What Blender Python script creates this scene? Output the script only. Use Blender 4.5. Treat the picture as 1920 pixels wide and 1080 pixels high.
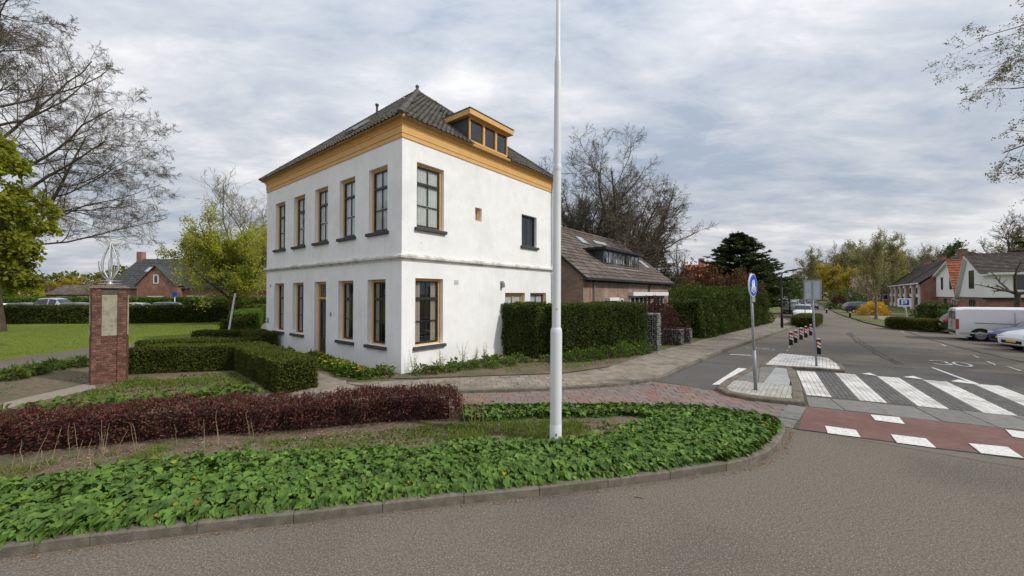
import bpy, math, random
import numpy as np
from mathutils import Vector, Matrix

for _o in list(bpy.data.objects):
    bpy.data.objects.remove(_o)
SC = bpy.context.scene
COL = SC.collection
rng = np.random.default_rng(7)
random.seed(7)

# ---------------------------------------------------------------- camera
CAM_H, FPX, PITCH = 2.65, 725.5, 0.0143          # eye height (m), focal length in px of a 1920 px wide frame
cam = bpy.data.cameras.new('camera')
cam.sensor_width = 36.0
cam.lens = 36.0 * FPX / 1920.0
cam.clip_start = 0.05
cam.clip_end = 3000.0
cam_o = bpy.data.objects.new('camera', cam)
COL.objects.link(cam_o)
cam_o.location = (0, 0, CAM_H)
cam_o.rotation_euler = (math.pi / 2 + PITCH, 0, 0)
SC.camera = cam_o

# street frame: A is the front corner of the white house, D2 runs along the street, EE across it
YAW = 0.6737
AX, AY = -3.5184, 12.3326
D2 = np.array([math.sin(YAW), math.cos(YAW)])
EE = np.array([math.cos(YAW), -math.sin(YAW)])

# ---------------------------------------------------------------- light
SUN_EL, SUN_DIR = math.radians(40), EE * 0.955 + D2 * 0.30     # horizontal direction towards the sun
SUN_DIR = SUN_DIR / np.linalg.norm(SUN_DIR)
to_sun = Vector((SUN_DIR[0] * math.cos(SUN_EL), SUN_DIR[1] * math.cos(SUN_EL), math.sin(SUN_EL)))
sun = bpy.data.lights.new('sun', 'SUN')
sun.energy = 2.6
sun.angle = math.radians(2.0)
sun.color = (1.0, 0.955, 0.88)
sun_o = bpy.data.objects.new('sun', sun)
COL.objects.link(sun_o)
sun_o.location = (30, -10, 40)
sun_o.rotation_euler = to_sun.to_track_quat('Z', 'Y').to_euler()

world = bpy.data.worlds.new('World')
SC.world = world
world.use_nodes = True
WN, WL = world.node_tree.nodes, world.node_tree.links
WN.clear()
def wn(t, **k):
    n = WN.new(t)
    for a, b in k.items():
        setattr(n, a, b)
    return n
sky = wn('ShaderNodeTexSky', sky_type='NISHITA', sun_disc=False)
sky.sun_elevation = SUN_EL
sky.sun_rotation = math.atan2(SUN_DIR[0], SUN_DIR[1])
sky.air_density, sky.dust_density, sky.ozone_density = 1.0, 1.5, 1.0
tc = wn('ShaderNodeTexCoord')
sep = wn('ShaderNodeSeparateXYZ'); WL.new(tc.outputs['Generated'], sep.inputs[0])
def wmath(op, a, b=None, clamp=False):
    n = wn('ShaderNodeMath', operation=op, use_clamp=clamp)
    for i, v in enumerate((a, b)):
        if v is None: continue
        if isinstance(v, (int, float)): n.inputs[i].default_value = v
        else: WL.new(v, n.inputs[i])
    return n.outputs[0]
zc = wmath('MAXIMUM', sep.outputs['Z'], 0.0)
den = wmath('ADD', zc, 0.17)
cx = wmath('DIVIDE', sep.outputs['X'], den)
cy = wmath('DIVIDE', sep.outputs['Y'], den)
comb = wn('ShaderNodeCombineXYZ'); WL.new(cx, comb.inputs[0]); WL.new(cy, comb.inputs[1])
mapn = wn('ShaderNodeMapping'); WL.new(comb.outputs[0], mapn.inputs[0])
mapn.inputs['Rotation'].default_value = (0, 0, math.radians(24))
mapn.inputs['Scale'].default_value = (0.72, 1.25, 1.0)
mapn.inputs['Location'].default_value = (3.3, 1.7, 0)
def wnoise(scale, detail, rough, dist=0.0):
    n = wn('ShaderNodeTexNoise')
    n.inputs['Scale'].default_value = scale; n.inputs['Detail'].default_value = detail
    n.inputs['Roughness'].default_value = rough; n.inputs['Distortion'].default_value = dist
    WL.new(mapn.outputs[0], n.inputs['Vector'])
    return n.outputs[0]
n1 = wnoise(0.85, 8.0, 0.58, 0.25)
n2 = wnoise(3.6, 9.0, 0.62, 0.3)
cl = wmath('ADD', wmath('MULTIPLY', n1, 0.64), wmath('MULTIPLY', n2, 0.36))
ramp = wn('ShaderNodeValToRGB'); WL.new(cl, ramp.inputs[0])
el = ramp.color_ramp.elements
el[0].position, el[0].color = 0.39, (0.39, 0.45, 0.54, 1)
el[1].position, el[1].color = 0.61, (0.80, 0.805, 0.82, 1)
m = ramp.color_ramp.elements.new(0.475); m.color = (0.51, 0.55, 0.61, 1)
m = ramp.color_ramp.elements.new(0.54); m.color = (0.635, 0.65, 0.69, 1)
cov = wn('ShaderNodeMapRange'); WL.new(cl, cov.inputs['Value'])
cov.inputs['From Min'].default_value = 0.28; cov.inputs['From Max'].default_value = 0.44
cov.inputs['To Min'].default_value = 0.72; cov.inputs['To Max'].default_value = 0.97
skys = wn('ShaderNodeVectorMath', operation='SCALE'); WL.new(sky.outputs[0], skys.inputs[0]); skys.inputs['Scale'].default_value = 0.10
# an overcast layer is brighter towards the zenith
zen = wn('ShaderNodeMapRange'); WL.new(zc, zen.inputs['Value'])
zen.inputs['From Min'].default_value = 0.0; zen.inputs['From Max'].default_value = 1.0
zen.inputs['To Min'].default_value = 0.92; zen.inputs['To Max'].default_value = 1.6
cls = wn('ShaderNodeVectorMath', operation='SCALE'); WL.new(ramp.outputs[0], cls.inputs[0]); WL.new(zen.outputs[0], cls.inputs['Scale'])
mx = wn('ShaderNodeMix', data_type='RGBA'); WL.new(cov.outputs[0], mx.inputs[0]); WL.new(skys.outputs[0], mx.inputs[6]); WL.new(cls.outputs[0], mx.inputs[7])
bg = wn('ShaderNodeBackground'); WL.new(mx.outputs[2], bg.inputs[0]); bg.inputs[1].default_value = 1.0
wo = wn('ShaderNodeOutputWorld'); WL.new(bg.outputs[0], wo.inputs[0])

SC.view_settings.view_transform = 'Standard'
SC.view_settings.look = 'None'
SC.view_settings.exposure = 0.05
SC.view_settings.gamma = 1.0
SC.view_settings.use_curve_mapping = False
SC.render.engine = 'CYCLES'
SC.cycles.max_bounces = 6
SC.cycles.transparent_max_bounces = 12
SC.cycles.use_denoising = True
SC.cycles.sample_clamp_indirect = 6.0

# ---------------------------------------------------------------- placing helpers
_F = np.array([0, math.cos(PITCH), math.sin(PITCH)]); _U = np.array([0, -math.sin(PITCH), math.cos(PITCH)]); _R = np.array([1.0, 0, 0])
def ray(u, v):
    return _F + _R * (u - 960) / FPX - _U * (v - 540) / FPX
def G(u, v, z=0.0):                       # where the sight line through a point of the photograph meets height z
    d = ray(u, v); t = (z - CAM_H) / d[2]
    return np.array([d[0] * t, d[1] * t, z])
def at(u, D, z=0.0):                      # the place at depth D under column u of the photograph
    return np.array([(u - 960) / FPX * D, D, z])
def zat(v, D):                            # height seen at row v, depth D
    d = ray(960, v); return CAM_H + d[2] / d[1] * D
def S(s, t, z=0.0):                       # street frame to world
    return np.array([AX + s * D2[0] + t * EE[0], AY + s * D2[1] + t * EE[1], z])
def toS(p):
    q = np.array([p[0] - AX, p[1] - AY]); return float(q @ D2), float(q @ EE)
def planeT(u, v, t0):                     # sight line meets the upright plane t = t0 -> (s, z)
    d = ray(u, v); n = np.array([EE[0], EE[1], 0]); P0 = S(0, t0)
    k = ((P0 - np.array([0, 0, CAM_H])) @ n) / (d @ n); Q = d * k + np.array([0, 0, CAM_H])
    return toS(Q)[0], Q[2]

# ---------------------------------------------------------------- mesh helpers
class MB:
    def __init__(self):
        self.V, self.F, self.n = [], [], 0
    def add(self, V, F):
        V = np.asarray(V, float).reshape(-1, 3)
        if isinstance(F, np.ndarray):
            self.F.append(F + self.n)
        else:
            by = {}
            for f in F: by.setdefault(len(f), []).append(f)
            for k, fs in by.items(): self.F.append(np.array(fs, int) + self.n)
        self.V.append(V); self.n += len(V)
        return self
    def box(self, x0, x1, y0, y1, z0, z1, fr=None):
        V = np.array([(x, y, z) for z in (z0, z1) for y in (y0, y1) for x in (x0, x1)], float)
        if fr is not None: V = fr(V)
        return self.add(V, [(0, 2, 3, 1), (4, 5, 7, 6), (0, 1, 5, 4), (2, 6, 7, 3), (0, 4, 6, 2), (1, 3, 7, 5)])
    def poly(self, pts):
        return self.add(pts, [tuple(range(len(pts)))])
    def prism(self, pts, z0, z1):
        n = len(pts)
        V = [(p[0], p[1], z0) for p in pts] + [(p[0], p[1], z1) for p in pts]
        return self.add(V, [tuple(range(n))[::-1], tuple(range(n, 2 * n))] + [(i, (i + 1) % n, n + (i + 1) % n, n + i) for i in range(n)])
    def tubes(self, P, R, n=6, cap=False):
        P = np.asarray(P, float); R = np.asarray(R, float)
        if P.ndim == 2: P = P[None]; R = np.broadcast_to(R, (1, P.shape[1])) if R.ndim <= 1 else R
        M, K, _ = P.shape
        T = np.gradient(P, axis=1); T /= np.linalg.norm(T, axis=2, keepdims=True) + 1e-9
        ref = np.where(np.abs(T[:, :1, 2:3]) > 0.9, np.array([1.0, 0.03, 0]), np.array([0.02, 0.03, 1.0])) + np.zeros((M, K, 3))
        A = np.cross(T, ref); A /= np.linalg.norm(A, axis=2, keepdims=True) + 1e-9
        B = np.cross(T, A)
        an = np.arange(n) / n * 2 * np.pi
        ring = P[:, :, None] + R[:, :, None, None] * (np.cos(an)[None, None, :, None] * A[:, :, None] + np.sin(an)[None, None, :, None] * B[:, :, None])
        idx = np.arange(M * K * n).reshape(M, K, n)
        a = idx[:, :-1]; b = idx[:, 1:]
        F = np.stack([a, b, np.roll(b, -1, 2), np.roll(a, -1, 2)], -1).reshape(-1, 4)
        self.add(ring, F)
        if cap:
            o = self.n - M * K * n
            for i in range(M):
                self.F.append(np.array([o + idx[i, 0]])); self.F.append(np.array([o + idx[i, -1][::-1]]))
        return self
    def lathe(self, prof, n=16, o=(0, 0, 0), axis='z', cap=True):
        an = np.arange(n) / n * 2 * np.pi
        V = []
        for r, z in prof:
            for a in an:
                p = (r * math.cos(a), r * math.sin(a), z)
                if axis == 'x': p = (z, r * math.cos(a), r * math.sin(a))
                if axis == 'y': p = (r * math.cos(a), z, r * math.sin(a))
                V.append((p[0] + o[0], p[1] + o[1], p[2] + o[2]))
        K = len(prof); F = []
        for k in range(K - 1):
            for i in range(n):
                F.append((k * n + i, k * n + (i + 1) % n, (k + 1) * n + (i + 1) % n, (k + 1) * n + i))
        if cap: F.append(tuple(range(n))[::-1]); F.append(tuple((K - 1) * n + i for i in range(n)))
        return self.add(V, F)
    def leaves(self, P, D, N, L, W, lift=0.25):
        # one folded diamond per leaf: P base, D axis, N upper side
        P, D, N = [np.asarray(a, float) for a in (P, D, N)]
        D = D / (np.linalg.norm(D, axis=1, keepdims=True) + 1e-9)
        X = np.cross(D, N); X /= np.linalg.norm(X, axis=1, keepdims=True) + 1e-9
        N = np.cross(X, D)
        L = np.broadcast_to(np.asarray(L, float), (len(P),))[:, None]; W = np.broadcast_to(np.asarray(W, float), (len(P),))[:, None]
        mid = P + D * L * 0.45 + N * L * lift * 0.35
        V = np.stack([P, mid + X * W * 0.5, P + D * L - N * L * lift * 0.3, mid - X * W * 0.5], 1).reshape(-1, 3)
        i = np.arange(len(P))[:, None] * 4
        return self.add(V, i + np.array([[0, 1, 2, 3]]))
    def mesh(self, name):
        me = bpy.data.meshes.new(name)
        if not self.V: return me
        V = np.concatenate(self.V)
        me.vertices.add(len(V)); me.vertices.foreach_set('co', V.astype(np.float32).ravel())
        fl = [f for f in self.F if len(f)]
        tot = np.concatenate([np.full(len(f), f.shape[1], np.int32) for f in fl])
        idx = np.concatenate([f.ravel() for f in fl]).astype(np.int32)
        st = np.concatenate([[0], np.cumsum(tot)[:-1]]).astype(np.int32)
        me.loops.add(len(idx)); me.loops.foreach_set('vertex_index', idx)
        me.polygons.add(len(tot)); me.polygons.foreach_set('loop_start', st); me.polygons.foreach_set('loop_total', tot)
        me.polygons.foreach_set('use_smooth', np.zeros(len(tot), bool))
        me.update(calc_edges=True); me.validate()
        return me
    def build(self, name, mat, parent=None, smooth=False, loc=None, rz=0.0, bevel=0.0):
        me = self.mesh(name)
        if mat is not None: me.materials.append(mat)
        if smooth: me.polygons.foreach_set('use_smooth', np.ones(len(me.polygons), bool))
        return link(name, me, parent, loc, rz, bevel)
def link(name, me, parent=None, loc=None, rz=0.0, bevel=0.0):
    o = bpy.data.objects.new(name, me)
    COL.objects.link(o)
    if parent is not None: o.parent = parent
    if loc is not None: o.location = [float(c) for c in loc]
    if rz: o.rotation_euler = (0, 0, rz)
    if bevel:
        b = o.modifiers.new('bevel', 'BEVEL'); b.width = bevel; b.segments = 2; b.limit_method = 'ANGLE'
    return o
def tag(o, label=None, cat=None, group=None, kind=None):
    if label: o['label'] = label
    if cat: o['category'] = cat
    if group: o['group'] = group
    if kind: o['kind'] = kind
    return o
def empty(name, loc=(0, 0, 0), rz=0.0, label=None, cat=None, group=None):
    o = link(name, None, None, loc, rz)
    o.empty_display_size = 0.2
    return tag(o, label, cat, group)
def struct(o): o['kind'] = 'structure'; return o
def stuff(o): o['kind'] = 'stuff'; return o
def copy_tree(o, parent=None):
    kids = list(o.children)
    c = o.copy(); COL.objects.link(c); c.parent = parent
    for k in kids: copy_tree(k, c)
    return c
def unit(v):
    v = np.asarray(v, float); return v / (np.linalg.norm(v, axis=-1, keepdims=True) + 1e-9)

# ---------------------------------------------------------------- materials
def mk(name, c1, c2=None, scale=6.0, rough=0.8, bump=0.0, bscale=None, rnd=0.0, metal=0.0, spec=0.2, detail=5.0, spots=None, sscale=60.0, sth=(0.62, 0.68), stretch=None, patch=None, pscale=0.6, coat=0.0, streak=None):
    """noise between two real colours at world scale, per-piece value change, optional specks and larger stains"""
    M = bpy.data.materials.new(name); M.use_nodes = True
    N, K = M.node_tree.nodes, M.node_tree.links
    b = N['Principled BSDF']
    b.inputs['Roughness'].default_value = rough; b.inputs['Metallic'].default_value = metal
    b.inputs['Specular IOR Level'].default_value = spec
    b.inputs['Coat Weight'].default_value = coat
    geo = N.new('ShaderNodeNewGeometry')
    vec = geo.outputs['Position']
    if stretch:
        mp = N.new('ShaderNodeMapping'); mp.inputs['Scale'].default_value = stretch; K.new(vec, mp.inputs[0]); vec = mp.outputs[0]
    def noise(sc, de=detail, ro=0.6):
        n = N.new('ShaderNodeTexNoise'); n.inputs['Scale'].default_value = sc; n.inputs['Detail'].default_value = de; n.inputs['Roughness'].default_value = ro
        K.new(vec, n.inputs['Vector']); return n.outputs[0]
    def rng_(v, a, b_, c=0.0, d=1.0):
        r = N.new('ShaderNodeMapRange'); K.new(v, r.inputs[0])
        for i, x in enumerate((a, b_, c, d)): r.inputs[i + 1].default_value = x
        return r.outputs[0]
    def mix(f, A, B, blend='MIX'):
        m_ = N.new('ShaderNodeMix'); m_.data_type = 'RGBA'; m_.blend_type = blend
        for i, x in ((0, f), (6, A), (7, B)):
            if isinstance(x, (int, float)): m_.inputs[i].default_value = x
            elif isinstance(x, tuple): m_.inputs[i].default_value = (*x, 1) if len(x) == 3 else x
            else: K.new(x, m_.inputs[i])
        return m_.outputs[2]
    col = None
    if c2 is not None: col = mix(rng_(noise(scale), 0.33, 0.67), c1, c2)
    else: col = mix(0.0, c1, c1)
    if patch: col = mix(rng_(noise(pscale, 4.0), 0.48, 0.64, 0.0, patch[3] if len(patch) > 3 else 0.7), col, tuple(patch[:3]))
    if streak:                       # rain marks: long thin stains running down
        mp2 = N.new('ShaderNodeMapping'); mp2.inputs['Scale'].default_value = (3.4, 3.4, 0.22); K.new(geo.outputs['Position'], mp2.inputs[0])
        n3 = N.new('ShaderNodeTexNoise'); n3.inputs['Scale'].default_value = 1.6; n3.inputs['Detail'].default_value = 6; n3.inputs['Roughness'].default_value = .65; K.new(mp2.outputs[0], n3.inputs['Vector'])
        col = mix(rng_(n3.outputs[0], 0.55, 0.75, 0.0, 0.38), col, tuple(streak))
    if spots: col = mix(rng_(noise(sscale, 2.0), sth[0], sth[1]), col, tuple(spots))
    if rnd:
        oi = N.new('ShaderNodeObjectInfo')
        ad = N.new('ShaderNodeMath'); ad.operation = 'ADD'; K.new(oi.outputs['Random'], ad.inputs[0]); K.new(geo.outputs['Random Per Island'], ad.inputs[1])
        fr = N.new('ShaderNodeMath'); fr.operation = 'FRACT'; K.new(ad.outputs[0], fr.inputs[0])
        hs = N.new('ShaderNodeHueSaturation'); K.new(col, hs.inputs['Color'])
        K.new(rng_(fr.outputs[0], 0, 1, 1 - rnd, 1 + rnd), hs.inputs['Value']); col = hs.outputs[0]
    K.new(col, b.inputs['Base Color'])
    if bump:
        bp = N.new('ShaderNodeBump'); bp.inputs['Strength'].default_value = bump; bp.inputs['Distance'].default_value = 0.02
        K.new(noise(bscale or scale * 4, 4.0), bp.inputs['Height']); K.new(bp.outputs[0], b.inputs['Normal'])
    return M
def leafmat(name, cols, trans=0.35, rough=0.6, nscale=1.2, spec=0.2, nlow=0.7, nhigh=1.25):
    """leaf colours picked at random per leaf, part of the light let through"""
    M = bpy.data.materials.new(name); M.use_nodes = True
    N, K = M.node_tree.nodes, M.node_tree.links
    b = N['Principled BSDF']; out = N['Material Output']
    b.inputs['Roughness'].default_value = rough; b.inputs['Specular IOR Level'].default_value = spec
    geo = N.new('ShaderNodeNewGeometry'); oi = N.new('ShaderNodeObjectInfo')
    ad = N.new('ShaderNodeMath'); ad.operation = 'ADD'; K.new(oi.outputs['Random'], ad.inputs[0]); K.new(geo.outputs['Random Per Island'], ad.inputs[1])
    fr = N.new('ShaderNodeMath'); fr.operation = 'FRACT'; K.new(ad.outputs[0], fr.inputs[0])
    rp = N.new('ShaderNodeValToRGB'); K.new(fr.outputs[0], rp.inputs[0])
    e = rp.color_ramp.elements
    for i, c in enumerate(cols):
        p = i / max(1, len(cols) - 1)
        if i == 0: q = e[0]; q.position = 0
        elif i == len(cols) - 1: q = e[1] if len(cols) == 2 else e[len(e) - 1]; q.position = 1
        else: q = e.new(p)
        q.color = (*c, 1)
    ns = N.new('ShaderNodeTexNoise'); ns.inputs['Scale'].default_value = nscale; ns.inputs['Detail'].default_value = 3; K.new(geo.outputs['Position'], ns.inputs['Vector'])
    mr = N.new('ShaderNodeMapRange'); K.new(ns.outputs[0], mr.inputs[0])
    for i, x in enumerate((0.3, 0.7, nlow, nhigh)): mr.inputs[i + 1].default_value = x
    hs = N.new('ShaderNodeHueSaturation'); K.new(rp.outputs[0], hs.inputs['Color']); K.new(mr.outputs[0], hs.inputs['Value'])
    K.new(hs.outputs[0], b.inputs['Base Color'])
    if trans:
        tr = N.new('ShaderNodeBsdfTranslucent'); K.new(hs.outputs[0], tr.inputs[0])
        ms = N.new('ShaderNodeMixShader'); ms.inputs[0].default_value = trans
        K.new(b.outputs[0], ms.inputs[1]); K.new(tr.outputs[0], ms.inputs[2]); K.new(ms.outputs[0], out.inputs[0])
    return M
def glassmat(name, tint=(0.88, 0.9, 0.9), refl=0.12, see=0.55):
    """window glass: partly see-through, mirror-like at the angles glass is"""
    M = bpy.data.materials.new(name); M.use_nodes = True
    N, K = M.node_tree.nodes, M.node_tree.links
    N.remove(N['Principled BSDF']); out = N['Material Output']
    tr = N.new('ShaderNodeBsdfTransparent'); tr.inputs[0].default_value = (*tint, 1)
    gl = N.new('ShaderNodeBsdfGlossy'); gl.inputs['Roughness'].default_value = 0.02; gl.inputs[0].default_value = (0.95, 0.97, 1, 1)
    lw = N.new('ShaderNodeLayerWeight'); lw.inputs[0].default_value = 0.5
    pw = N.new('ShaderNodeMath'); pw.operation = 'POWER'; K.new(lw.outputs['Facing'], pw.inputs[0]); pw.inputs[1].default_value = 4.5
    mr = N.new('ShaderNodeMapRange'); K.new(pw.outputs[0], mr.inputs[0]); mr.inputs[3].default_value = refl * 0.4; mr.inputs[4].default_value = 1.0
    ms = N.new('ShaderNodeMixShader'); K.new(mr.outputs[0], ms.inputs[0]); K.new(tr.outputs[0], ms.inputs[1]); K.new(gl.outputs[0], ms.inputs[2]); K.new(ms.outputs[0], out.inputs[0])
    return M
def brickmat(name, c1, c2, mortar, scale=1.0, rot=0.0, axis='xz', rough=0.85, bw=0.22, bh=0.06, wear=None):
    """small far bricks: colour and joints on walls whose bricks are only a few pixels"""
    M = bpy.data.materials.new(name); M.use_nodes = True
    N, K = M.node_tree.nodes, M.node_tree.links
    b = N['Principled BSDF']; b.inputs['Roughness'].default_value = rough; b.inputs['Specular IOR Level'].default_value = 0.2
    tcn = N.new('ShaderNodeTexCoord'); sp = N.new('ShaderNodeSeparateXYZ'); K.new(tcn.outputs['Object'], sp.inputs[0])
    ad = N.new('ShaderNodeMath'); ad.operation = 'ADD'; K.new(sp.outputs[0], ad.inputs[0]); K.new(sp.outputs[1], ad.inputs[1])
    cb = N.new('ShaderNodeCombineXYZ'); K.new(ad.outputs[0], cb.inputs[0]); K.new(sp.outputs[2] if axis == 'xz' else sp.outputs[1], cb.inputs[1])
    if axis == 'xy': K.new(sp.outputs[0], cb.inputs[0])
    br = N.new('ShaderNodeTexBrick'); K.new(cb.outputs[0], br.inputs[0])
    br.inputs['Color1'].default_value = (*c1, 1); br.inputs['Color2'].default_value = (*c2, 1); br.inputs['Mortar'].default_value = (*mortar, 1)
    br.inputs['Scale'].default_value = scale; br.inputs['Brick Width'].default_value = bw; br.inputs['Row Height'].default_value = bh; br.inputs['Mortar Size'].default_value = 0.006; br.inputs['Bias'].default_value = 0.0
    ns = N.new('ShaderNodeTexNoise'); ns.inputs['Scale'].default_value = 1.7; ns.inputs['Detail'].default_value = 6; K.new(tcn.outputs['Object'], ns.inputs['Vector'])
    mr = N.new('ShaderNodeMapRange'); K.new(ns.outputs[0], mr.inputs[0])
    for i, x in enumerate((0.3, 0.7, 0.72, 1.22)): mr.inputs[i + 1].default_value = x
    hs = N.new('ShaderNodeHueSaturation'); K.new(br.outputs[0], hs.inputs['Color']); K.new(mr.outputs[0], hs.inputs['Value'])
    K.new(hs.outputs[0], b.inputs['Base Color'])
    bp = N.new('ShaderNodeBump'); bp.inputs['Strength'].default_value = 0.5; bp.inputs['Distance'].default_value = 0.01; bp.invert = True
    K.new(br.outputs['Fac'], bp.inputs['Height']); K.new(bp.outputs[0], b.inputs['Normal'])
    return M

M = {}
M['asphalt'] = mk('asphalt_coarse', (0.105, 0.088, 0.069), (0.195, 0.168, 0.134), 34, 0.9, 0.5, 80, spots=(0.33, 0.295, 0.245), sscale=62, sth=(0.55, 0.68), patch=(0.085, 0.076, 0.066, 0.6), pscale=0.28)
M['asphalt2'] = mk('asphalt_street', (0.14, 0.119, 0.096), (0.18, 0.156, 0.126), 14, 0.88, 0.25, 90, spots=(0.22, 0.2, 0.18), sscale=120, patch=(0.115, 0.104, 0.088, 0.6), pscale=0.22, stretch=(1, 1, 1))
M['asphalt3'] = mk('asphalt_dark', (0.092, 0.086, 0.077), (0.125, 0.117, 0.104), 12, 0.88, 0.3, 90, patch=(0.13, 0.12, 0.11, 0.5), pscale=0.5)
M['red_asphalt'] = mk('red_asphalt', (0.155, 0.086, 0.073), (0.205, 0.12, 0.103), 7, 0.9, 0.35, 110, spots=(0.3, 0.18, 0.15), sscale=140, patch=(0.14, 0.075, 0.062, 0.6), pscale=0.7)
M['tar'] = mk('tar_seam', (0.045, 0.042, 0.04), (0.075, 0.07, 0.065), 9, 0.7)
M['soil'] = mk('soil', (0.105, 0.078, 0.053), (0.205, 0.158, 0.112), 9, 0.95, 1.0, 30, spots=(0.29, 0.23, 0.165), sscale=45, patch=(0.085, 0.095, 0.04, 0.75), pscale=1.1)
M['gravel'] = mk('gravel', (0.25, 0.21, 0.165), (0.38, 0.33, 0.27), 25, 0.95, 0.9, 60, spots=(0.15, 0.12, 0.09), sscale=50)
M['lawn'] = mk('lawn', (0.115, 0.155, 0.014), (0.18, 0.215, 0.024), 11, 0.9, 0.5, 40, patch=(0.17, 0.18, 0.05, 0.5), pscale=0.5, spots=(0.06, 0.11, 0.015), sscale=35)
M['ground'] = mk('rough_grass', (0.09, 0.11, 0.03), (0.15, 0.14, 0.06), 0.8, 0.95, 0.5, 8)
M['kerb'] = mk('kerb_concrete', (0.125, 0.106, 0.082), (0.205, 0.178, 0.142), 9, 0.9, 0.5, 60, rnd=0.12, patch=(0.1, 0.1, 0.065, 0.6), pscale=2.2)
M['paver'] = mk('paver_concrete', (0.225, 0.19, 0.148), (0.295, 0.255, 0.205), 5, 0.9, 0.3, 80, rnd=0.13, patch=(0.16, 0.14, 0.115, 0.6), pscale=0.9)
M['joint'] = mk('joint_sand', (0.075, 0.066, 0.052), (0.12, 0.105, 0.08), 20, 0.95, 0.5, 60)
M['red_brick_p'] = mk('paver_red', (0.22, 0.128, 0.105), (0.275, 0.17, 0.142), 6, 0.9, 0.3, 80, rnd=0.16, patch=(0.2, 0.16, 0.145, 0.7), pscale=0.8)
M['mauve_brick_p'] = mk('paver_mauve', (0.175, 0.138, 0.125), (0.225, 0.18, 0.162), 6, 0.9, 0.3, 80, rnd=0.12)
M['grey_brick_p'] = mk('paver_dark_grey', (0.105, 0.102, 0.098), (0.145, 0.14, 0.132), 8, 0.9, 0.3, 80, rnd=0.12)
M['white_brick_p'] = mk('paver_white', (0.56, 0.545, 0.51), (0.70, 0.685, 0.65), 7, 0.85, 0.3, 80, rnd=0.09, patch=(0.40, 0.38, 0.34, 0.75), pscale=1.1)
M['pale_brick_p'] = mk('paver_pale', (0.34, 0.32, 0.285), (0.44, 0.415, 0.375), 7, 0.9, 0.3, 80, rnd=0.12)
M['slab'] = mk('slab_grey', (0.16, 0.152, 0.14), (0.22, 0.21, 0.195), 7, 0.9, 0.3, 70, rnd=0.1)
M['slab_pale'] = mk('slab_pale', (0.28, 0.28, 0.275), (0.36, 0.36, 0.35), 7, 0.9, 0.3, 70, rnd=0.08)
M['paint'] = mk('road_paint', (0.58, 0.57, 0.53), (0.76, 0.75, 0.72), 18, 0.75, 0.2, 80, spots=(0.32, 0.30, 0.27), sscale=26, sth=(0.56, 0.72))
M['paint_worn'] = mk('road_paint_worn', (0.42, 0.41, 0.38), (0.6, 0.59, 0.55), 18, 0.8, spots=(0.2, 0.18, 0.16), sscale=22, sth=(0.53, 0.6))
M['white_wall'] = mk('white_render', (0.80, 0.80, 0.785), (0.87, 0.87, 0.86), 2.6, 0.85, 0.2, 18, spec=0.2, patch=(0.72, 0.72, 0.705, 0.55), pscale=0.7, spots=(0.55, 0.54, 0.5), sscale=9, sth=(0.70, 0.80), streak=(0.60, 0.60, 0.575))
M['ledge'] = mk('ledge_render', (0.56, 0.55, 0.51), (0.72, 0.715, 0.69), 7, 0.85, 0.1, 40, patch=(0.36, 0.345, 0.3, 0.8), pscale=2.6)
M['ochre'] = mk('ochre_paint', (0.62, 0.35, 0.105), (0.70, 0.405, 0.13), 3, 0.55, 0.05, 30, spec=0.4, rnd=0.05)
M['black_paint'] = mk('black_paint', (0.014, 0.018, 0.018), (0.024, 0.03, 0.029), 6, 0.4, spec=0.5)
M['sill'] = mk('stone_sill', (0.052, 0.052, 0.055), (0.085, 0.085, 0.088), 14, 0.7, 0.1)
M['glass'] = glassmat('window_glass')
M['curtain'] = mk('lace_curtain', (0.68, 0.67, 0.63), (0.86, 0.85, 0.81), 30, 0.95, stretch=(6, 6, 0.3))
M['drape'] = mk('beige_drape', (0.42, 0.33, 0.26), (0.55, 0.45, 0.36), 20, 0.95, stretch=(6, 6, 0.3))
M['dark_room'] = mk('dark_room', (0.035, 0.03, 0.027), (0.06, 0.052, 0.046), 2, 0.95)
M['tile'] = mk('roof_tile', (0.062, 0.056, 0.048), (0.115, 0.104, 0.09), 5, 0.75, 0.2, 50, rnd=0.28, patch=(0.115, 0.118, 0.088, 0.7), pscale=1.1, spots=(0.2, 0.2, 0.17), sscale=22, sth=(0.68, 0.76))
M['lead'] = mk('lead_grey', (0.05, 0.055, 0.06), (0.085, 0.09, 0.095), 4, 0.6)
M['brown_tile'] = mk('brown_roof_tile', (0.085, 0.066, 0.054), (0.15, 0.12, 0.1), 3, 0.85, 0.3, 30, rnd=0.2, patch=(0.19, 0.165, 0.14, 0.7), pscale=1.0, spots=(0.07, 0.08, 0.05), sscale=6)
M['red_tile'] = mk('red_roof_tile', (0.27, 0.082, 0.04), (0.37, 0.13, 0.065), 3, 0.8, 0.3, 20, rnd=0.2)
M['dark_tile'] = mk('dark_roof_tile', (0.05, 0.04, 0.036), (0.1, 0.078, 0.066), 3, 0.7, 0.3, 20, rnd=0.25)
M['slate'] = mk('slate_tile', (0.048, 0.05, 0.054), (0.082, 0.084, 0.088), 3, 0.75, 0.3, 20, rnd=0.2)
M['brick'] = brickmat('brown_brick', (0.235, 0.155, 0.115), (0.32, 0.225, 0.17), (0.3, 0.265, 0.225))
M['brick2'] = brickmat('red_brick', (0.26, 0.115, 0.075), (0.35, 0.165, 0.11), (0.3, 0.24, 0.2))
M['mon_brick'] = mk('monument_brick', (0.13, 0.058, 0.042), (0.215, 0.105, 0.078), 8, 0.88, 0.3, 60, rnd=0.35, spots=(0.36, 0.3, 0.26), sscale=26, sth=(0.7, 0.78))
M['mortar'] = mk('mortar', (0.24, 0.215, 0.185), (0.33, 0.3, 0.26), 20, 0.95)
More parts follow.
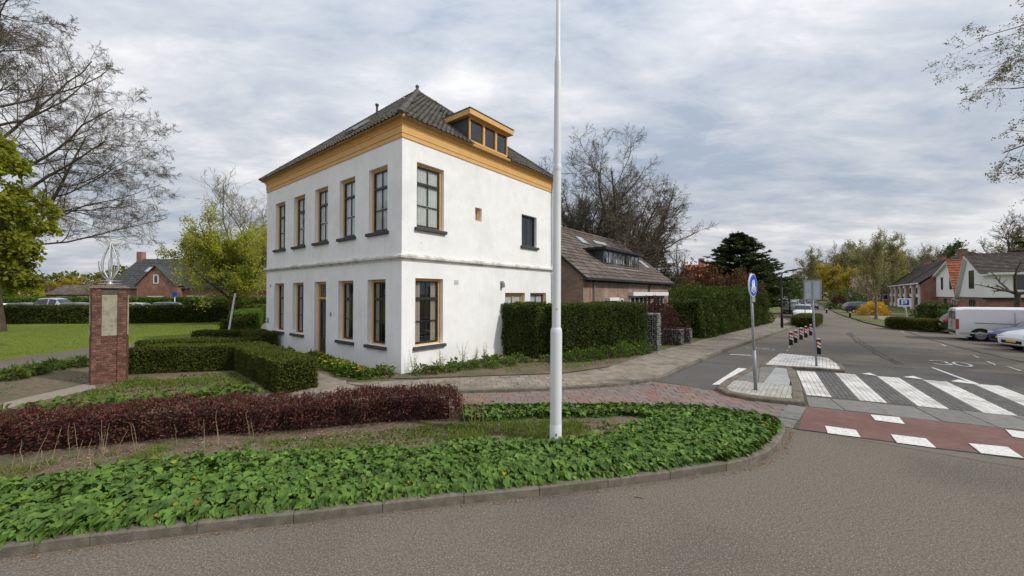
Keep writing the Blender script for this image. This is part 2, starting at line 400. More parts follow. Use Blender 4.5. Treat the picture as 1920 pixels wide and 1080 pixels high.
M['stone'] = mk('pale_stone', (0.30, 0.28, 0.20), (0.38, 0.355, 0.27), 9, 0.85, 0.15, 50, patch=(0.2, 0.19, 0.145, 0.85), pscale=6)
M['cap'] = mk('cap_stone', (0.17, 0.15, 0.12), (0.25, 0.225, 0.18), 8, 0.9, 0.3, 40)
M['steel'] = mk('galvanised_steel', (0.46, 0.47, 0.47), (0.58, 0.59, 0.59), 12, 0.45, metal=0.55)
M['white_metal'] = mk('white_pole_paint', (0.66, 0.675, 0.68), (0.72, 0.73, 0.735), 4, 0.42, 0.03, 30, spec=0.45, stretch=(1, 1, 0.25), patch=(0.58, 0.59, 0.585, 0.5), pscale=3)
M['grey_metal'] = mk('grey_metal', (0.23, 0.25, 0.265), (0.31, 0.33, 0.345), 9, 0.5, metal=0.4)
M['dark_metal'] = mk('dark_metal', (0.02, 0.021, 0.022), (0.035, 0.036, 0.037), 6, 0.5)
M['alu'] = mk('sign_back', (0.36, 0.40, 0.43), (0.44, 0.48, 0.51), 6, 0.45, metal=0.3)
M['blue_sign'] = mk('sign_blue', (0.012, 0.075, 0.42), (0.016, 0.09, 0.46), 5, 0.6, spec=0.15)
M['white_sign'] = mk('sign_white', (0.78, 0.78, 0.78), (0.82, 0.82, 0.82), 5, 0.4, spec=0.5)
M['black'] = mk('black_plastic', (0.012, 0.012, 0.013), (0.022, 0.022, 0.023), 8, 0.6)
M['red'] = mk('red_plastic', (0.55, 0.035, 0.03), (0.62, 0.05, 0.04), 8, 0.5)
M['white_plastic'] = mk('white_plastic', (0.72, 0.72, 0.71), (0.8, 0.8, 0.79), 8, 0.5)
M['gabion'] = mk('gabion_stone', (0.115, 0.115, 0.105), (0.29, 0.285, 0.26), 7, 0.9, 0.6, 24, rnd=0.45)
M['wood'] = mk('weathered_wood', (0.17, 0.14, 0.11), (0.25, 0.215, 0.175), 8, 0.9, stretch=(1, 1, 4))
M['bark'] = mk('bark', (0.062, 0.05, 0.036), (0.115, 0.095, 0.066), 5, 0.95, 0.8, 20, stretch=(1, 1, 0.3), patch=(0.10, 0.11, 0.045, 0.6), pscale=1.2)
M['bark_pale'] = mk('bark_pale', (0.15, 0.13, 0.098), (0.215, 0.19, 0.145), 4, 0.95, 0.4, 20, stretch=(1, 1, 0.3))
M['twig'] = mk('twig', (0.10, 0.082, 0.058), (0.175, 0.145, 0.10), 3, 0.9)
M['twig_pale'] = mk('twig_pale', (0.19, 0.165, 0.11), (0.27, 0.235, 0.16), 3, 0.9)
M['dry'] = mk('dry_stalk', (0.25, 0.19, 0.11), (0.36, 0.28, 0.165), 6, 0.9)
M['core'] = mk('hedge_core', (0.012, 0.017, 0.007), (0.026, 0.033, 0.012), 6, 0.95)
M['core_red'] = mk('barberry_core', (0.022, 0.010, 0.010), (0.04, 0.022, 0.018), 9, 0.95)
M['yew'] = leafmat('yew_leaf', [(0.032, 0.045, 0.008), (0.087, 0.109, 0.016), (0.058, 0.077, 0.012), (0.145, 0.161, 0.022), (0.065, 0.084, 0.013)], 0.2, 0.6, 2.0)
M['thuja'] = leafmat('thuja_leaf', [(0.040, 0.068, 0.014), (0.090, 0.126, 0.023), (0.061, 0.092, 0.019), (0.138, 0.168, 0.030)], 0.2, 0.65, 1.0)
M['lime_hedge'] = leafmat('hedge_leaf', [(0.056, 0.114, 0.014), (0.106, 0.180, 0.020), (0.075, 0.144, 0.017), (0.150, 0.222, 0.030)], 0.3, 0.6, 1.0)
M['olive_hedge'] = leafmat('olive_hedge_leaf', [(0.069, 0.081, 0.012), (0.138, 0.144, 0.022), (0.098, 0.109, 0.018), (0.172, 0.172, 0.030)], 0.3, 0.6, 1.0)
M['barberry'] = leafmat('barberry_leaf', [(0.066, 0.021, 0.023), (0.135, 0.034, 0.036), (0.101, 0.038, 0.036), (0.056, 0.022, 0.022), (0.214, 0.064, 0.053), (0.081, 0.025, 0.031), (0.124, 0.107, 0.029), (0.164, 0.064, 0.039)], 0.2, 0.5, 3.0)
M['cover'] = leafmat('ground_cover_leaf', [(0.059, 0.126, 0.021), (0.114, 0.202, 0.031), (0.084, 0.161, 0.026), (0.148, 0.242, 0.037), (0.099, 0.182, 0.036), (0.070, 0.141, 0.029)], 0.18, 0.55, 5.0, 0.22, 0.5, 1.4)
M['cover_yellow'] = leafmat('yellowed_leaf', [(0.45, 0.28, 0.03), (0.3, 0.3, 0.03), (0.32, 0.12, 0.04)], 0.3)
M['weed'] = leafmat('weed_leaf', [(0.069, 0.132, 0.018), (0.127, 0.198, 0.027), (0.098, 0.165, 0.023), (0.161, 0.176, 0.045)], 0.3, 0.6, 2.0)
M['grass'] = leafmat('grass_blade', [(0.086, 0.154, 0.013), (0.149, 0.220, 0.020), (0.115, 0.187, 0.016), (0.218, 0.220, 0.048)], 0.3, 0.6, 1.0)
M['litter'] = leafmat('dead_leaf', [(0.2, 0.1, 0.045), (0.32, 0.2, 0.1), (0.26, 0.13, 0.06), (0.42, 0.33, 0.2)], 0.1, 0.8)
M['petal_yellow'] = leafmat('yellow_petal', [(0.75, 0.55, 0.03), (0.8, 0.42, 0.03), (0.78, 0.62, 0.08)], 0.25)
M['petal_orange'] = leafmat('orange_petal', [(0.7, 0.28, 0.06), (0.75, 0.4, 0.12), (0.6, 0.22, 0.05)], 0.25)
M['leaf_spring'] = leafmat('spring_leaf', [(0.201, 0.251, 0.020), (0.345, 0.371, 0.030), (0.273, 0.312, 0.025), (0.431, 0.411, 0.044), (0.129, 0.173, 0.018)], 0.5, 0.55, 0.7, 0.3, 0.6, 1.25)
M['leaf_lime'] = leafmat('lime_leaf', [(0.324, 0.348, 0.036), (0.432, 0.438, 0.048), (0.372, 0.384, 0.041), (0.264, 0.288, 0.036)], 0.4, 0.6, 0.7)
M['leaf_gold'] = leafmat('gold_leaf', [(0.374, 0.297, 0.029), (0.484, 0.374, 0.033), (0.297, 0.264, 0.033)], 0.35, 0.6, 0.6)
M['leaf_pale'] = leafmat('pale_bud', [(0.315, 0.292, 0.112), (0.420, 0.384, 0.150), (0.270, 0.261, 0.120), (0.360, 0.323, 0.090)], 0.35, 0.7, 0.5)
M['leaf_mid'] = leafmat('mid_leaf', [(0.05, 0.095, 0.022), (0.085, 0.145, 0.032), (0.11, 0.165, 0.04)], 0.3, 0.6, 0.6)
M['needle'] = leafmat('conifer_needle', [(0.043, 0.065, 0.025), (0.089, 0.120, 0.039), (0.065, 0.089, 0.031), (0.123, 0.151, 0.048)], 0.2, 0.7, 0.8)
M['needle2'] = leafmat('light_conifer_needle', [(0.05, 0.075, 0.02), (0.09, 0.115, 0.03), (0.065, 0.09, 0.022)], 0.2, 0.7, 0.8)
M['leaf_red'] = leafmat('copper_leaf', [(0.126, 0.058, 0.030), (0.189, 0.089, 0.045), (0.153, 0.068, 0.035), (0.108, 0.079, 0.030)], 0.3, 0.6, 0.8)
M['leaf_wine'] = leafmat('wine_leaf', [(0.068, 0.024, 0.022), (0.100, 0.037, 0.030), (0.080, 0.031, 0.026), (0.072, 0.050, 0.025)], 0.3, 0.6, 0.8)
M['blossom'] = leafmat('pink_blossom', [(0.5, 0.3, 0.3), (0.6, 0.42, 0.42), (0.48, 0.33, 0.31)], 0.3)
M['forsythia'] = leafmat('forsythia_bloom', [(0.62, 0.40, 0.02), (0.7, 0.46, 0.03), (0.42, 0.32, 0.03)], 0.3)
M['bud'] = leafmat('olive_bud', [(0.14, 0.125, 0.04), (0.2, 0.18, 0.05), (0.1, 0.09, 0.035)], 0.3)
# ================================================================ ground, roads, pavements
def sheet(name, pts, z, mat):
    return struct(MB().poly([(p[0], p[1], z) for p in pts]).build(name, mat))
def SS(lst): return [S(s, t) for s, t in lst]

struct(MB().poly([(-900, -300, -0.06), (900, -300, -0.06), (900, 1500, -0.06), (-900, 1500, -0.06)]).build('ground', M['ground']))
sheet('road', [(-70, -60), (70, -60), (70, 30), (-70, 30)], 0.0, M['asphalt'])
STL = [(2.0, 5.5), (5.75, 6.6), (12.8, 7.0), (26.5, 8.4), (31.5, 8.9), (36, 8.2), (60, 7.6), (170, 5.2)]
STR = [(170, 8.6), (59, 12.0), (40, 13.4), (34, 14.3), (31, 15.2), (31, 22.5), (2.0, 22.5)]
sheet('street', SS(STL + STR), 0.004, M['asphalt2'])
sheet('street_table', SS([(9.0, 9.5), (9.55, 11.0), (9.9, 14.2), (10.3, 16.8), (13.2, 16.6), (12.4, 13.6), (11.8, 11.4), (11.3, 10.6)]), 0.008, M['asphalt3'])
sheet('cycle_lane', SS([(3.0, 6.3), (5.75, 6.62), (12.6, 7.0), (11.0, 8.3), (8.4, 8.5), (4.3, 8.2), (3.0, 7.6)]), 0.008, M['asphalt3'])
# red cycle crossing
sheet('cycle_crossing', SS([(1.98, 10.03), (3.86, 10.13), (4.62, 13.5), (5.3, 16.5), (3.1, 16.5), (2.5, 12.95)]), 0.008, M['red_asphalt'])
# tar seams in the street
def ribbon(name, pts, w, z, mat, kind='structure'):
    P = np.array([(p[0], p[1]) for p in pts], float)
    T = unit(np.gradient(P, axis=0)); Nn = np.stack([-T[:, 1], T[:, 0]], 1)
    a = P + Nn * w / 2; b = P - Nn * w / 2; n = len(P)
    V = np.concatenate([np.c_[a, np.full(n, z)], np.c_[b, np.full(n, z)]])
    o = MB().add(V, [(i, i + 1, n + i + 1, n + i) for i in range(n - 1)]).build(name, mat)
    o['kind'] = kind
    return o
def wig(pts, n=40, amp=0.02, seed=1):
    r = np.random.default_rng(seed); P = np.array([(p[0], p[1]) for p in pts], float)
    d = np.r_[0, np.cumsum(np.linalg.norm(np.diff(P, axis=0), axis=1))]
    x = np.linspace(0, d[-1], n)
    return np.c_[np.interp(x, d, P[:, 0]), np.interp(x, d, P[:, 1])] + r.normal(0, amp, (n, 2))
ribbon('street_seam', wig([G(1588, 624), G(1605, 640), G(1640, 662), G(1680, 683)], 40, 0.03, 3), 0.07, 0.0125, M['tar'])
ribbon('street_seam', wig([G(1594, 624), G(1613, 640), G(1650, 662), G(1692, 683)], 40, 0.03, 4), 0.05, 0.0125, M['tar'])
ribbon('street_seam', wig([G(1700, 622), G(1745, 637), G(1800, 652), G(1920, 680)], 40, 0.03, 5), 0.10, 0.0125, M['tar'])
ribbon('road_seam', wig([S(1.95, 10.0), S(2.2, 11.5), S(2.5, 12.95), S(3.08, 16.5)], 40, 0.008, 6), 0.05, 0.0115, M['tar'])
# planted ground at the left, gardens behind
KERB_N = [(-5.11, 3.90), (-4.35, 4.12), (-3.44, 4.31), (-2.46, 4.50), (-1.48, 4.73), (-0.51, 4.93), (0.43, 5.10), (1.38, 5.33), (2.32, 5.57), (3.20, 5.81), (3.62, 5.97), (4.02, 6.2), (4.38, 6.47), (4.68, 6.78), (4.95, 7.08), (5.18, 7.36), (5.36, 7.64)]
left = [(-5.11 - 0.972 * k, 3.90 - 0.236 * k) for k in range(40, 0, -1)]
KERB_N = left + KERB_N
inner = [(p[0] - 0.03, p[1] + 0.1) for p in KERB_N[:-6]] + [(3.9, 6.3), (4.25, 6.56), (4.55, 6.86), (4.82, 7.15), (5.05, 7.42), (5.22, 7.68)]
BED_BACK = [(5.12, 7.95), (4.7, 8.35), (4.2, 8.65), (3.4, 8.82), (1.2, 8.80), (-1.1, 8.75), (-5.4, 8.65)]
sheet('planting_soil', inner + BED_BACK + [(-5.4, 9.9), (-7.6, 12.2), (-12.6, 19.2), (-16, 22.6), (-25, 40), (-90, 40), (-90, -16.4)], 0.085, M['soil'])
# a lawn, a park path and gravel round the monument
sheet('lawn', [G(-260, 706, .1), G(0, 680, .1), G(170, 655, .1), G(330, 634, .1), G(428, 622, .1), G(470, 596, .1), G(250, 600, .1), G(0, 609, .1), (-70, 31, 0), (-70, 10, 0)], 0.093, M['lawn'])
sheet('park_path', [(-23.5, 8.0), (-17.0, 12.9), (-17.2, 16.2), (-16.2, 20.0), (-14.7, 22.0), (-16.2, 23.2), (-18.6, 20.6), (-19.9, 18.4), (-19.6, 14.9), (-27.5, 9.0)], 0.097, M['asphalt2'])
sheet('gravel_patch', [G(-60, 770, .1), G(60, 742, .1), G(150, 722, .1), G(172, 716, .1), G(182, 727, .1), G(120, 742, .1), G(40, 758, .1), G(-60, 788, .1)], 0.093, M['gravel'])
sheet('garden', SS([(-1.45, -8), (-1.45, 0.2), (-.1, .3), (3.3, 3.4), (9.7, 4.7), (33, 7.0), (60, 6.0), (170, 3.5), (170, -120), (0, -120)]), 0.079, M['ground'])
sheet('verge', SS([(31.2, 15.4), (34.4, 14.4), (40.4, 13.5), (59, 12.1), (170, 8.7), (170, 120), (2, 120), (2, 22.8), (31.2, 22.8)]), 0.06, M['ground'])
sheet('side_pavement', SS([(31.5, 17.2), (36, 16.2), (45, 15.2), (60, 14.2), (170, 11), (170, 13), (60, 16.5), (45, 17.6), (36, 19), (31.5, 22), (2, 25), (2, 23)]), 0.066, M['paver'])
# white house pavement and paths (tops at .10)
sheet('house_path', [G(545, 752, .1), G(560, 700, .1), G(470, 655, .1), G(436, 634, .1), G(446, 624, .1), G(474, 598, .1), G(492, 578, .1), G(530, 578, .1), (-12.6, 20.4), (-12.0, 18.4), S(-1.5, -6.4), S(-1.42, -3.4), S(-1.5, -0.6), G(649, 738, .1)], 0.089, M['paver'])
IN_E = [G(649, 718, .1), G(740, 711, .1), G(1020, 702, .1), G(1052, 702, .1), G(1138, 689, .1), G(1227, 664, .1), G(1257, 658, .1), G(1316, 643, .1)] + [S(20, 5.6, .1), S(33.4, 7.1, .1), S(60, 5.9, .1), S(170, 3.5, .1)]
KERB_F = [(-5.35, 9.75), (-4.4, 9.88), (-3.5, 9.98), (-2.6, 10.10), (-1.64, 10.22), (-0.7, 10.30), (0.2, 10.38), (1.1, 10.52), (2.0, 10.72), (2.9, 10.98), (3.75, 11.32), (4.45, 11.78), (5.02, 12.33), (5.5, 12.95), (6.05, 13.6)]
KERB_F = [np.array(p) for p in KERB_F] + [S(s, float(np.interp(s, [7, 12.8, 26.5, 31.5, 36, 60, 170], [6.72, 7.05, 8.5, 9.0, 8.3, 7.7, 5.3])))[:2] for s in list(np.arange(8, 36, 1.0)) + [38, 42, 50, 60, 80, 110, 170]]
sheet('pavement', [(p[0], p[1]) for p in IN_E][::-1] + [(-5.0, 11.0), (-5.35, 9.9)] + [(p[0] - 0.0, p[1] + 0.08) if i < 12 else (p[0] - 0.08, p[1] + 0.05) for i, p in enumerate(KERB_F)], 0.091, M['joint'])

sheet('house_yard', [(-5.3, 9.9)] + [(p[0], p[1] + .1) for p in KERB_F[1:14]] + [S(12, 6.2), S(14, 3), S(10, -2), S(-1, -9), S(-1.8, -9)], 0.0735, M['soil'])
# ---------------------------------------------------------------- laid pieces
def clip(poly, conv):
    out = [np.array(p[:2], float) for p in poly]
    conv = [np.array(p[:2], float) for p in conv]
    ar = sum(conv[i][0] * conv[(i + 1) % len(conv)][1] - conv[(i + 1) % len(conv)][0] * conv[i][1] for i in range(len(conv)))
    if ar < 0: conv = conv[::-1]
    for i in range(len(conv)):
        a, b = conv[i], conv[(i + 1) % len(conv)]; e = b - a
        sd = lambda p: e[0] * (p[1] - a[1]) - e[1] * (p[0] - a[0])
        res = []
        for j in range(len(out)):
            p, q = out[j], out[(j + 1) % len(out)]; sp, sq = sd(p), sd(q)
            if sp >= 0: res.append(p)
            if (sp >= 0) != (sq >= 0): res.append(p + (q - p) * sp / (sp - sq))
        out = res
        if len(out) < 3: return []
    return out
def area(P): return 0.5 * sum(P[i][0] * P[(i + 1) % len(P)][1] - P[(i + 1) % len(P)][0] * P[i][1] for i in range(len(P)))
def cells(conv, ang, w, l, gap, off=0.5, origin=(0, 0), keyf=None):
    """running bond of pieces l long (along ang) and w deep, cut to a convex outline"""
    ca, sa = math.cos(ang), math.sin(ang)
    C = [np.array(p[:2], float) for p in conv]
    loc = [((p[0] - origin[0]) * ca + (p[1] - origin[1]) * sa, -(p[0] - origin[0]) * sa + (p[1] - origin[1]) * ca) for p in C]
    x0, x1 = min(p[0] for p in loc), max(p[0] for p in loc); y0, y1 = min(p[1] for p in loc), max(p[1] for p in loc)
    out = []
    for j in range(int(math.floor(y0 / w)), int(math.ceil(y1 / w))):
        sh = (j % 2) * off * l
        for i in range(int(math.floor((x0 - sh) / l)), int(math.ceil((x1 - sh) / l))):
            a0, a1, b0, b1 = i * l + sh + gap / 2, (i + 1) * l + sh - gap / 2, j * w + gap / 2, (j + 1) * w - gap / 2
            q = [np.array([origin[0] + a * ca - b * sa, origin[1] + a * sa + b * ca]) for a, b in ((a0, b0), (a1, b0), (a1, b1), (a0, b1))]
            c = clip(q, C)
            if len(c) < 3 or area(c) < 0.15 * w * l: continue
            full = area(c) > 0.985 * (w - gap) * (l - gap)
            cc = sum(c) / len(c)
            out.append((cc, None if full else c, (l - gap, w - gap, ang), keyf(cc, i, j) if keyf else None))
    return out
def pieceV(P, z0, z1, ch=0.006):
    """top with a small chamfer and the four sides, no underside"""
    n = len(P); c = sum(P) / n
    inn = [p + (c - p) * min(0.3, ch * 1.6 / (np.linalg.norm(c - p) + 1e-6)) for p in P]
    V = [(p[0], p[1], z0) for p in P] + [(p[0], p[1], z1 - ch) for p in P] + [(p[0], p[1], z1) for p in inn]
    F = [tuple(range(2 * n, 3 * n))]
    for i in range(n):
        k = (i + 1) % n
        F += [(i, k, n + k, n + i), (n + i, n + k, 2 * n + k, 2 * n + i)]
    return V, F
def lay(root, cl, z, name, mats, nmax=300, th=0.03, jit=0.0025, seed=1):
    """the nearest nmax whole pieces become objects of their own, the rest one joined mesh per colour"""
    r = np.random.default_rng(seed)
    full = sorted([c for c in cl if c[1] is None], key=lambda c: float(np.hypot(*c[0])))
    near = full[:nmax]; rest = full[nmax:] + [c for c in cl if c[1] is not None]
    cache = {}
    for cc, _, (l, w, ang), key in near:
        k = (round(l, 4), round(w, 4), key)
        if k not in cache:
            P = [np.array(p) for p in ((-l / 2, -w / 2), (l / 2, -w / 2), (l / 2, w / 2), (-l / 2, w / 2))]
            mb = MB(); mb.add(*pieceV(P, -th, 0.0)); me = mb.mesh(name); me.materials.append(mats[key]); cache[k] = me
        link(name, cache[k], root, (cc[0], cc[1], z + r.normal(0, jit)), ang + r.normal(0, 0.004))
    by = {}
    for cc, c, (l, w, ang), key in rest:
        if c is None:
            ca, sa = math.cos(ang), math.sin(ang)
            c = [cc + np.array((a * ca - b * sa, a * sa + b * ca)) for a, b in ((-l / 2, -w / 2), (l / 2, -w / 2), (l / 2, w / 2), (-l / 2, w / 2))]
        by.setdefault(key, MB()).add(*pieceV(c, z - th, z + r.normal(0, jit)))
    for key, mb in by.items():
        stuff(mb.build(name + '_field', mats[key], root))
def root_struct(name):
    o = empty(name); o['kind'] = 'structure'; return o

# footway in front of the house, 30 x 30 slabs
ft = root_struct('footway')
aK = math.atan2(0.30, 2.7)
one = {None: M['paver']}
kf = [np.array(p) + np.array((0.0, 0.09)) for p in KERB_F]
c1 = cells([G(560, 700, .1), G(578, 694, .1), G(649, 718, .1), kf[3], (-5.2, 9.95)], aK, .3, .3, .008, .5, (-5, 10))
c1 += cells([G(649, 718, .1), G(900, 706, .1), kf[6], kf[3]], aK, .3, .3, .008, .5, (-5, 10))
c1 += cells([G(900, 706, .1), G(1052, 702, .1), kf[8], kf[6]], aK, .3, .3, .008, .5, (-5, 10))
c2 = cells([G(1052, 702, .1), G(1138, 689, .1), kf[11] + (-.05, 0), kf[10], kf[9], kf[8]], aK + .28, .3, .3, .008, .5, (1, 11))
aS = math.pi / 2 - YAW
c2 += cells([G(1138, 689, .1), S(9.7, 4.75), S(9.7, 6.78), S(7.7, 6.68), kf[12] + (-.1, -.02), kf[11] + (-.05, 0)], aS, .3, .3, .008, .5, (4, 12))
c3 = cells([S(9.7, 4.75), S(16, 5.35), S(16, 7.28), S(9.7, 6.78)], aS, .3, .3, .008, .5, (4, 12))
c3 += cells([S(16, 5.35), S(33.4, 7.1), S(31.5, 8.9), S(26.5, 8.4), S(16, 7.28)], aS + 0.08, .3, .3, .008, .5, (4, 12))
c3 += cells([S(33.4, 7.1), S(60, 5.9), S(60, 7.6), S(36, 8.2), S(31.5, 8.9)], aS - 0.03, .6, .6, .008, .5, (4, 12))
lay(ft, c1 + c2 + c3, 0.10, 'paving_slab', one, 300, seed=2)
# house path slabs along the left face
# red and mauve tiled cycle path behind the planted corner
cp = root_struct('cycle_path')
struct(MB().poly([(-5.4, 8.4, .009), (3.4, 8.5, .009), (5.0, 8.1, .009), (5.3, 7.8, .009), (5.6, 7.6, 0.009), (6.85, 9.05, .009), (5.7, 10.5, .009), (4.3, 11.9, .009), (-5.4, 10.7, .009)]).build('cycle_path_bed', M['joint']))
def redkey(cc, i, j):
    r_ = random.random()
    d = cc[1] - (9.6 + 0.04 * cc[0])
    p = 0.12 + 0.55 * max(0, 1 - abs(d) / 0.55) * (1 if cc[0] > 1.3 else .25)
    return 'r' if r_ < p else 'm'
cc_ = cells([(-5.4, 8.7), (3.4, 8.85), (4.2, 11.6), (-5.4, 10.6)], 0.06, .3, .3, .008, .5, (-5, 9), redkey)
cc_ += cells([(3.4, 8.85), (4.6, 8.35), (5.22, 7.85), (6.52, 9.16), (5.6, 10.5), (4.2, 11.6)], -0.16, .3, .3, .008, .5, (3.4, 9), redkey)
lay(cp, cc_, 0.017, 'paving_slab', {'r': M['red_brick_p'], 'm': M['mauve_brick_p']}, 300, seed=3)
# strip of grey tiles at its end
ts = root_struct('tile_strip')
lay(ts, cells([(5.27, 7.88), (5.55, 7.63), (6.82, 9.02), (6.55, 9.22)], math.atan2(1.33, 1.24) , .37, .62, .01, 0, (5.27, 7.88)), 0.019, 'paving_slab', {None: M['slab']}, 60, seed=4)
# zebra crossing of small blocks
zb = root_struct('zebra_crossing')
struct(MB().poly([S(4.0, 10.1, .0085), S(8.95, 9.75, .0085), S(9.6, 11.2, .0085), S(9.9, 14.2, .0085), S(10.3, 16.8, .0085), S(6.5, 16.8, .0085), S(4.7, 13.5, .0085)]).build('crossing_bed', M['joint']))
def zkey(cc, i, j):
    s, t = toS(cc); u = (t - 9.76 + 0.098 * (s - 8.97)) / 1.06
    return 'w' if (u - math.floor(u)) < 0.49 and s > 5.06 + 0.2 * (t - 10.1) - 0.02 else 'g'
zc_ = cells([S(5.02, 10.1), S(8.97, 9.77), S(9.55, 11.2), S(9.9, 14.2), S(10.3, 16.8), S(6.45, 16.8), S(5.92, 13.83)], aS + 0.098, .105, .21, .006, .5, S(8.97, 9.76)[:2], zkey)
lay(zb, zc_, 0.016, 'block', {'w': M['white_brick_p'], 'g': M['grey_brick_p']}, 300, jit=0.0012, seed=5)
lay(zb, cells([S(3.98, 10.2), S(5.0, 10.12), S(5.92, 13.83), S(6.45, 16.8), S(5.35, 16.8), S(4.6, 13.48)], math.atan2(*(S(5.92, 13.83) - S(5.02, 10.12))[[1, 0]]), 1.6, .78, .014, 0, S(4.0, 10.2)[:2] + np.array((-.35, -.45))), 0.018, 'ramp_slab', {None: M['slab']}, 60, seed=6)

# ---------------------------------------------------------------- kerbs
def kerb(root, pts, ztop, w, side, mat, step=1.0, gap=0.008, z0=-0.05, name='kerb_stone', ch=0.018):
    P = np.array([(p[0], p[1]) for p in pts], float)
    d = np.r_[0, np.cumsum(np.linalg.norm(np.diff(P, axis=0), axis=1))]
    n = max(1, int(round(d[-1] / step)))
    x = np.linspace(0, d[-1], n + 1)
    Q = np.c_[np.interp(x, d, P[:, 0]), np.interp(x, d, P[:, 1])]
    T = unit(np.gradient(Q, axis=0)); Nn = np.stack([-T[:, 1], T[:, 0]], 1) * side
    for i in range(n):
        a, b = Q[i], Q[i + 1]; t = unit(b - a); a = a + t * gap / 2; b = b - t * gap / 2
        prof = [(0, z0), (0.0, ztop - ch), (ch, ztop), (w, ztop), (w, z0)]
        V = []
        dz = random.uniform(-.004, .004)
        for p, nn in ((a, Nn[i]), (b, Nn[i + 1])):
            for o, z in prof: V.append((p[0] + nn[0] * o, p[1] + nn[1] * o, z + (dz if z > 0 else 0)))
        F = [(k, k + 1, 6 + k, 5 + k) for k in range(4)] + [(0, 1, 2, 3, 4), (9, 8, 7, 6, 5)]
        MB().add(V, F).build(name, mat, root)
kn = root_struct('planting_kerb')
kerb(kn, KERB_N[28:-7], 0.12, 0.13, 1, M['kerb'])
kerb(kn, KERB_N[-8:], 0.12, 0.13, 1, M['kerb'], 0.45)
kfr = root_struct('footway_kerb')
kerb(kfr, KERB_F[:9], 0.108, 0.12, 1, M['kerb'])
kerb(kfr, KERB_F[8:15], 0.108, 0.12, 1, M['kerb'], 0.5)
kerb(kfr, KERB_F[14:43], 0.108, 0.12, 1, M['kerb'])
# refuge island nearest the zebra
isl = empty('traffic_island', label='kerbed refuge island with pale pavers under the round blue sign', cat='traffic island')
I1 = [S(3.95, 10.12), S(3.72, 9.45), S(3.66, 8.85), S(3.82, 8.45), S(4.25, 8.2), S(5.4, 8.2), S(8.0, 8.48), S(8.85, 8.7), S(8.92, 9.70), S(6.0, 10.0)]
kerb(isl, I1 + [I1[0]], 0.12, 0.22, -1, M['kerb'], 0.55, 0.006, ch=0.03)
ctr = sum(I1) / len(I1)
I1i = [p + (ctr - p) * 0.08 for p in I1]
MB().prism(I1i, -0.02, 0.085).build('bedding', M['joint'], isl)
lay(isl, cells([S(4.05, 9.88), S(3.92, 9.4), S(3.88, 8.95), S(4.02, 8.6), S(4.35, 8.42), S(5.55, 8.42), S(5.75, 9.82)], aS, .105, .21, .007, .5, S(4, 9)[:2]), 0.105, 'paver', {None: M['pale_brick_p']}, 200, seed=7)
lay(isl, cells([S(5.56, 8.42), S(8.65, 8.72), S(8.68, 9.18), S(5.66, 9.12)], aS + .09, .6, .9, .01, 0, S(5.56, 8.42)[:2]), 0.107, 'paver', {None: M['slab']}, 60, seed=8)
lay(isl, cells([S(5.66, 9.13), S(8.68, 9.19), S(8.68, 9.52), S(5.76, 9.8)], aS, .6, .6, .01, 0, S(5.66, 9.13)[:2]), 0.108, 'paver', {None: M['slab_pale']}, 60, seed=9)
isl2 = empty('traffic_island', label='white block paved traffic island in front of the striped bollards', cat='traffic island')
I2 = [S(9.02, 8.72), S(10.5, 8.78), S(12.95, 8.93), S(12.72, 10.72), S(11.2, 11.0), S(9.62, 11.1)]
kerb(isl2, I2 + [I2[0]], 0.10, 0.14, -1, M['kerb'], 0.6, 0.006)
ctr2 = sum(I2) / len(I2)
MB().prism([p + (ctr2 - p) * 0.05 for p in I2], -0.02, 0.07).build('bedding', M['joint'], isl2)
lay(isl2, cells([p + (ctr2 - p) * 0.095 for p in I2], aS, .105, .21, .006, .5, S(9, 9)[:2]), 0.095, 'paver', {None: M['white_brick_p']}, 290, jit=0.0015, seed=10)

# ---------------------------------------------------------------- painted markings
def paint(pts, mat='paint', z=0.0205, name='road_marking'):
    o = struct(MB().poly([(p[0], p[1], z) for p in pts]).build(name, M[mat])); return o
for q in ([(1547, 800), (1605, 808), (1614, 822), (1552, 814)], [(1670, 816), (1736, 824), (1756, 842), (1682, 832)], [(1816, 833), (1889, 840), (1920, 861), (1840, 852)],
          [(1632, 779), (1686, 784), (1697, 797), (1641, 789.5)], [(1885, 807), (1945, 814), (1962, 830), (1899, 821)], [(1975, 851), (2048, 860), (2085, 884), (2003, 872)]):
    paint([G(*p) for p in q])
for q in ([(1615, 702), (1630, 700), (1646, 706)], [(1693, 708), (1712, 706), (1734, 713)], [(1783, 716), (1797, 712.5), (1832, 722)]):
    paint([G(*p) for p in q], z=0.0215)
for q in ([(1335, 722.5), (1354, 722.5), (1400, 692), (1384, 691)],):
    paint([G(*p) for p in q])
paint([G(1745, 690), G(1750, 690), G(1836, 721), G(1826, 721)])
paint([G(1368, 664.6), G(1368, 666), G(1409, 668), G(1409, 666.4)], 'paint_worn')
for q in ([(1823, 667), (1827, 667), (1838, 672), (1833, 672)], [(1849, 678.5), (1853, 678), (1868, 684.5), (1866, 686.5)], [(1886, 688), (1891, 688), (1917, 696), (1912, 697)],
          [(1763, 645.5), (1766, 645.5), (1775, 650), (1771, 650)], [(1688, 621), (1690, 621), (1696, 624), (1693, 624)], [(1473, 659), (1477, 659), (1479, 657), (1476, 657)], [(1477, 653), (1480, 653), (1483, 650), (1480, 650)]):
    paint([G(*p) for p in q], 'paint_worn')
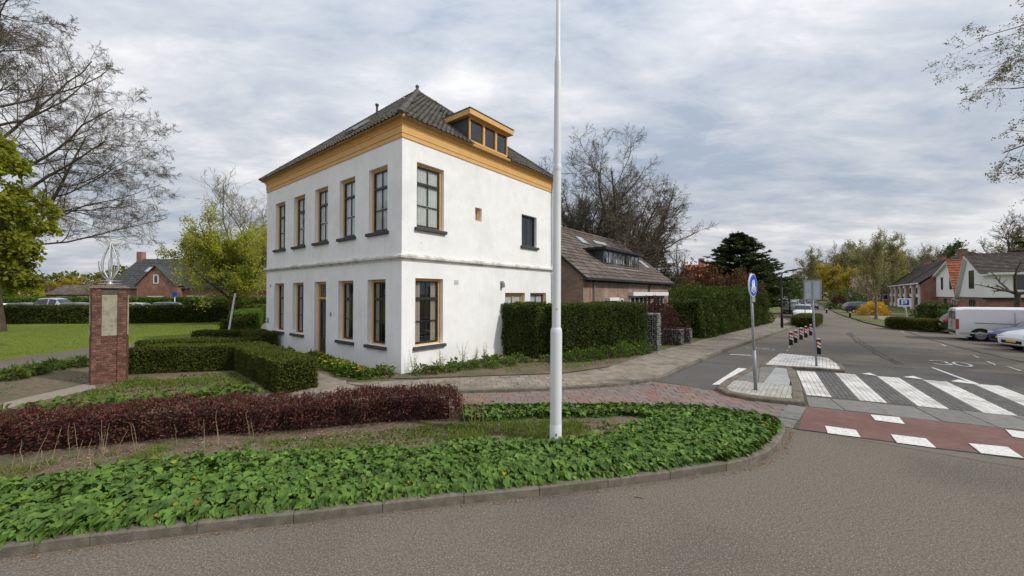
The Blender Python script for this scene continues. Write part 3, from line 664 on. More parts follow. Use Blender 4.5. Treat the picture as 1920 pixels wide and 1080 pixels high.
# the figure 30 and a bicycle mark on the roadway, drawn as strips of paint
def strokes(name, lines, o, ux, uy, w, mat, z=0.0205):
    rt = struct(empty(name))
    for L in lines:
        P = [o + ux * a + uy * b for a, b in L]
        r_ = ribbon('stroke', P, w, z, M[mat]); r_.parent = rt; del r_['kind']
    return rt
o30 = S(13.72, 13.75)[:2]
arc = lambda cx, cy, rx, ry, a0, a1, n=10: [(cx + rx * math.cos(math.radians(a0 + (a1 - a0) * i / n)), cy + ry * math.sin(math.radians(a0 + (a1 - a0) * i / n))) for i in range(n + 1)]
strokes('speed_marking', [arc(.22, .85, .22, .3, 160, -80), arc(.22, .32, .24, .3, 80, -160), arc(.78, .58, .2, .56, 0, 360, 20)], o30, EE, D2, 0.085, 'paint')
ob = S(14.2, 7.55)[:2]
strokes('bicycle_marking', [arc(.25, .25, .22, .25, 0, 360, 14), arc(.95, .25, .22, .25, 0, 360, 14), [(.25, .25), (.45, .6), (.85, .6), (.95, .25)], [(.45, .6), (.6, .25), (.85, .6)]], ob, EE, D2 * 1.1, 0.06, 'paint_worn', 0.013)
# ================================================================ the white corner house
HL, HW = 11.17, 8.93                                   # left face (x: -HL..0), right face (y: 0..HW)
house = empty('white_house', (AX, AY, 0), -YAW, 'white rendered two-storey corner house with ochre cornice and dark hipped roof', 'house')
def frL(V): V = np.asarray(V, float); return np.c_[-V[:, 0], -V[:, 1], V[:, 2]]        # (a, d, z) on the left face: along, outwards, up
def frR(V): V = np.asarray(V, float); return np.c_[V[:, 1], V[:, 0], V[:, 2]]
def wall_face(mb, fr, La, z0, z1, ops, depth, flip):
    A = sorted({0.0, La, *[o[0] for o in ops], *[o[1] for o in ops]}); Z = sorted({z0, z1, *[o[2] for o in ops], *[o[3] for o in ops]})
    for i in range(len(A) - 1):
        for j in range(len(Z) - 1):
            am, zm = (A[i] + A[i + 1]) / 2, (Z[j] + Z[j + 1]) / 2
            if any(o[0] < am < o[1] and o[2] < zm < o[3] for o in ops): continue
            mb.add(fr([(A[i], 0, Z[j]), (A[i + 1], 0, Z[j]), (A[i + 1], 0, Z[j + 1]), (A[i], 0, Z[j + 1])]), [(0, 1, 2, 3)])
    for a0, a1, b0, b1 in ops:
        for q in (((a0, b0), (a1, b0)), ((a1, b0), (a1, b1)), ((a1, b1), (a0, b1)), ((a0, b1), (a0, b0))):
            mb.add(fr([(q[0][0], 0, q[0][1]), (q[1][0], 0, q[1][1]), (q[1][0], -depth, q[1][1]), (q[0][0], -depth, q[0][1])]), [(0, 1, 2, 3)])
UP = [(0.80 + 2.045 * k, 1.92 + 2.045 * k) for k in range(5)]
opsL = [(a0, a1, 4.74, 6.96) for a0, a1 in UP] + [(a0 + .09, a1 + .06, 0.88, 3.13) for k, (a0, a1) in enumerate(UP) if k != 2] + [(5.0, 6.0, 0.1, 3.13)]
opsR = [(0.58, 1.76, 4.85, 7.03), (0.53, 1.73, 0.90, 3.16), (3.35, 3.72, 5.48, 6.0), (6.33, 7.5, 4.80, 6.22), (5.17, 6.57, 1.45, 2.68), (6.98, 8.3, 1.45, 2.68)]
mb = MB()
wall_face(mb, frL, HL, -0.05, 7.72, opsL, 0.34, 0)
wall_face(mb, frR, HW, -0.05, 7.72, opsR, 0.34, 0)
mb.poly([(-HL, 0, -.05), (-HL, HW, -.05), (-HL, HW, 7.72), (-HL, 0, 7.72)]); mb.poly([(-HL, HW, -.05), (0, HW, -.05), (0, HW, 7.72), (-HL, HW, 7.72)])
wall = mb.build('wall', M['white_wall'], house)
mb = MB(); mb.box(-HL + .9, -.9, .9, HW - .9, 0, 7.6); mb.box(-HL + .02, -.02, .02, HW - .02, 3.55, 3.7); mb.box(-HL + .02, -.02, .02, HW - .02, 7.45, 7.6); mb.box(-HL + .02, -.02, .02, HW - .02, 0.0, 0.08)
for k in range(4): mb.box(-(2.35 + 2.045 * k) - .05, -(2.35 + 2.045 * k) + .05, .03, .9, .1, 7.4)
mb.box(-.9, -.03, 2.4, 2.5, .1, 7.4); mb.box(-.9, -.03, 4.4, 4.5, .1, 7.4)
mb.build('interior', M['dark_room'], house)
PANES = {}
def pane_mesh(w, h):
    k = (round(w, 3), round(h, 3))
    if k not in PANES:
        me = MB().box(-w / 2, w / 2, -.003, .003, -h / 2, h / 2).mesh('pane'); me.materials.append(M['glass']); PANES[k] = me
    return PANES[k]
def curtain(mb, fr, a0, a1, z0, z1, d, folds=7, amp=0.02):
    n = folds * 6; xs = np.linspace(a0, a1, n + 1)
    y = d + amp * np.sin(np.linspace(0, folds * 2 * np.pi, n + 1) + a0 * 9) + 0.008 * np.sin(xs * 71)
    V = np.r_[np.c_[xs, y, np.full(n + 1, z0)], np.c_[xs, y, np.full(n + 1, z1)]]
    mb.add(fr(V), [(i, i + 1, n + 2 + i, n + 1 + i) for i in range(n)])
def window(parent, fr, a0, a1, z0, z1, cols=2, rows=(0.36, 0.36, 0.28), frame='ochre', sash='black_paint', fw=0.085, sw=0.05, rec=0.13, sill=True, cur='lace', transom=True, name='window', fd=0.1, sillm='sill'):
    mb = MB()
    for x0, x1, y0, y1 in ((a0 + .002, a0 + fw, z0 + .002, z1 - .002), (a1 - fw, a1 - .002, z0 + .002, z1 - .002), (a0 + fw, a1 - fw, z1 - fw, z1 - .002), (a0 + fw, a1 - fw, z0 + .002, z0 + fw * .55)):
        mb.box(x0, x1, -rec - fd, -rec, y0, y1, fr)
    w = mb.build(name, M[frame], parent)
    A0, A1, Z0, Z1 = a0 + fw, a1 - fw, z0 + fw * .55, z1 - fw
    mb = MB(); d0, d1 = -rec - .075, -rec - .025
    mb.box(A0, A0 + sw, d0, d1, Z0, Z1, fr); mb.box(A1 - sw, A1, d0, d1, Z0, Z1, fr); mb.box(A0 + sw, A1 - sw, d0, d1, Z0, Z0 + sw * 1.4, fr); mb.box(A0 + sw, A1 - sw, d0, d1, Z1 - sw, Z1, fr)
    zs = [Z0]; tot = sum(rows)
    for r_ in rows: zs.append(zs[-1] + (Z1 - Z0) * r_ / tot)
    for i, zz in enumerate(zs[1:-1]):
        hh = 0.042 if (transom and i == len(rows) - 2) else 0.013
        mb.box(A0 + sw, A1 - sw, d0 - .004, d1 + (0.012 if hh > .03 else -.012), zz - hh, zz + hh, fr)
    xs = [A0 + sw + (A1 - A0 - 2 * sw) * k / cols for k in range(cols + 1)]
    for x in xs[1:-1]:
        for i in range(len(rows)): mb.box(x - .016, x + .016, d0 + .006, d1 - .008, zs[i] + .045, zs[i + 1] - .045, fr)
    mb.build('sash', M[sash], w)
    for i in range(len(rows)):
        for k in range(cols):
            c = fr([((xs[k] + xs[k + 1]) / 2, -rec - .05, (zs[i] + zs[i + 1]) / 2)])[0]
            o = link('pane', pane_mesh(xs[1] - xs[0], zs[i + 1] - zs[i]), w, c)
            if fr is frR: o.rotation_euler = (0, 0, math.pi / 2)
    if cur == 'lace':
        mb = MB(); curtain(mb, fr, A0, A1, Z0, Z1, -rec - .085, 9, .014); mb.build('curtain', M['curtain'], w, True)
    elif cur == 'drapes':
        for q in ((A0, A0 + (A1 - A0) * .3), (A1 - (A1 - A0) * .26, A1)):
            mb = MB(); curtain(mb, fr, q[0], q[1], Z0, Z1, -rec - .10, 3, .02); mb.build('curtain', M['drape'], w, True)
    if sill:
        mb = MB(); mb.box(a0 - .09, a1 + .09, -rec - .02, .10, z0 - .11, z0 - .002, fr)
        mb.build('sill', M[sillm], w, bevel=0.012)
    return w
for k, (a0, a1, z0, z1) in enumerate(opsL[:5]): window(house, frL, a0, a1, z0, z1, cur='lace')
for a0, a1, z0, z1 in opsL[5:9]: window(house, frL, a0, a1, z0, z1, cur='drapes', rec=0.17)
window(house, frR, *opsR[0], cur='lace'); window(house, frR, *opsR[1], cur='drapes', rec=0.16)
window(house, frR, *opsR[2], cols=1, rows=(1,), fw=.06, sw=.03, sill=False, cur='lace', sash='ochre')
window(house, frR, *opsR[3], cols=2, rows=(1,), fw=.05, sw=.045, frame='black_paint', cur='none', sill=True)
window(house, frR, *opsR[4], cols=2, rows=(1,), fw=.07, sw=.04, sash='ochre', sill=False)
window(house, frR, *opsR[5], cols=2, rows=(1,), fw=.07, sw=.05, sill=False)
# front door in its frame with a light above
a0, a1, z0, z1 = opsL[9]
mb = MB()
for q in ((a0 + .002, a0 + .1, z0, z1 - .002), (a1 - .1, a1 - .002, z0, z1 - .002), (a0 + .1, a1 - .1, z1 - .09, z1 - .002), (a0 + .1, a1 - .1, 2.42, 2.5)): mb.box(q[0], q[1], -.27, -.15, q[2], q[3], frL)
door = mb.build('door', M['ochre'], house)
mb = MB(); mb.box(a0 + .1, a0 + .2, -.25, -.2, z0 + .1, 2.42, frL); mb.box(a1 - .2, a1 - .1, -.25, -.2, z0 + .1, 2.42, frL); mb.box(a0 + .2, a1 - .2, -.25, -.2, z0 + .02, z0 + .75, frL); mb.box(a0 + .2, a1 - .2, -.25, -.2, 2.28, 2.42, frL); mb.box((a0 + a1) / 2 - .03, (a0 + a1) / 2 + .03, -.25, -.21, z0 + .75, 2.28, frL)
mb.build('door_leaf', M['black_paint'], door)
MB().box(a0 + .2, a1 - .2, -.23, -.22, z0 + .75, 2.28, frL).build('pane', M['glass'], door); MB().box(a0 + .1, a1 - .1, -.22, -.21, 2.5, z1 - .09, frL).build('pane', M['glass'], door)
mb = MB(); mb.box((a0 + a1) / 2 + .015, (a0 + a1) / 2 + .03, -.22, -.21, 2.5, z1 - .09, frL); mb.box((a0 + a1) / 2 - .015, (a0 + a1) / 2 + .013, -.235, -.2, 2.5, z1 - .09, frL); mb.build('glazing_bar', M['black_paint'], door)
mb = MB(); mb.box(a0 + .21, a0 + .24, -.2, -.14, 1.05, 1.3, frL); mb.build('handle', M['steel'], door)
MB().box(a0 - .06, a1 + .06, -.33, .22, 0.02, 0.16, frL).build('doorstep', M['sill'], house, bevel=.01)
# cornice and string course: mouldings carried round all four sides
def ring(prof, mat, name, parent=house):
    V, F = [], []
    for o, z in prof:
        V += [(-HL - o, -o, z), (o, -o, z), (o, HW + o, z), (-HL - o, HW + o, z)]
    K = len(prof)
    for k in range(K):
        k2 = (k + 1) % K
        for i in range(4): F.append((k * 4 + i, k * 4 + (i + 1) % 4, k2 * 4 + (i + 1) % 4, k2 * 4 + i))
    return MB().add(V, F).build(name, mat, parent)
ring([(-.05, 3.72), (.03, 3.72), (.03, 3.755), (.075, 3.79), (.11, 3.80), (.115, 3.86), (.085, 3.885), (.04, 3.93), (-.05, 3.95)], M['ledge'], 'string_course')
cor = ring([(-.05, 7.67), (.03, 7.67), (.03, 7.80), (.022, 7.81), (-.05, 7.81)], M['ochre'], 'cornice')
ring([(-.05, 7.812), (.045, 7.812), (.045, 8.035), (.036, 8.045), (-.05, 8.045)], M['ochre'], 'fascia_board', cor)
ring([(-.05, 8.047), (.06, 8.047), (.062, 8.10), (.085, 8.115), (.085, 8.14), (.12, 8.17), (.12, 8.195), (-.05, 8.195)], M['ochre'], 'moulding', cor)
ring([(-.05, 8.197), (.15, 8.197), (.16, 8.225), (.195, 8.275), (.205, 8.315), (.205, 8.335), (.18, 8.335), (.16, 8.30), (-.05, 8.30)], M['ochre'], 'gutter', cor)
# downpipe, lamp, vent, small plates
mb = MB(); mb.tubes([[(.07, 8.78, .1), (.07, 8.78, 3.6), (.14, 8.78, 3.7), (.14, 8.78, 3.98), (.07, 8.78, 4.08), (.07, 8.78, 7.75), (.10, 8.78, 7.9), (.10, 8.78, 8.2)]], np.full((1, 8), .045), 10); mb.build('downpipe', M['white_metal'], house, True)
mb = MB(); mb.box(0.0, .05, 4.86, 5.02, 2.93, 3.17); mb.lathe([(.0, -.0), (.06, .0), (.075, .06), (.06, .2), (.02, .22)], 12, (.1, 4.94, 2.9)); mb.build('wall_lamp', M['grey_metal'], house)
mb = MB(); mb.box(0.0, .012, 2.27, 2.47, 2.98, 3.15)
for k in range(5): mb.box(.012, .02, 2.29, 2.45, 3.0 + .03 * k, 3.015 + .03 * k)
mb.build('air_vent', mk('vent_white', (.6, .6, .59)), house)
MB().box(4.55, 4.65, 0.0, .012, 1.75, 1.92, frL).build('door_plate', M['grey_metal'], house)
MB().box(10.85, 10.95, 0.0, .05, 1.2, 1.45, frL).build('junction_box', M['grey_metal'], house)
MB().box(10.6, 10.68, 0.0, .012, 2.95, 3.1, frL).build('junction_box', M['grey_metal'], house)
# roof: pan tiles on four slopes, each slope a plane from eave to apex
EV = 0.23; ZE, ZT = 8.30, 12.6
c00, c10, c11, c01 = [np.array(p) for p in ((-HL - EV, -EV, ZE), (EV, -EV, ZE), (EV, HW + EV, ZE), (-HL - EV, HW + EV, ZE))]
r1 = np.array((-5.05, HW / 2, ZT)); r2 = np.array((-6.15, HW / 2, ZT))
roof = MB(); 
dn = np.array((0, 0, -.09))
roof.poly([c00 + dn, c10 + dn, r1 + dn, r2 + dn]); roof.poly([c10 + dn, c11 + dn, r1 + dn]); roof.poly([c11 + dn, c01 + dn, r2 + dn, r1 + dn]); roof.poly([c01 + dn, c00 + dn, r2 + dn])
roof = roof.build('roof', M['lead'], house)
def tile_geo(w, l):
    """one S-shaped pan tile: x across, y up the slope, z off the slope"""
    xs = np.linspace(-w * .55, w * .55, 7); zz = np.array([.035, .015, .0, .002, .02, .045, .03])
    lo = np.c_[xs, np.full(7, -l * .56), zz + .02]; hi = np.c_[xs, np.full(7, l * .52), zz - .012]; un = np.c_[xs, np.full(7, -l * .56), zz - .005]
    V = np.r_[lo, hi, un]
    F = [(i, i + 1, 8 + i, 7 + i) for i in range(6)] + [(14 + i, 15 + i, i + 1, i) for i in range(6)]
    return V, F
def slope_tiles(P, w, l, skip=None):
    """frames for tiles on the polygon P (eave first two points)"""
    o = P[0]; ux = unit(P[1] - P[0]); n = unit(np.cross(P[1] - P[0], P[2] - P[0])); n = n * (1 if n[2] > 0 else -1); uy = np.cross(n, ux); 
    if uy[2] < 0: uy = -uy
    Q = [np.array(((p - o) @ ux, (p - o) @ uy)) for p in P]
    H = max(q[1] for q in Q); W = Q[1][0]; out = []
    for j in range(int(H / l)):
        v = (j + .45) * l
        xsr = []
        for k in range(len(Q)):
            a, b = Q[k], Q[(k + 1) % len(Q)]
            if (a[1] - v) * (b[1] - v) < 0: xsr.append(a[0] + (b[0] - a[0]) * (v - a[1]) / (b[1] - a[1]))
        if len(xsr) < 2: continue
        for i in range(int(W / w)):
            u = (i + .5) * w
            if not (min(xsr) + .02 < u < max(xsr) - .02): continue
            p = o + ux * u + uy * v
            if skip and skip(p): continue
            out.append((p, ux, uy, np.cross(ux, uy)))
    return out
def in_dormer(p): return p[0] > -1.75 and 3.0 < p[1] < 5.35 and p[0] < 5 and p[2] < 9.75
TW, TL = 0.205, 0.27
slopes = [slope_tiles([c00, c10, r1, r2], TW, TL), slope_tiles([c10, c11, r1], TW, TL, in_dormer)]
hid = slope_tiles([c11, c01, r2, r1], TW, TL) + slope_tiles([c01, c00, r2], TW, TL)
tV, tF = tile_geo(TW, TL)
tmesh = MB().add(tV, tF).mesh('tile'); tmesh.materials.append(M['tile'])
cam_l = np.array((0 - AX, 0 - AY)); cam_l = np.array((cam_l @ EE, cam_l @ D2, CAM_H))
allt = sorted(slopes[0] + slopes[1], key=lambda f: np.linalg.norm(f[0] - cam_l) / abs(unit(f[0] - cam_l) @ f[3]) ** .5)
rr = np.random.default_rng(5)
for p, ux, uy, n in allt[:300]:
    o = link('tile', tmesh, roof)
    a = rr.normal(0, .012); ux2 = ux * math.cos(a) + uy * math.sin(a); uy2 = np.cross(n, ux2)
    o.matrix_local = Matrix(((ux2[0], uy2[0], n[0], p[0]), (ux2[1], uy2[1], n[1], p[1]), (ux2[2], uy2[2], n[2], p[2] + rr.normal(0, .004)), (0, 0, 0, 1)))
mb = MB()
for p, ux, uy, n in allt[300:]:
    q = p + n * rr.normal(0, .005)
    mb.add(q + tV[:, :1] * ux + tV[:, 1:2] * uy + tV[:, 2:] * n, tF)
for p, ux, uy, n in hid:
    mb.add(p + tV[:, :1] * ux + tV[:, 1:2] * uy + tV[:, 2:] * n, tF)
stuff(mb.build('tile_field', M['tile'], roof))
def ridge_run(a, b, name='ridge_tile', step=.33, rad=.105):
    L = np.linalg.norm(b - a); n = int(L / step); d = unit(b - a); sd = unit(np.cross(d, (0, 0, 1))); upv = np.cross(sd, d)
    an = np.linspace(-.25, math.pi + .25, 8)
    V = []
    for y, r_ in ((-step * .1, rad * 1.06), (step * 1.0, rad)):
        for t in an: V.append((r_ * math.cos(t), y, r_ * math.sin(t) * .8))
    V.append((0, -step * .1, -.02))
    me = MB().add(V, [(i, i + 1, 9 + i, 8 + i) for i in range(7)] + [tuple(range(7, -1, -1))]).mesh(name); me.materials.append(M['tile'])
    for k in range(n):
        p = a + d * (L * k / n) + upv * .015
        o = link(name, me, roof)
        o.matrix_local = Matrix(((sd[0], d[0], upv[0], p[0]), (sd[1], d[1], upv[1], p[1]), (sd[2], d[2], upv[2], p[2]), (0, 0, 0, 1)))
for a, b in ((c10, r1), (c00, r2), (c11, r1), (c01, r2), (r1, r2)): ridge_run(a, b)
mb = MB(); mb.lathe([(.17, -.06), (.15, .08), (.08, .13), (.06, .2), (.09, .25), (.09, .32), (.04, .37), (.01, .39)], 12, tuple(r1 + np.array((0, 0, -.02)))); mb.build('finial', M['tile'], roof, True)
mb = MB(); mb.lathe([(.06, 0), (.06, .42), (.09, .43), (.09, .5), (.03, .52)], 10, (-2.7, 4.0, 10.35)); mb.build('vent_pipe', M['lead'], roof)
mb = MB(); mb.lathe([(.06, 0), (.06, .46), (.09, .47), (.09, .55), (.03, .57)], 10, (-2.2, 3.9, 9.95)); mb.build('vent_pipe', M['lead'], roof)
mb = MB(); mb.lathe([(.05, 0), (.05, .4), (.08, .41), (.08, .5), (.03, .52)], 10, (-5.6, 2.6, 10.95)); mb.build('vent_pipe', M['lead'], roof)
M['alu_dark'] = mk('rooflight_frame', (.16, .17, .18), (.22, .23, .24), 5, .5)
# rooflight on the left slope, nearly flush
nL = unit(np.cross(c10 - c00, r1 - c00)); uyL = unit(np.cross(nL, unit(c10 - c00)))
pS = c10 + unit(c00 - c10) * 4.2 + uyL * 1.35 + nL * .09
mb = MB(); ux = np.array((1., 0, 0))
mb.add([pS + ux * a + uyL * b + nL * c for c in (0, .06) for a, b in ((-.35, -.45), (.35, -.45), (.35, .45), (-.35, .45))], [(4, 5, 6, 7), (0, 1, 5, 4), (1, 2, 6, 5), (2, 3, 7, 6), (3, 0, 4, 7)])
mb.build('rooflight', M['alu_dark'], roof)
# dormer on the right slope
DX = 0.02
y0, y1 = 3.02, 5.3
mb = MB(); mb.box(-2.0, DX - .06, y0, y0 + .06, 8.5, 9.42); mb.box(-2.0, DX - .06, y1 - .06, y1, 8.5, 9.42); mb.box(-2.0, DX - .1, y0 + .06, y1 - .06, 9.30, 9.42)
dor = mb.build('dormer', M['lead'], house)
mb = MB(); mb.box(-2.3, DX + .2, y0 - .18, y1 + .18, 9.42, 9.62); mb.build('fascia', M['ochre'], dor)
mb = MB(); mb.box(-2.35, DX + .22, y0 - .2, y1 + .2, 9.622, 9.66); mb.build('roof_sheet', M['lead'], dor)
mb = MB()
ys = [y0, y0 + (y1 - y0) * .36, y0 + (y1 - y0) * .68, y1]
for k, yv in enumerate(ys): mb.box(DX - .1, DX + .0, max(y0, yv - .05), min(y1, yv + .05), 8.52, 9.42)
mb.box(DX - .098, DX - .002, y0, y1, 8.46, 8.54); mb.box(DX - .098, DX - .002, y0, y1, 9.36, 9.419)
mb.build('window_frame', M['ochre'], dor)
for k in range(3): MB().box(DX - .06, DX - .054, ys[k] + .05, ys[k + 1] - .05, 8.54, 9.36).build('pane', M['glass'], dor)
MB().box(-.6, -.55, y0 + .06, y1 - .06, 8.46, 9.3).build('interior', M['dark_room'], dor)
# ================================================================ plants
def inpoly(P, poly):
    x, y = P[:, 0], P[:, 1]; c = np.zeros(len(P), bool); n = len(poly)
    for i in range(n):
        x0, y0 = poly[i][:2]; x1, y1 = poly[(i + 1) % n][:2]
        k = ((y0 > y) != (y1 > y)) & (x < (x1 - x0) * (y - y0) / (y1 - y0 + 1e-12) + x0)
        c ^= k
    return c
def scatter(poly, dens, r):
    p = np.array([q[:2] for q in poly], float); lo, hi = p.min(0), p.max(0)
    n = int(dens * (hi - lo).prod())
    Q = lo + r.random((n, 2)) * (hi - lo)
    return Q[inpoly(Q, p)]
def vnoise(P, sc, seed=0):
    """cheap smooth noise in -1..1"""
    r = np.random.default_rng(seed); v = np.zeros(len(P))
    for k in range(5):
        d = r.normal(0, 1, P.shape[1]); v += np.sin((P @ d) * sc * (0.6 + 0.5 * k) + r.random() * 6.28) / 5
    return v * 1.6
def rdir(n, r): return unit(r.normal(0, 1, (n, 3)))

# ---------------------------------------------------------------- hedges
def hedge(path, w, h, mat, core, r, leaf=(0.06, 0.03), cover=2.6, z0=0.08, wob=0.03, closed_ends=True, name='hedge', label=None, group=None, top_taper=0.0, shaggy=0.0, htop=None, cat='hedge', sides=(1, 1), spike=0.0, core_in=0.0):
    P = np.array([p[:2] for p in path], float); n = len(P)
    T = unit(np.gradient(P, axis=0)) if n > 2 else np.repeat(unit(P[1] - P[0])[None], 2, 0)
    seg = unit(np.diff(P, axis=0)); Nn = np.zeros((n, 2))
    for i in range(n):
        a = seg[max(0, i - 1)]; b = seg[min(n - 2, i)]; na, nb = np.array((-a[1], a[0])), np.array((-b[1], b[0]))
        m_ = unit(na + nb); Nn[i] = m_ / max(0.5, m_ @ na)
    H = np.broadcast_to(np.asarray(h, float), (n,))
    def sec(i, ins=0.0):
        hw = w / 2 - ins; a = P[i] + Nn[i] * hw; b = P[i] - Nn[i] * hw; at_ = P[i] + Nn[i] * (hw - top_taper); bt = P[i] - Nn[i] * (hw - top_taper)
        return [np.array((*a, z0)), np.array((*at_, z0 + H[i] - ins)), np.array((*bt, z0 + H[i] - ins)), np.array((*b, z0))]
    root = empty(name, (P[0][0], P[0][1], 0), 0, label, cat, group)
    off = np.array((P[0][0], P[0][1], 0))
    ins = max(leaf[0] * 0.9, 0.05, core_in)
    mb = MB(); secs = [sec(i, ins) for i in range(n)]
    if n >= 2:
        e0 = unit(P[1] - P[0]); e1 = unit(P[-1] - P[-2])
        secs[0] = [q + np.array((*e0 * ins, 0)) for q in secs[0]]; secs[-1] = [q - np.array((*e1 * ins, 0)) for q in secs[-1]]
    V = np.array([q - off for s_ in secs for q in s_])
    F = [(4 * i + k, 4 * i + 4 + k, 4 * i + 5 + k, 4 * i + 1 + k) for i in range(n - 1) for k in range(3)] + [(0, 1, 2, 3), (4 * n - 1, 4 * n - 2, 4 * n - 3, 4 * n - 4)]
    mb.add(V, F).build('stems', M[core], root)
    quads = []
    for i in range(n - 1):
        A, B = sec(i), sec(i + 1)
        if sides[0]: quads.append((A[0], B[0], B[1], A[1]))
        quads.append((A[1], B[1], B[2], A[2]))
        if sides[1]: quads.append((A[3], B[3], B[2], A[2]))
    A = sec(0); quads.append((A[3], A[0], A[1], A[2])); A = sec(n - 1); quads.append((A[0], A[3], A[2], A[1]))
    ctr_line = P
    mb = MB()
    for q in quads:
        q = [np.asarray(a) for a in q]
        nrm = np.cross(q[1] - q[0], q[3] - q[0]); ar = np.linalg.norm(nrm); nrm = nrm / (ar + 1e-9)
        mid = sum(q) / 4; k = np.argmin(np.linalg.norm(P - mid[:2], axis=1)); outv = mid - np.array((*P[k], z0 + H[k] * .45))
        if nrm @ outv < 0: nrm = -nrm
        N_ = int(ar * cover / (leaf[0] * leaf[1] * 0.5))
        if N_ < 1: continue
        u, v = r.random(N_), r.random(N_)
        X = (q[0][None] * ((1 - u) * (1 - v))[:, None] + q[1][None] * (u * (1 - v))[:, None] + q[2][None] * (u * v)[:, None] + q[3][None] * ((1 - u) * v)[:, None])
        bump = wob * vnoise(X, 2.2, 3) + wob * 0.7 * vnoise(X, 6.5, 4) + shaggy * vnoise(X * np.array((1, 1, .12)), 3.0, 8)
        X = X + nrm * (bump - r.random(N_) ** 2 * max(leaf[0] * 1.6, core_in))[:, None]
        if core_in and abs(nrm[2]) < .5:
            keep = r.random(N_) < np.clip(.22 + 1.5 * v, 0, 1); X = X[keep]; N_ = len(X)
        D = unit(nrm + rdir(N_, r) * 0.95 + np.array((0, 0, .25)))
        Nm = unit(nrm * 0.4 + np.array((0, 0, .55)) + rdir(N_, r) * 0.8)
        L = leaf[0] * (0.6 + 0.8 * r.random(N_))
        mb.leaves(X - off, D, Nm, L, leaf[1] * (0.7 + 0.6 * r.random(N_)))
        if spike and nrm[2] > .7:
            m_ = int(ar * spike); u, v = r.random(m_), r.random(m_)
            X = (q[0][None] * ((1 - u) * (1 - v))[:, None] + q[1][None] * (u * (1 - v))[:, None] + q[2][None] * (u * v)[:, None] + q[3][None] * ((1 - u) * v)[:, None])
            hh = 0.03 + 0.12 * r.random(m_) ** 2
            tl = unit(np.c_[r.normal(0, .25, (m_, 2)), np.ones(m_)])
            for k in range(8):
                mb.leaves(X - off + tl * (hh * (k + .5) / 8)[:, None], unit(rdir(m_, r) + tl * .6), rdir(m_, r), leaf[0] * .8, leaf[1] * .8)
    mb.build('foliage', M[mat], root)
    return root
rh = np.random.default_rng(21)
# clipped yew around the monument lawn
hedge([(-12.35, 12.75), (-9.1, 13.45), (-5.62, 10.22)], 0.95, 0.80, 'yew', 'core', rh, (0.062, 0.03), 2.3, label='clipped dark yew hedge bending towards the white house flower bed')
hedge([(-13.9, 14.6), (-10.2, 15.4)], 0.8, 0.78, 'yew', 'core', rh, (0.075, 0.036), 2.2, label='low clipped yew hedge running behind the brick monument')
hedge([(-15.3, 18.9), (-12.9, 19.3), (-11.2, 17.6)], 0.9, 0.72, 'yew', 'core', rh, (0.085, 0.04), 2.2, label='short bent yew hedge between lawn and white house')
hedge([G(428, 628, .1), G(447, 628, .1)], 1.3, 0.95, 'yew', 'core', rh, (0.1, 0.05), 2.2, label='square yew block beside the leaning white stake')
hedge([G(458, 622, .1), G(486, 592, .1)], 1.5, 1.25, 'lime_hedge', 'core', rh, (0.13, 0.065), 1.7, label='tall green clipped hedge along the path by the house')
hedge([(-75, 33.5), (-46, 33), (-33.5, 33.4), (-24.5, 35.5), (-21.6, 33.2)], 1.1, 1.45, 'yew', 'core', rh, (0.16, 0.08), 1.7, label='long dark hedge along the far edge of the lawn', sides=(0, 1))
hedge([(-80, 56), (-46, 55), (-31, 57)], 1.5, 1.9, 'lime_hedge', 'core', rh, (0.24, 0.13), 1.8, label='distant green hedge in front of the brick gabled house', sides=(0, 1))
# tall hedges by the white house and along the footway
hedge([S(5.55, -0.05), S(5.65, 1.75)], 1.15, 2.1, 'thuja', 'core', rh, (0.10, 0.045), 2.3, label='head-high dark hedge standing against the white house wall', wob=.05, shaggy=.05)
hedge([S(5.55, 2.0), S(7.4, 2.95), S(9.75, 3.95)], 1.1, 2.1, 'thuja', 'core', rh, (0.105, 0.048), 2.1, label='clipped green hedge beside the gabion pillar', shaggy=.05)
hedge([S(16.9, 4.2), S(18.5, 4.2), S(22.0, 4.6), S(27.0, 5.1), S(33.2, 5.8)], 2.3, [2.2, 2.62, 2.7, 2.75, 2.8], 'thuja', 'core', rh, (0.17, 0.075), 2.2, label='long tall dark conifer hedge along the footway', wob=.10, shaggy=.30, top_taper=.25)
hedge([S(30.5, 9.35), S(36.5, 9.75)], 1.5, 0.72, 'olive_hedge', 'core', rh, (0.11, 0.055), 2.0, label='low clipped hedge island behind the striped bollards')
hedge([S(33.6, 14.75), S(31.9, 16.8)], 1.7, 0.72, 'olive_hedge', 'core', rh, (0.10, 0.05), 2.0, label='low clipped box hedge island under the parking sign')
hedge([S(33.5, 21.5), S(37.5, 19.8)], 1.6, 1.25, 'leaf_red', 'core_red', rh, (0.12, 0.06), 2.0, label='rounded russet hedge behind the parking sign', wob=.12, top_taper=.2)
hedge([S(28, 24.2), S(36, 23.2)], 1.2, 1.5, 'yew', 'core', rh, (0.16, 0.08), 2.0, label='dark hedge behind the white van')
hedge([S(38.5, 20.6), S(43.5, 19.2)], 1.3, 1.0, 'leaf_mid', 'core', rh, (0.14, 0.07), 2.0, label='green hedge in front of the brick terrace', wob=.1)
hedge([S(49, 19.3), S(52, 19.2)], 1.6, 1.5, 'leaf_mid', 'core', rh, (0.16, 0.08), 2.0, label='round green bush by the yellow forsythia', wob=.15, top_taper=.3, cat='bush')
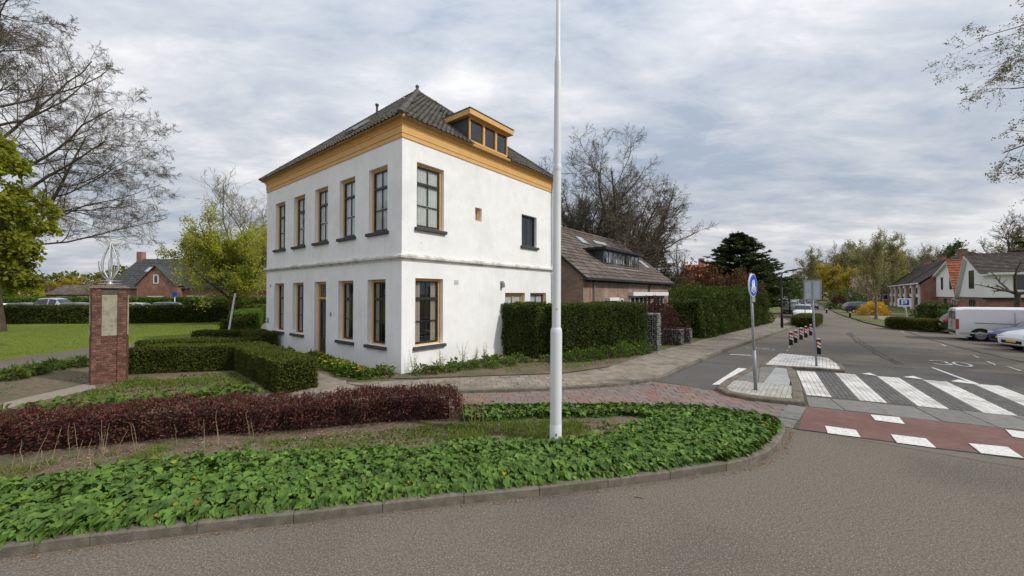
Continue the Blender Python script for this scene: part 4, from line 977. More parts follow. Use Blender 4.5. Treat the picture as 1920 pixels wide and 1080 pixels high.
# purple barberry in the corner bed
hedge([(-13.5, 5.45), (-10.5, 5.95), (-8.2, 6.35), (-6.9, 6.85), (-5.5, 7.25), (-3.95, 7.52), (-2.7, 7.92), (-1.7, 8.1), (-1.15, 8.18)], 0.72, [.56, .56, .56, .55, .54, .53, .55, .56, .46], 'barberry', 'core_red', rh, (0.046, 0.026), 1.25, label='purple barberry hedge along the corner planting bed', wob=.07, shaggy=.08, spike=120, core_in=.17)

# ---------------------------------------------------------------- trees
def grow(base, spec, seed, trunk_r):
    """levels of tapering branches; spec rows: n, t0, angle, length, K, up, wobble, taper"""
    r = np.random.default_rng(seed); out = []
    for li, sp in enumerate(spec):
        K = sp['K']
        if li == 0:
            P0 = np.array([base], float); D0 = unit(np.array([sp.get('lean', (0.02, 0.01, 1.0))], float)); L = np.array([sp['len']]); R0 = np.array([trunk_r])
            if sp.get('n', 1) > 1:
                m_ = sp['n']; az = np.arange(m_) / m_ * 6.28 + r.random() * 6; P0 = P0 + np.c_[np.cos(az), np.sin(az), np.zeros(m_)] * trunk_r * .8
                D0 = unit(np.c_[np.cos(az) * sp['ang'], np.sin(az) * sp['ang'], np.ones(m_)]); L = sp['len'] * (0.8 + .4 * r.random(m_)); R0 = np.full(m_, trunk_r) * (.75 + .4 * r.random(m_))
        else:
            pP, pR, pL = out[-1]; Mp, Kp, _ = pP.shape; n = sp['n']
            t = sp['t0'] + (1 - sp['t0']) * (np.arange(n)[None] + r.random((Mp, n))) / n
            t = np.clip(t, 0, .995); f = t * (Kp - 1); i0 = np.minimum(f.astype(int), Kp - 2); w_ = (f - i0)[..., None]
            mi = np.arange(Mp)[:, None]
            P0 = (pP[mi, i0] * (1 - w_) + pP[mi, i0 + 1] * w_).reshape(-1, 3); tg = unit(pP[mi, i0 + 1] - pP[mi, i0]).reshape(-1, 3)
            R0 = (pR[mi, i0] * (1 - w_[..., 0]) + pR[mi, i0 + 1] * w_[..., 0]).reshape(-1) * sp.get('rr', .62)
            L = (pL[:, None] * sp['len'] * (1 - sp.get('tl', .45) * t) * (.7 + .6 * r.random((Mp, n)))).reshape(-1)
            side = unit(np.cross(tg, rdir(len(tg), r))); az = None
            a = np.radians(sp['ang'] + r.normal(0, sp.get('sd', 10), len(tg)))
            D0 = unit(tg * np.cos(a)[:, None] + side * np.sin(a)[:, None])
            flat = sp.get('flat', 0)
            if flat: D0 = unit(D0 * np.array((1, 1, 1 - flat)))
        m_ = len(P0); P = np.zeros((m_, K, 3)); P[:, 0] = P0; d = D0
        for k in range(1, K):
            d = unit(d + r.normal(0, sp.get('wob', .15), (m_, 3)) + np.array((0, 0, sp.get('up', .06))))
            P[:, k] = P[:, k - 1] + d * (L / (K - 1))[:, None]
        R = R0[:, None] * np.linspace(1, sp.get('tip', .3), K)[None]
        R = np.maximum(R, sp.get('rmin', .003))
        out.append((P, R, L))
    return out
def make_tree(name, label, base, spec, seed, trunk_r, bark='bark', twig='twig', leaf=None, group=None, cat='tree', split=2, clumps=None, rootflare=True):
    lv = grow((0, 0, 0), spec, seed, trunk_r)
    root = empty(name, base, 0, label, cat, group)
    mb = MB()
    for i, (P, R, L) in enumerate(lv[:split]):
        if i == 0 and rootflare: R = R.copy(); R[:, 0] *= 1.45
        mb.tubes(P, R, 9 if i == 0 else 6)
    mb.build('trunk', M[bark], root, True)
    if len(lv) > split:
        mb = MB()
        rs = np.random.default_rng(seed + 9); last = len(lv) - split - 1
        for i, (P, R, L) in enumerate(lv[split:]):
            if i == last and i > 0: mb.leaves(P[:, 0], P[:, -1] - P[:, 0], rdir(len(P), rs), L, R[:, 0] * 2.4, .06)
            else: mb.tubes(P, R, 4 if i == 0 else 3)
        tw = mb.build('crown', M[twig], root, True)
    if leaf:
        mat, n, size, wd, spread = leaf
        r = np.random.default_rng(seed + 5); P = lv[-1][0]; m_, K, _ = P.shape
        sub = r.permutation(m_)[:max(1, int(m_ * (clumps or 1.0)))]; i = sub[r.integers(0, len(sub), n)]; f = (0.25 + .75 * r.random(n)) * (K - 1); k = np.minimum(f.astype(int), K - 2); w_ = (f - k)[:, None]
        X = P[i, k] * (1 - w_) + P[i, k + 1] * w_ + r.normal(0, spread, (n, 3))
        mb = MB(); mb.leaves(X, unit(rdir(n, r) + np.array((0, 0, -.15))), unit(rdir(n, r) + np.array((0, 0, .7))), size * (.6 + .8 * r.random(n)), wd * (.6 + .8 * r.random(n)))
        mb.build('foliage', M[mat], root)
    return root
def lv(n, t0, ang, ln, K, up=.06, wob=.15, **k): return dict(n=n, t0=t0, ang=ang, len=ln, K=K, up=up, wob=wob, **k)
# big bare tree at the left edge and its lower neighbour
make_tree('bare_tree', 'tall bare tree rising out of the frame behind the leafy maple', at(-8, 26, .08), [dict(len=23, K=14, up=.05, wob=.04, tip=.10), lv(22, .3, 56, .42, 9, .07, .12, tl=.6, rr=.48), lv(8, .12, 45, .5, 6, .0, .16, rmin=.012), lv(7, .12, 44, .5, 5, -.02, .18, rmin=.009), lv(6, .1, 44, .55, 3, -.03, .22, rr=.7, rmin=.007), lv(8, .1, 44, .6, 2, -.02, .25, rr=.8, rmin=.006)], 3, .36)
make_tree('bare_tree', 'spreading bare tree with drooping lower branches behind the monument', at(-45, 27, .08), [dict(len=15.5, K=12, up=.02, wob=.05, tip=.15, lean=(.46, 0, 1)), lv(18, .2, 60, .54, 9, .05, .12, tl=.4, rr=.5), lv(8, .12, 45, .5, 6, -.01, .16, rmin=.012), lv(7, .12, 44, .5, 5, -.03, .18, rmin=.009), lv(7, .1, 44, .55, 3, -.03, .22, rr=.7, rmin=.007), lv(7, .1, 44, .6, 2, -.02, .25, rr=.8, rmin=.006)], 12, .24)
# leafy maple in front of them
make_tree('maple_tree', 'leafy yellow-green maple cut by the left edge of the frame', at(-45, 15.5, .08), [dict(len=8.6, K=10, up=.03, wob=.05, tip=.2), lv(20, .26, 70, .40, 7, .03, .12, tl=.5, rr=.5), lv(8, .2, 48, .5, 6, -.02, .16), lv(7, .2, 45, .5, 4, -.02, .2)], 8, .24, leaf=('leaf_spring', 25000, .18, .14, .12), clumps=.42)
# light green young tree beside the white house
make_tree('spring_tree', 'bright lime-green tree left of the white house', at(437, 33, .08), [dict(len=3.7, K=6, up=.02, wob=.05, tip=.75), lv(15, .45, 54, 1.42, 9, .07, .08, tl=.1, rr=.45), lv(10, .12, 44, .5, 6, .03, .14), lv(8, .1, 44, .52, 4, .02, .18), lv(5, .1, 40, .55, 3, .0, .2)], 5, .26, twig='twig_pale', leaf=('leaf_lime', 42000, .14, .085, .15), clumps=.5)
make_tree('bare_tree', 'pale bare tree behind the lime-green tree', at(425, 56, .08), [dict(len=14, K=10, up=.03, wob=.05, tip=.25), lv(20, .12, 52, .95, 8, .08, .1, tl=.5), lv(8, .12, 42, .5, 6, .05, .14, rmin=.02), lv(7, .1, 42, .52, 4, .03, .18, rmin=.016), lv(8, .1, 40, .6, 2, .02, .2, rr=.8, rmin=.013)], 6, .36, bark='bark_pale', twig='twig_pale')
# many-stemmed bare trees behind the brick house
make_tree('bare_tree', 'wide bare many-limbed tree behind the brick house roof', at(1172, 39, .08), [dict(len=5.0, K=6, up=.02, wob=.05, tip=.8), lv(14, .55, 66, 2.15, 10, .085, .09, tl=.1, rr=.5), lv(10, .12, 44, .5, 7, .03, .15, rmin=.014), lv(8, .12, 44, .52, 5, .02, .18, rmin=.012), lv(6, .1, 44, .58, 3, .02, .22, rr=.7, rmin=.011), lv(8, .1, 42, .65, 2, .02, .25, rr=.8, rmin=.010)], 14, .45)
make_tree('bare_tree', 'upright bare tree rising just beside the white mast', at(1080, 37, .08), [dict(len=10.5, K=8, up=.02, wob=.05, tip=.45, n=5, ang=.2), lv(10, .3, 38, .62, 8, .06, .1, tl=.3), lv(8, .12, 42, .52, 6, .05, .15, rmin=.013), lv(7, .12, 42, .55, 3, .03, .2, rmin=.011), lv(8, .1, 42, .6, 2, .02, .24, rr=.8, rmin=.009)], 17, .28)
make_tree('bare_tree', 'low bare tree with pale twigs near the conifer', at(1272, 46, .08), [dict(len=6.0, K=6, up=.05, wob=.05, tip=.4), lv(12, .3, 38, .75, 7, .08, .12), lv(7, .15, 40, .5, 5, .05, .16), lv(8, .1, 40, .55, 2, .03, .2, rr=.8, rmin=.01)], 19, .2, bark='bark_pale', twig='twig_pale')
# tree hanging in from the right edge
make_tree('overhanging_tree', 'budding tree hanging in over the street from the right edge', (26.7, 12.2, .08), [dict(len=14.5, K=10, up=.03, wob=.04, tip=.3), lv(46, .34, 74, .31, 9, -.01, .1, tl=-.45, rr=.4), lv(9, .2, 42, .42, 6, -.06, .14, rr=.5), lv(7, .15, 42, .48, 4, -.07, .18, rr=.55, rmin=.005), lv(6, .1, 40, .55, 2, -.04, .22, rr=.7, rmin=.004)], 23, .34, leaf=('bud', 52000, .085, .05, .05))
# pollarded tree
make_tree('pollard_tree', 'pruned flat-topped plane tree in front of the white gabled house', at(1908, 30, .06), [dict(len=2.7, K=5, up=.02, wob=.02, tip=.8), lv(7, .9, 76, .95, 6, .05, .12, tl=.0, rr=.6), lv(5, .5, 50, .22, 4, .1, .2, rr=.8)], 29, .2)

def conifer(name, label, base, H, Rm, seed, mat, n_wh=22, per=9, leaf=(.42, .16), droop=.25, n_leaf=26, bare=.05, power=.75):
    r = np.random.default_rng(seed); root = empty(name, base, 0, label, 'tree')
    mb = MB(); zz = np.linspace(0, H * .97, 10); mb.tubes([np.c_[r.normal(0, .04, 10), r.normal(0, .04, 10), zz]], np.linspace(H * .022, .02, 10)[None], 8); 
    mb2 = MB(); Ps = []
    for k in range(n_wh):
        f = bare + (1 - bare) * (k + r.random() * .6) / n_wh; z = H * f
        for j in range(per):
            az = r.random() * 6.283; L = Rm * ((1 - f) ** power) * (.65 + .55 * r.random()) + .25
            s_ = np.linspace(0, 1, 7); out_ = s_ * L
            zz_ = z + L * (.22 * s_ - droop * s_ ** 2 * 1.6 + droop * .9 * s_ ** 4)
            P = np.c_[np.cos(az) * out_, np.sin(az) * out_, zz_]; Ps.append(P)
    Ps = np.array(Ps); mb.tubes(Ps, np.linspace(.05, .008, 7)[None] * np.ones((len(Ps), 1)), 3)
    mb.build('trunk', M['bark'], root, True)
    n = len(Ps) * n_leaf; i = np.repeat(np.arange(len(Ps)), n_leaf); f = (.12 + .88 * r.random(n) ** .8) * 6; k = np.minimum(f.astype(int), 5); w_ = (f - k)[:, None]
    X = Ps[i, k] * (1 - w_) + Ps[i, k + 1] * w_; T = unit(Ps[i, k + 1] - Ps[i, k]); sd = unit(np.cross(T, np.array((0, 0, 1.0))))
    D = unit(T * .9 + sd * r.normal(0, .8, (n, 1)) + np.array((0, 0, -.18)) + r.normal(0, .2, (n, 3)))
    X = X + r.normal(0, .05, (n, 3))
    mb2.leaves(X, D, unit(np.array((0, 0, 1.0)) + r.normal(0, .45, (n, 3))), leaf[0] * (.6 + .7 * r.random(n)), leaf[1] * (.7 + .6 * r.random(n)))
    mb2.build('crown', M[mat], root)
    return root
conifer('conifer_tree', 'broad dark conifer behind the long hedge', at(1384, 47, .08), zat(440, 47), 6.6, 31, 'needle', 30, 15, (.5, .2), .02, 52, .10, .8)
conifer('conifer_tree', 'smaller dark conifer leaning beside the street lamp', at(1428, 50, .08), zat(497, 50), 3.0, 32, 'needle', 18, 11, (.45, .18), .08, 36, .1, .6)
conifer('conifer_tree', 'olive-green conifer at the end of the brick house', at(1232, 43, .08), zat(456, 43), 2.6, 33, 'needle2', 20, 10, (.4, .16), .15, 26, .03, .5)
conifer('conifer_tree', 'green conifer at the far right above the roofs', at(1925, 62, .06), zat(440, 62), 3.0, 34, 'needle2', 16, 9, (.5, .2), .2, 22, .05, .6)

def bush(name, label, base, R, mat, r, n=2500, leaf=(.16, .09), group=None, core='core', cat='bush'):
    """rounded shrub: dark stems inside, leaves through an uneven shell"""
    root = empty(name, base, 0, label, cat, group); R = np.array(R, float)
    d = rdir(n, r); d[:, 2] = np.abs(d[:, 2]) * 1.0
    k = 1 + .22 * vnoise(d * 3, 1.3, int(r.integers(999))) + .12 * vnoise(d * 7, 1.5, int(r.integers(999)))
    X = d * R * (k * (.72 + .3 * r.random(n) ** .6))[:, None]
    mb = MB(); mb.leaves(X, unit(d + rdir(n, r) * .9), unit(d * .4 + rdir(n, r) + np.array((0, 0, .5))), leaf[0] * (.6 + .8 * r.random(n)), leaf[1] * (.6 + .8 * r.random(n)))
    m_ = 40; dd = rdir(m_, r); dd[:, 2] = np.abs(dd[:, 2]); s_ = np.linspace(0, 1, 4)[None, :, None]
    st = MB().tubes(dd[:, None] * R * .85 * s_ + r.normal(0, .03, (m_, 4, 3)), np.linspace(.03, .008, 4)[None] * np.ones((m_, 1)) * max(.5, R.max() / 2), 3)
    st.build('stems', M['twig'], root)
    mb.build('foliage', M[mat], root)
    return root
rb = np.random.default_rng(77)
bush('copper_shrub', 'copper-leaved shrub left of the dark conifer', at(1330, 43, .08), (3.2, 2.2, 5.2), 'leaf_red', rb, 3200, (.3, .18))
bush('copper_shrub', 'reddish shrub showing above the long hedge top', at(1388, 33, 1.6), (1.9, 1.2, 2.6), 'leaf_red', rb, 2200, (.22, .13))
bush('copper_shrub', 'small wine-red tree top near the bare pale tree', at(1290, 45, .08), (1.7, 1.7, 6.4), 'leaf_wine', rb, 1300, (.26, .16))
bush('green_shrub', 'rounded green shrub beside the brick house end', at(1252, 34, .08), (2.2, 1.6, 2.9), 'thuja', rb, 2600, (.22, .11))
bush('green_shrub', 'loose olive shrub below the copper-leaved shrub', at(1300, 37, .08), (3.0, 1.6, 3.4), 'olive_hedge', rb, 2600, (.24, .13))
bush('red_shrub', 'wine-red maple shrub behind the gabion pillar', S(13.0, 3.6, .08), (1.5, 1.2, 2.0), 'leaf_wine', rb, 4200, (.13, .06))
bush('red_shrub', 'second wine-red shrub in front of the brick house', S(15.2, 2.8, .08), (1.1, 1.0, 2.1), 'leaf_wine', rb, 2200, (.13, .06))
bush('forsythia_bush', 'bright yellow forsythia bush beside the far pavement', at(1638, 46, .06), (1.5, 1.2, 1.5), 'forsythia', rb, 2200, (.16, .1))
bush('magnolia_bush', 'pink blossoming shrub beyond the forsythia', at(1614, 66, .06), (2.3, 2.3, 5.2), 'blossom', rb, 1500, (.24, .16))
bush('green_shrub', 'dark rounded shrub under the yellow street trees', at(1592, 64, .06), (3.0, 2.0, 3.0), 'leaf_mid', rb, 2200, (.3, .18))
bush('green_shrub', 'low green shrub at the base of the terrace wall', at(1762, 44, .06), (2.6, 1.2, 1.3), 'leaf_mid', rb, 1400, (.22, .12))
bush('red_shrub', 'small round red-leaved street tree', at(1573, 60, .06 + 1.1), (.8, .8, 1.0), 'leaf_wine', rb, 700, (.2, .12))

# street trees in the distance: three kinds, copied and turned
def far_kind(spec, seed, r0, leaf, bark='bark_pale', twig='twig_pale'):
    return make_tree('street_tree', 'x', (0, -500, 0), spec, seed, r0, bark, twig, leaf)
K_bare = [dict(len=9, K=8, up=.03, wob=.04, tip=.3), lv(13, .2, 36, .65, 7, .08, .1, tl=.4), lv(8, .12, 38, .5, 5, .06, .15), lv(7, .1, 40, .5, 4, .04, .18, rr=.8, rmin=.02), lv(4, .1, 42, .6, 3, .02, .22, rr=.9, rmin=.018)]
K_full = [dict(len=6, K=7, up=.03, wob=.04, tip=.4), lv(12, .25, 48, .62, 7, .06, .1, tl=.35), lv(8, .12, 42, .5, 5, .04, .15), lv(6, .1, 42, .5, 4, .02, .18, rr=.8, rmin=.01)]
kinds = {'bare': far_kind(K_bare, 41, .28, None), 'bare2': far_kind(K_bare, 42, .28, None, 'bark', 'twig'), 'pale': far_kind(K_bare, 43, .26, ('leaf_pale', 6500, .22, .15, .2)),
         'gold': far_kind(K_full, 44, .24, ('leaf_gold', 6500, .3, .2, .22)), 'lime': far_kind(K_full, 45, .24, ('leaf_lime', 6000, .3, .2, .22)), 'green': far_kind(K_full, 46, .26, ('leaf_mid', 7000, .3, .2, .22), 'bark', 'twig')}
KH = {}
for k, o in kinds.items():
    bpy.context.view_layer.update()
    KH[k] = max(max((c.matrix_local @ Vector(v))[2] for v in c.bound_box) for c in o.children)
TR = [('pale', 1522, 118, 461, 'pale tree at the far left end of the street'), ('bare', 1566, 112, 449, 'bare twin-topped tree beyond the golden trees'), ('gold', 1562, 82, 489, 'golden-leaved tree over the far roadway'), ('gold', 1598, 76, 498, 'yellow-green tree next to the golden-leaved tree'),
      ('pale', 1612, 98, 445, 'tall pale budding tree in the row along the street'), ('pale', 1642, 39, 425, 'tall slim budding tree on the grass verge'), ('lime', 1652, 88, 463, 'lime-leaved tree behind the slim verge tree'), ('pale', 1668, 84, 434, 'tall budding tree behind the brick terrace'),
      ('bare', 1712, 92, 455, 'grey bare tree behind the terrace roofs'), ('pale', 1690, 100, 455, 'budding tree half hidden by the grey bare tree'), ('green', 1772, 92, 447, 'green-leaved tree above the terrace chimneys'), ('green', 1806, 96, 452, 'spreading green tree above the orange roof'),
      ('bare2', 1880, 74, 392, 'dark bare tree above the white gabled house roof'), ('pale', 1912, 84, 420, 'pale budding tree at the far right above the roof'), ('lime', 1540, 140, 493, 'small lime tree closing the street'), ('bare', 1497, 125, 512, 'bare tree top beside the street lamp'),
      ('bare', 250, 92, 500, 'thin bare tree behind the brick gabled house'), ('lime', 60, 75, 522, 'yellow-green tree beyond the parked cars'), ('gold', 130, 88, 515, 'golden tree behind the parked cars'), ('green', 12, 66, 500, 'green tree at the far left behind the hedge'), ('pale', 175, 80, 520, 'brownish budding tree behind the monument'),
      ('bare', 345, 85, 492, 'bare tree left of the lime-green tree'), ('pale', 1582, 104, 452, 'budding tree between the golden trees'), ('pale', 1630, 92, 446, 'budding tree behind the slim verge tree'), ('pale', 1738, 96, 458, 'budding tree above the terrace ridge'), ('green', 1465, 90, 520, 'dark green tree at the bend behind the lamp post')]
used = set(); rt_ = np.random.default_rng(9)
for k, u, D, v, lab in TR:
    o = kinds[k] if k not in used else copy_tree(kinds[k])
    used.add(k); sc = (zat(v, D) - .06) / KH[k]
    o.location = at(u, D, .06); o.rotation_euler = (0, 0, rt_.random() * 6.28); wsc = sc * (.6 if u == 1642 else 1.0)
    o.scale = (wsc, wsc, sc); o['label'] = lab; o['group'] = 'trees in the distance'
# far masses of woodland that close the horizon
def wood(u0, u1, D, v0, v1, mat, n, r, leafs=1.3):
    u = u0 + (u1 - u0) * r.random(n); DD = D * (1 + .25 * r.random(n)); top = np.array([zat(v0 + (v1 - v0) * (.5 + .5 * math.sin(a * .05) * math.sin(a * .017 + 1)), d) for a, d in zip(u, DD)])
    z = top * r.random(n) ** .7; X = np.c_[(u - 960) / FPX * DD, DD, z]
    mb = MB(); mb.leaves(X, rdir(n, r), rdir(n, r), leafs * (.5 + r.random(n)), leafs * .7 * (.5 + r.random(n)))
    return stuff(mb.build('woodland', M[mat]))
rw = np.random.default_rng(55)
wood(-500, 520, 120, 522, 500, 'olive_hedge', 9000, rw); wood(-400, 460, 105, 535, 520, 'leaf_red', 2500, rw); wood(1240, 1500, 110, 530, 505, 'leaf_mid', 4000, rw); wood(1480, 2300, 135, 520, 490, 'leaf_pale', 9000, rw); wood(1490, 2300, 125, 540, 520, 'olive_hedge', 7000, rw)
# ================================================================ ground cover, weeds, flowers
rg = np.random.default_rng(101)
BL = np.array([(0, 0, 0), (.30, -.33, .05), (.62, -.36, .06), (.86, -.17, .03), (1.0, 0, -.06), (.86, .17, .03), (.62, .36, .06), (.30, .33, .05), (.30, 0, .0), (.62, 0, .01), (.86, 0, -.01)], float)   # x along the midrib, y across, z up
BF = [(0, 8, 1), (1, 8, 9, 2), (2, 9, 10, 3), (3, 10, 4), (0, 7, 8), (7, 6, 9, 8), (6, 5, 10, 9), (5, 4, 10)]
def leaf_variant(k):
    V = BL.copy(); V[:, 1] *= (.82, 1.0, 1.12)[k]; V[:, 2] += -(.10, .22, .32)[k] * V[:, 0] ** 2
    V[:, 2] += np.abs(V[:, 1]) * (.35, .15, .5)[k]
    if k == 1: V[3:6, 1] += .05
    return V
BLV = [leaf_variant(k) for k in range(3)]
kin = np.array([p for p in inner if p[0] > -14], float)
bandback = [G(-260, 962, .1), G(0, 913, .1), G(167, 893, .1), G(350, 868, .1), G(560, 855, .1), G(646, 853, .1), G(777, 850, .1), G(850, 838, .1), G(996, 836, .1), G(1050, 838, .1), G(1120, 825, .1), G(1190, 800, .1), G(1228, 786, .1), G(1190, 779, .1), G(1000, 784, .1), G(872, 790, .1)]
cover_poly = [tuple(p) for p in kin if p[0] > -8.2] + [p for p in BED_BACK if p[0] > -1.2] + [tuple(p[:2]) for p in bandback[::-1]]
Q = scatter(cover_poly, 580, rg)
edge = np.array([p for p in kin] + [p for p in BED_BACK[:-1]], float)
def edge_dist(Q, L):
    best = np.full(len(Q), 9.0); nv = np.zeros((len(Q), 2))
    for a, b in zip(L[:-1], L[1:]):
        ab = b - a; t = np.clip(((Q - a) @ ab) / (ab @ ab), 0, 1); c = a + t[:, None] * ab; d = np.linalg.norm(Q - c, axis=1)
        k = d < best; best[k] = d[k]; nv[k] = (c - Q)[k]
    return best, unit(nv)
ed, en = edge_dist(Q, edge)
# an extra front row hanging over the kerb
i = rg.integers(0, len(edge) - 1, 1500); tt = rg.random(1500)[:, None]; Qe = edge[i] * (1 - tt) + edge[i + 1] * tt; Qe = Qe[Qe[:, 0] > -9.5]
inn_v = unit(np.array((-.6, 7.0)) - Qe); Qe = Qe + inn_v * (rg.random((len(Qe), 1)) * .14)
e2, en2 = edge_dist(Qe, edge)
hgt = .06 + .09 * np.clip(vnoise(Q, 3.4, 7) * .5 + .5, 0, 1) + .06 * rg.random(len(Q)); hgt *= .85 * np.clip(.35 + ed / .35, .4, 1)
hge = .02 + .11 * rg.random(len(Qe))
P = np.r_[np.c_[Q, .09 + hgt], np.c_[Qe, .10 + hge]]; ed_ = np.r_[ed, e2 * .3]; en_ = np.r_[en, -inn_v]
n = len(P); ow = np.exp(-ed_ / .30)[:, None]
o3 = np.c_[en_, np.zeros(n)]
down = np.r_[np.full(len(Q), -.05), np.full(len(Qe), -.75)]
D_ = unit(rdir(n, rg) * np.array((1, 1, .25)) + o3 * ow * 1.6 + np.c_[np.zeros((n, 2)), down] + np.array((.1, -.35, -.05)))
N_ = unit(np.array((0, 0, 1.0)) + rdir(n, rg) * .55 + o3 * ow * .9)
Lh = .045 + .095 * rg.random(n) ** 1.6
X_ = unit(np.cross(N_, D_)); N_ = np.cross(D_, X_)
var = rg.integers(0, 3, n)
order = np.argsort(np.hypot(P[:, 0], P[:, 1]) - 6 * (np.abs(P[:, 0]) > 6.2 * 0 + 5.6 * P[:, 1] / 4.0 * 1.0) * -1)
order = np.argsort(np.hypot(P[:, 0], P[:, 1]) - .25 * P[:, 2] * 4)
cover = empty('ground_cover_bed', (0, 0, 0), 0, 'low broad-leaved green ground cover edging the corner kerb', 'ground cover')
vis = (np.abs(P[:, 0]) < P[:, 1] * 1.33)
near = [k for k in order if vis[k]][:300]
ns = np.zeros(n, bool); ns[near] = True
lm = []
for k in range(3):
    me = MB().add(BLV[k], BF).mesh('leaf'); me.materials.append(M['cover']); me.polygons.foreach_set('use_smooth', np.ones(len(me.polygons), bool)); lm.append(me)
for k in near:
    o = link('leaf', lm[var[k]], cover); d, x, nn, L = D_[k], X_[k], N_[k], Lh[k]
    o.matrix_local = Matrix(((d[0] * L, x[0] * L, nn[0] * L, P[k, 0]), (d[1] * L, x[1] * L, nn[1] * L, P[k, 1]), (d[2] * L, x[2] * L, nn[2] * L, P[k, 2]), (0, 0, 0, 1)))
def bigleaves(mb, P, D, X, N, L, var):
    for k in range(3):
        m_ = var == k
        if not m_.any(): continue
        V = BLV[k]
        W = P[m_][:, None] + L[m_][:, None, None] * (V[None, :, :1] * D[m_][:, None] + V[None, :, 1:2] * X[m_][:, None] + V[None, :, 2:] * N[m_][:, None])
        nv = len(V); cnt = int(m_.sum())
        off = np.arange(cnt)[:, None] * nv
        base = mb.n; mb.V.append(W.reshape(-1, 3)); mb.n += cnt * nv
        for f in BF: mb.F.append(base + off + np.array(f)[None])
mb = MB(); r0 = ~ns; yel = rg.random(n) < .015
k0 = r0 & ~yel
bigleaves(mb, P[k0], D_[k0], X_[k0], N_[k0], Lh[k0], var[k0]); stuff(mb.build('foliage', M['cover'], cover, True))
mb = MB(); k1 = r0 & yel; bigleaves(mb, P[k1], D_[k1], X_[k1], N_[k1], Lh[k1] * .8, var[k1]); stuff(mb.build('yellowed_foliage', M['cover_yellow'], cover, True))
# dark lower layer so that no bare soil shines through
mb = MB(); Pl = np.c_[Q, .085 + hgt * .12]; m_ = len(Pl)
mb.leaves(Pl, unit(rdir(m_, rg) * np.array((1, 1, .3))), unit(np.array((0, 0, 1.0)) + rdir(m_, rg) * .5), .12, .09); stuff(mb.build('undergrowth', M['cover'], cover))

def clump(name, mat, poly, dens, hmin, hmax, r, wd=.012, bend=.5, z=.085, kind='stuff', mask=None):
    """upright blades"""
    q = scatter(poly, dens, r)
    if mask is not None: q = q[mask(q)]
    m_ = len(q); P = np.c_[q, np.full(m_, z)]
    mb = MB(); mb.leaves(P, unit(np.c_[r.normal(0, bend, (m_, 2)), np.ones(m_)]), rdir(m_, r), hmin + (hmax - hmin) * r.random(m_) ** 1.6, wd * (.6 + .8 * r.random(m_)), .1)
    o = mb.build(name, M[mat]); o['kind'] = kind; return o
bare = [G(560, 850, .1), G(777, 846, .1), G(996, 832, .1), G(1190, 798, .1), G(1225, 785, .1), G(1000, 784, .1), G(872, 790, .1), G(850, 797, .1), G(700, 808, .1)]
full = [G(-260, 958, .1), G(0, 911, .1), G(350, 865, .1), G(560, 852, .1), G(777, 848, .1), G(996, 834, .1), G(1110, 822, .1), G(1210, 790, .1), G(1000, 784, .1), G(872, 790, .1), G(700, 808, .1), G(560, 822, .1), G(380, 832, .1), G(190, 848, .1), G(0, 878, .1), G(-200, 915, .1)]
pat = lambda sc, th, sd: (lambda q: vnoise(q, sc, sd) > th)
clump('grass', 'grass', full, 900, .04, .16, rg, .009, .55, mask=pat(2.2, .05, 12))
clump('grass', 'grass', [G(840, 800, .1), G(1030, 790, .1), G(1110, 800, .1), G(1030, 832, .1), G(840, 834, .1)], 1500, .05, .2, rg, .009, .5, mask=pat(2.0, -.2, 13))
clump('weeds', 'weed', full, 520, .03, .08, rg, .035, 1.2, mask=pat(3.0, -.1, 14))
clump('dry_grass', 'dry', full, 200, .04, .16, rg, .006, .9, mask=pat(1.6, -.1, 15))
# leaf litter lying flat
def litter(poly, dens, r, z=.09, size=.04, mat='litter', name='leaf_litter'):
    q = scatter(poly, dens, r); m_ = len(q)
    mb = MB(); mb.leaves(np.c_[q, z + .01 * r.random(m_)], unit(rdir(m_, r) * np.array((1, 1, .12))), unit(np.array((0, 0, 1.0)) + rdir(m_, r) * .3), size * (.5 + r.random(m_)), size * .6 * (.5 + r.random(m_)))
    return stuff(mb.build(name, M[mat]))
litter(full, 75, rg)
litter([G(0, 880, .1), G(380, 834, .1), G(560, 824, .1), G(850, 800, .1), G(850, 790, .1), G(560, 812, .1), G(380, 822, .1), G(0, 868, .1)], 120, rg)
# gutter dirt along the near kerb
i = rg.integers(28, len(KERB_N) - 1, 900); tt = rg.random((900, 1)); kq = np.array(KERB_N, float); g_ = kq[i] * (1 - tt) + kq[np.minimum(i + 1, len(kq) - 1)] * tt + np.c_[.05 + .10 * rg.random(900) ** 2, -.02 - .07 * rg.random(900) ** 2]
mb = MB(); mb.leaves(np.c_[g_, np.full(900, .006)], unit(rdir(900, rg) * np.array((1, 1, .1))), unit(np.array((0, 0, 1.0)) + rdir(900, rg) * .3), .03 * (.4 + rg.random(900)), .018 * (.4 + rg.random(900))); stuff(mb.build('gutter_litter', M['litter']))
mb = MB(); mb.tubes([[(1.60, 5.08, .012), (1.64, 5.06, .016), (1.70, 5.03, .012)]], np.array([[.007, .009, .005]]), 5); tag(mb.build('twig', M['dry'], None, True), 'dry brown twig lying on the asphalt', 'twig')
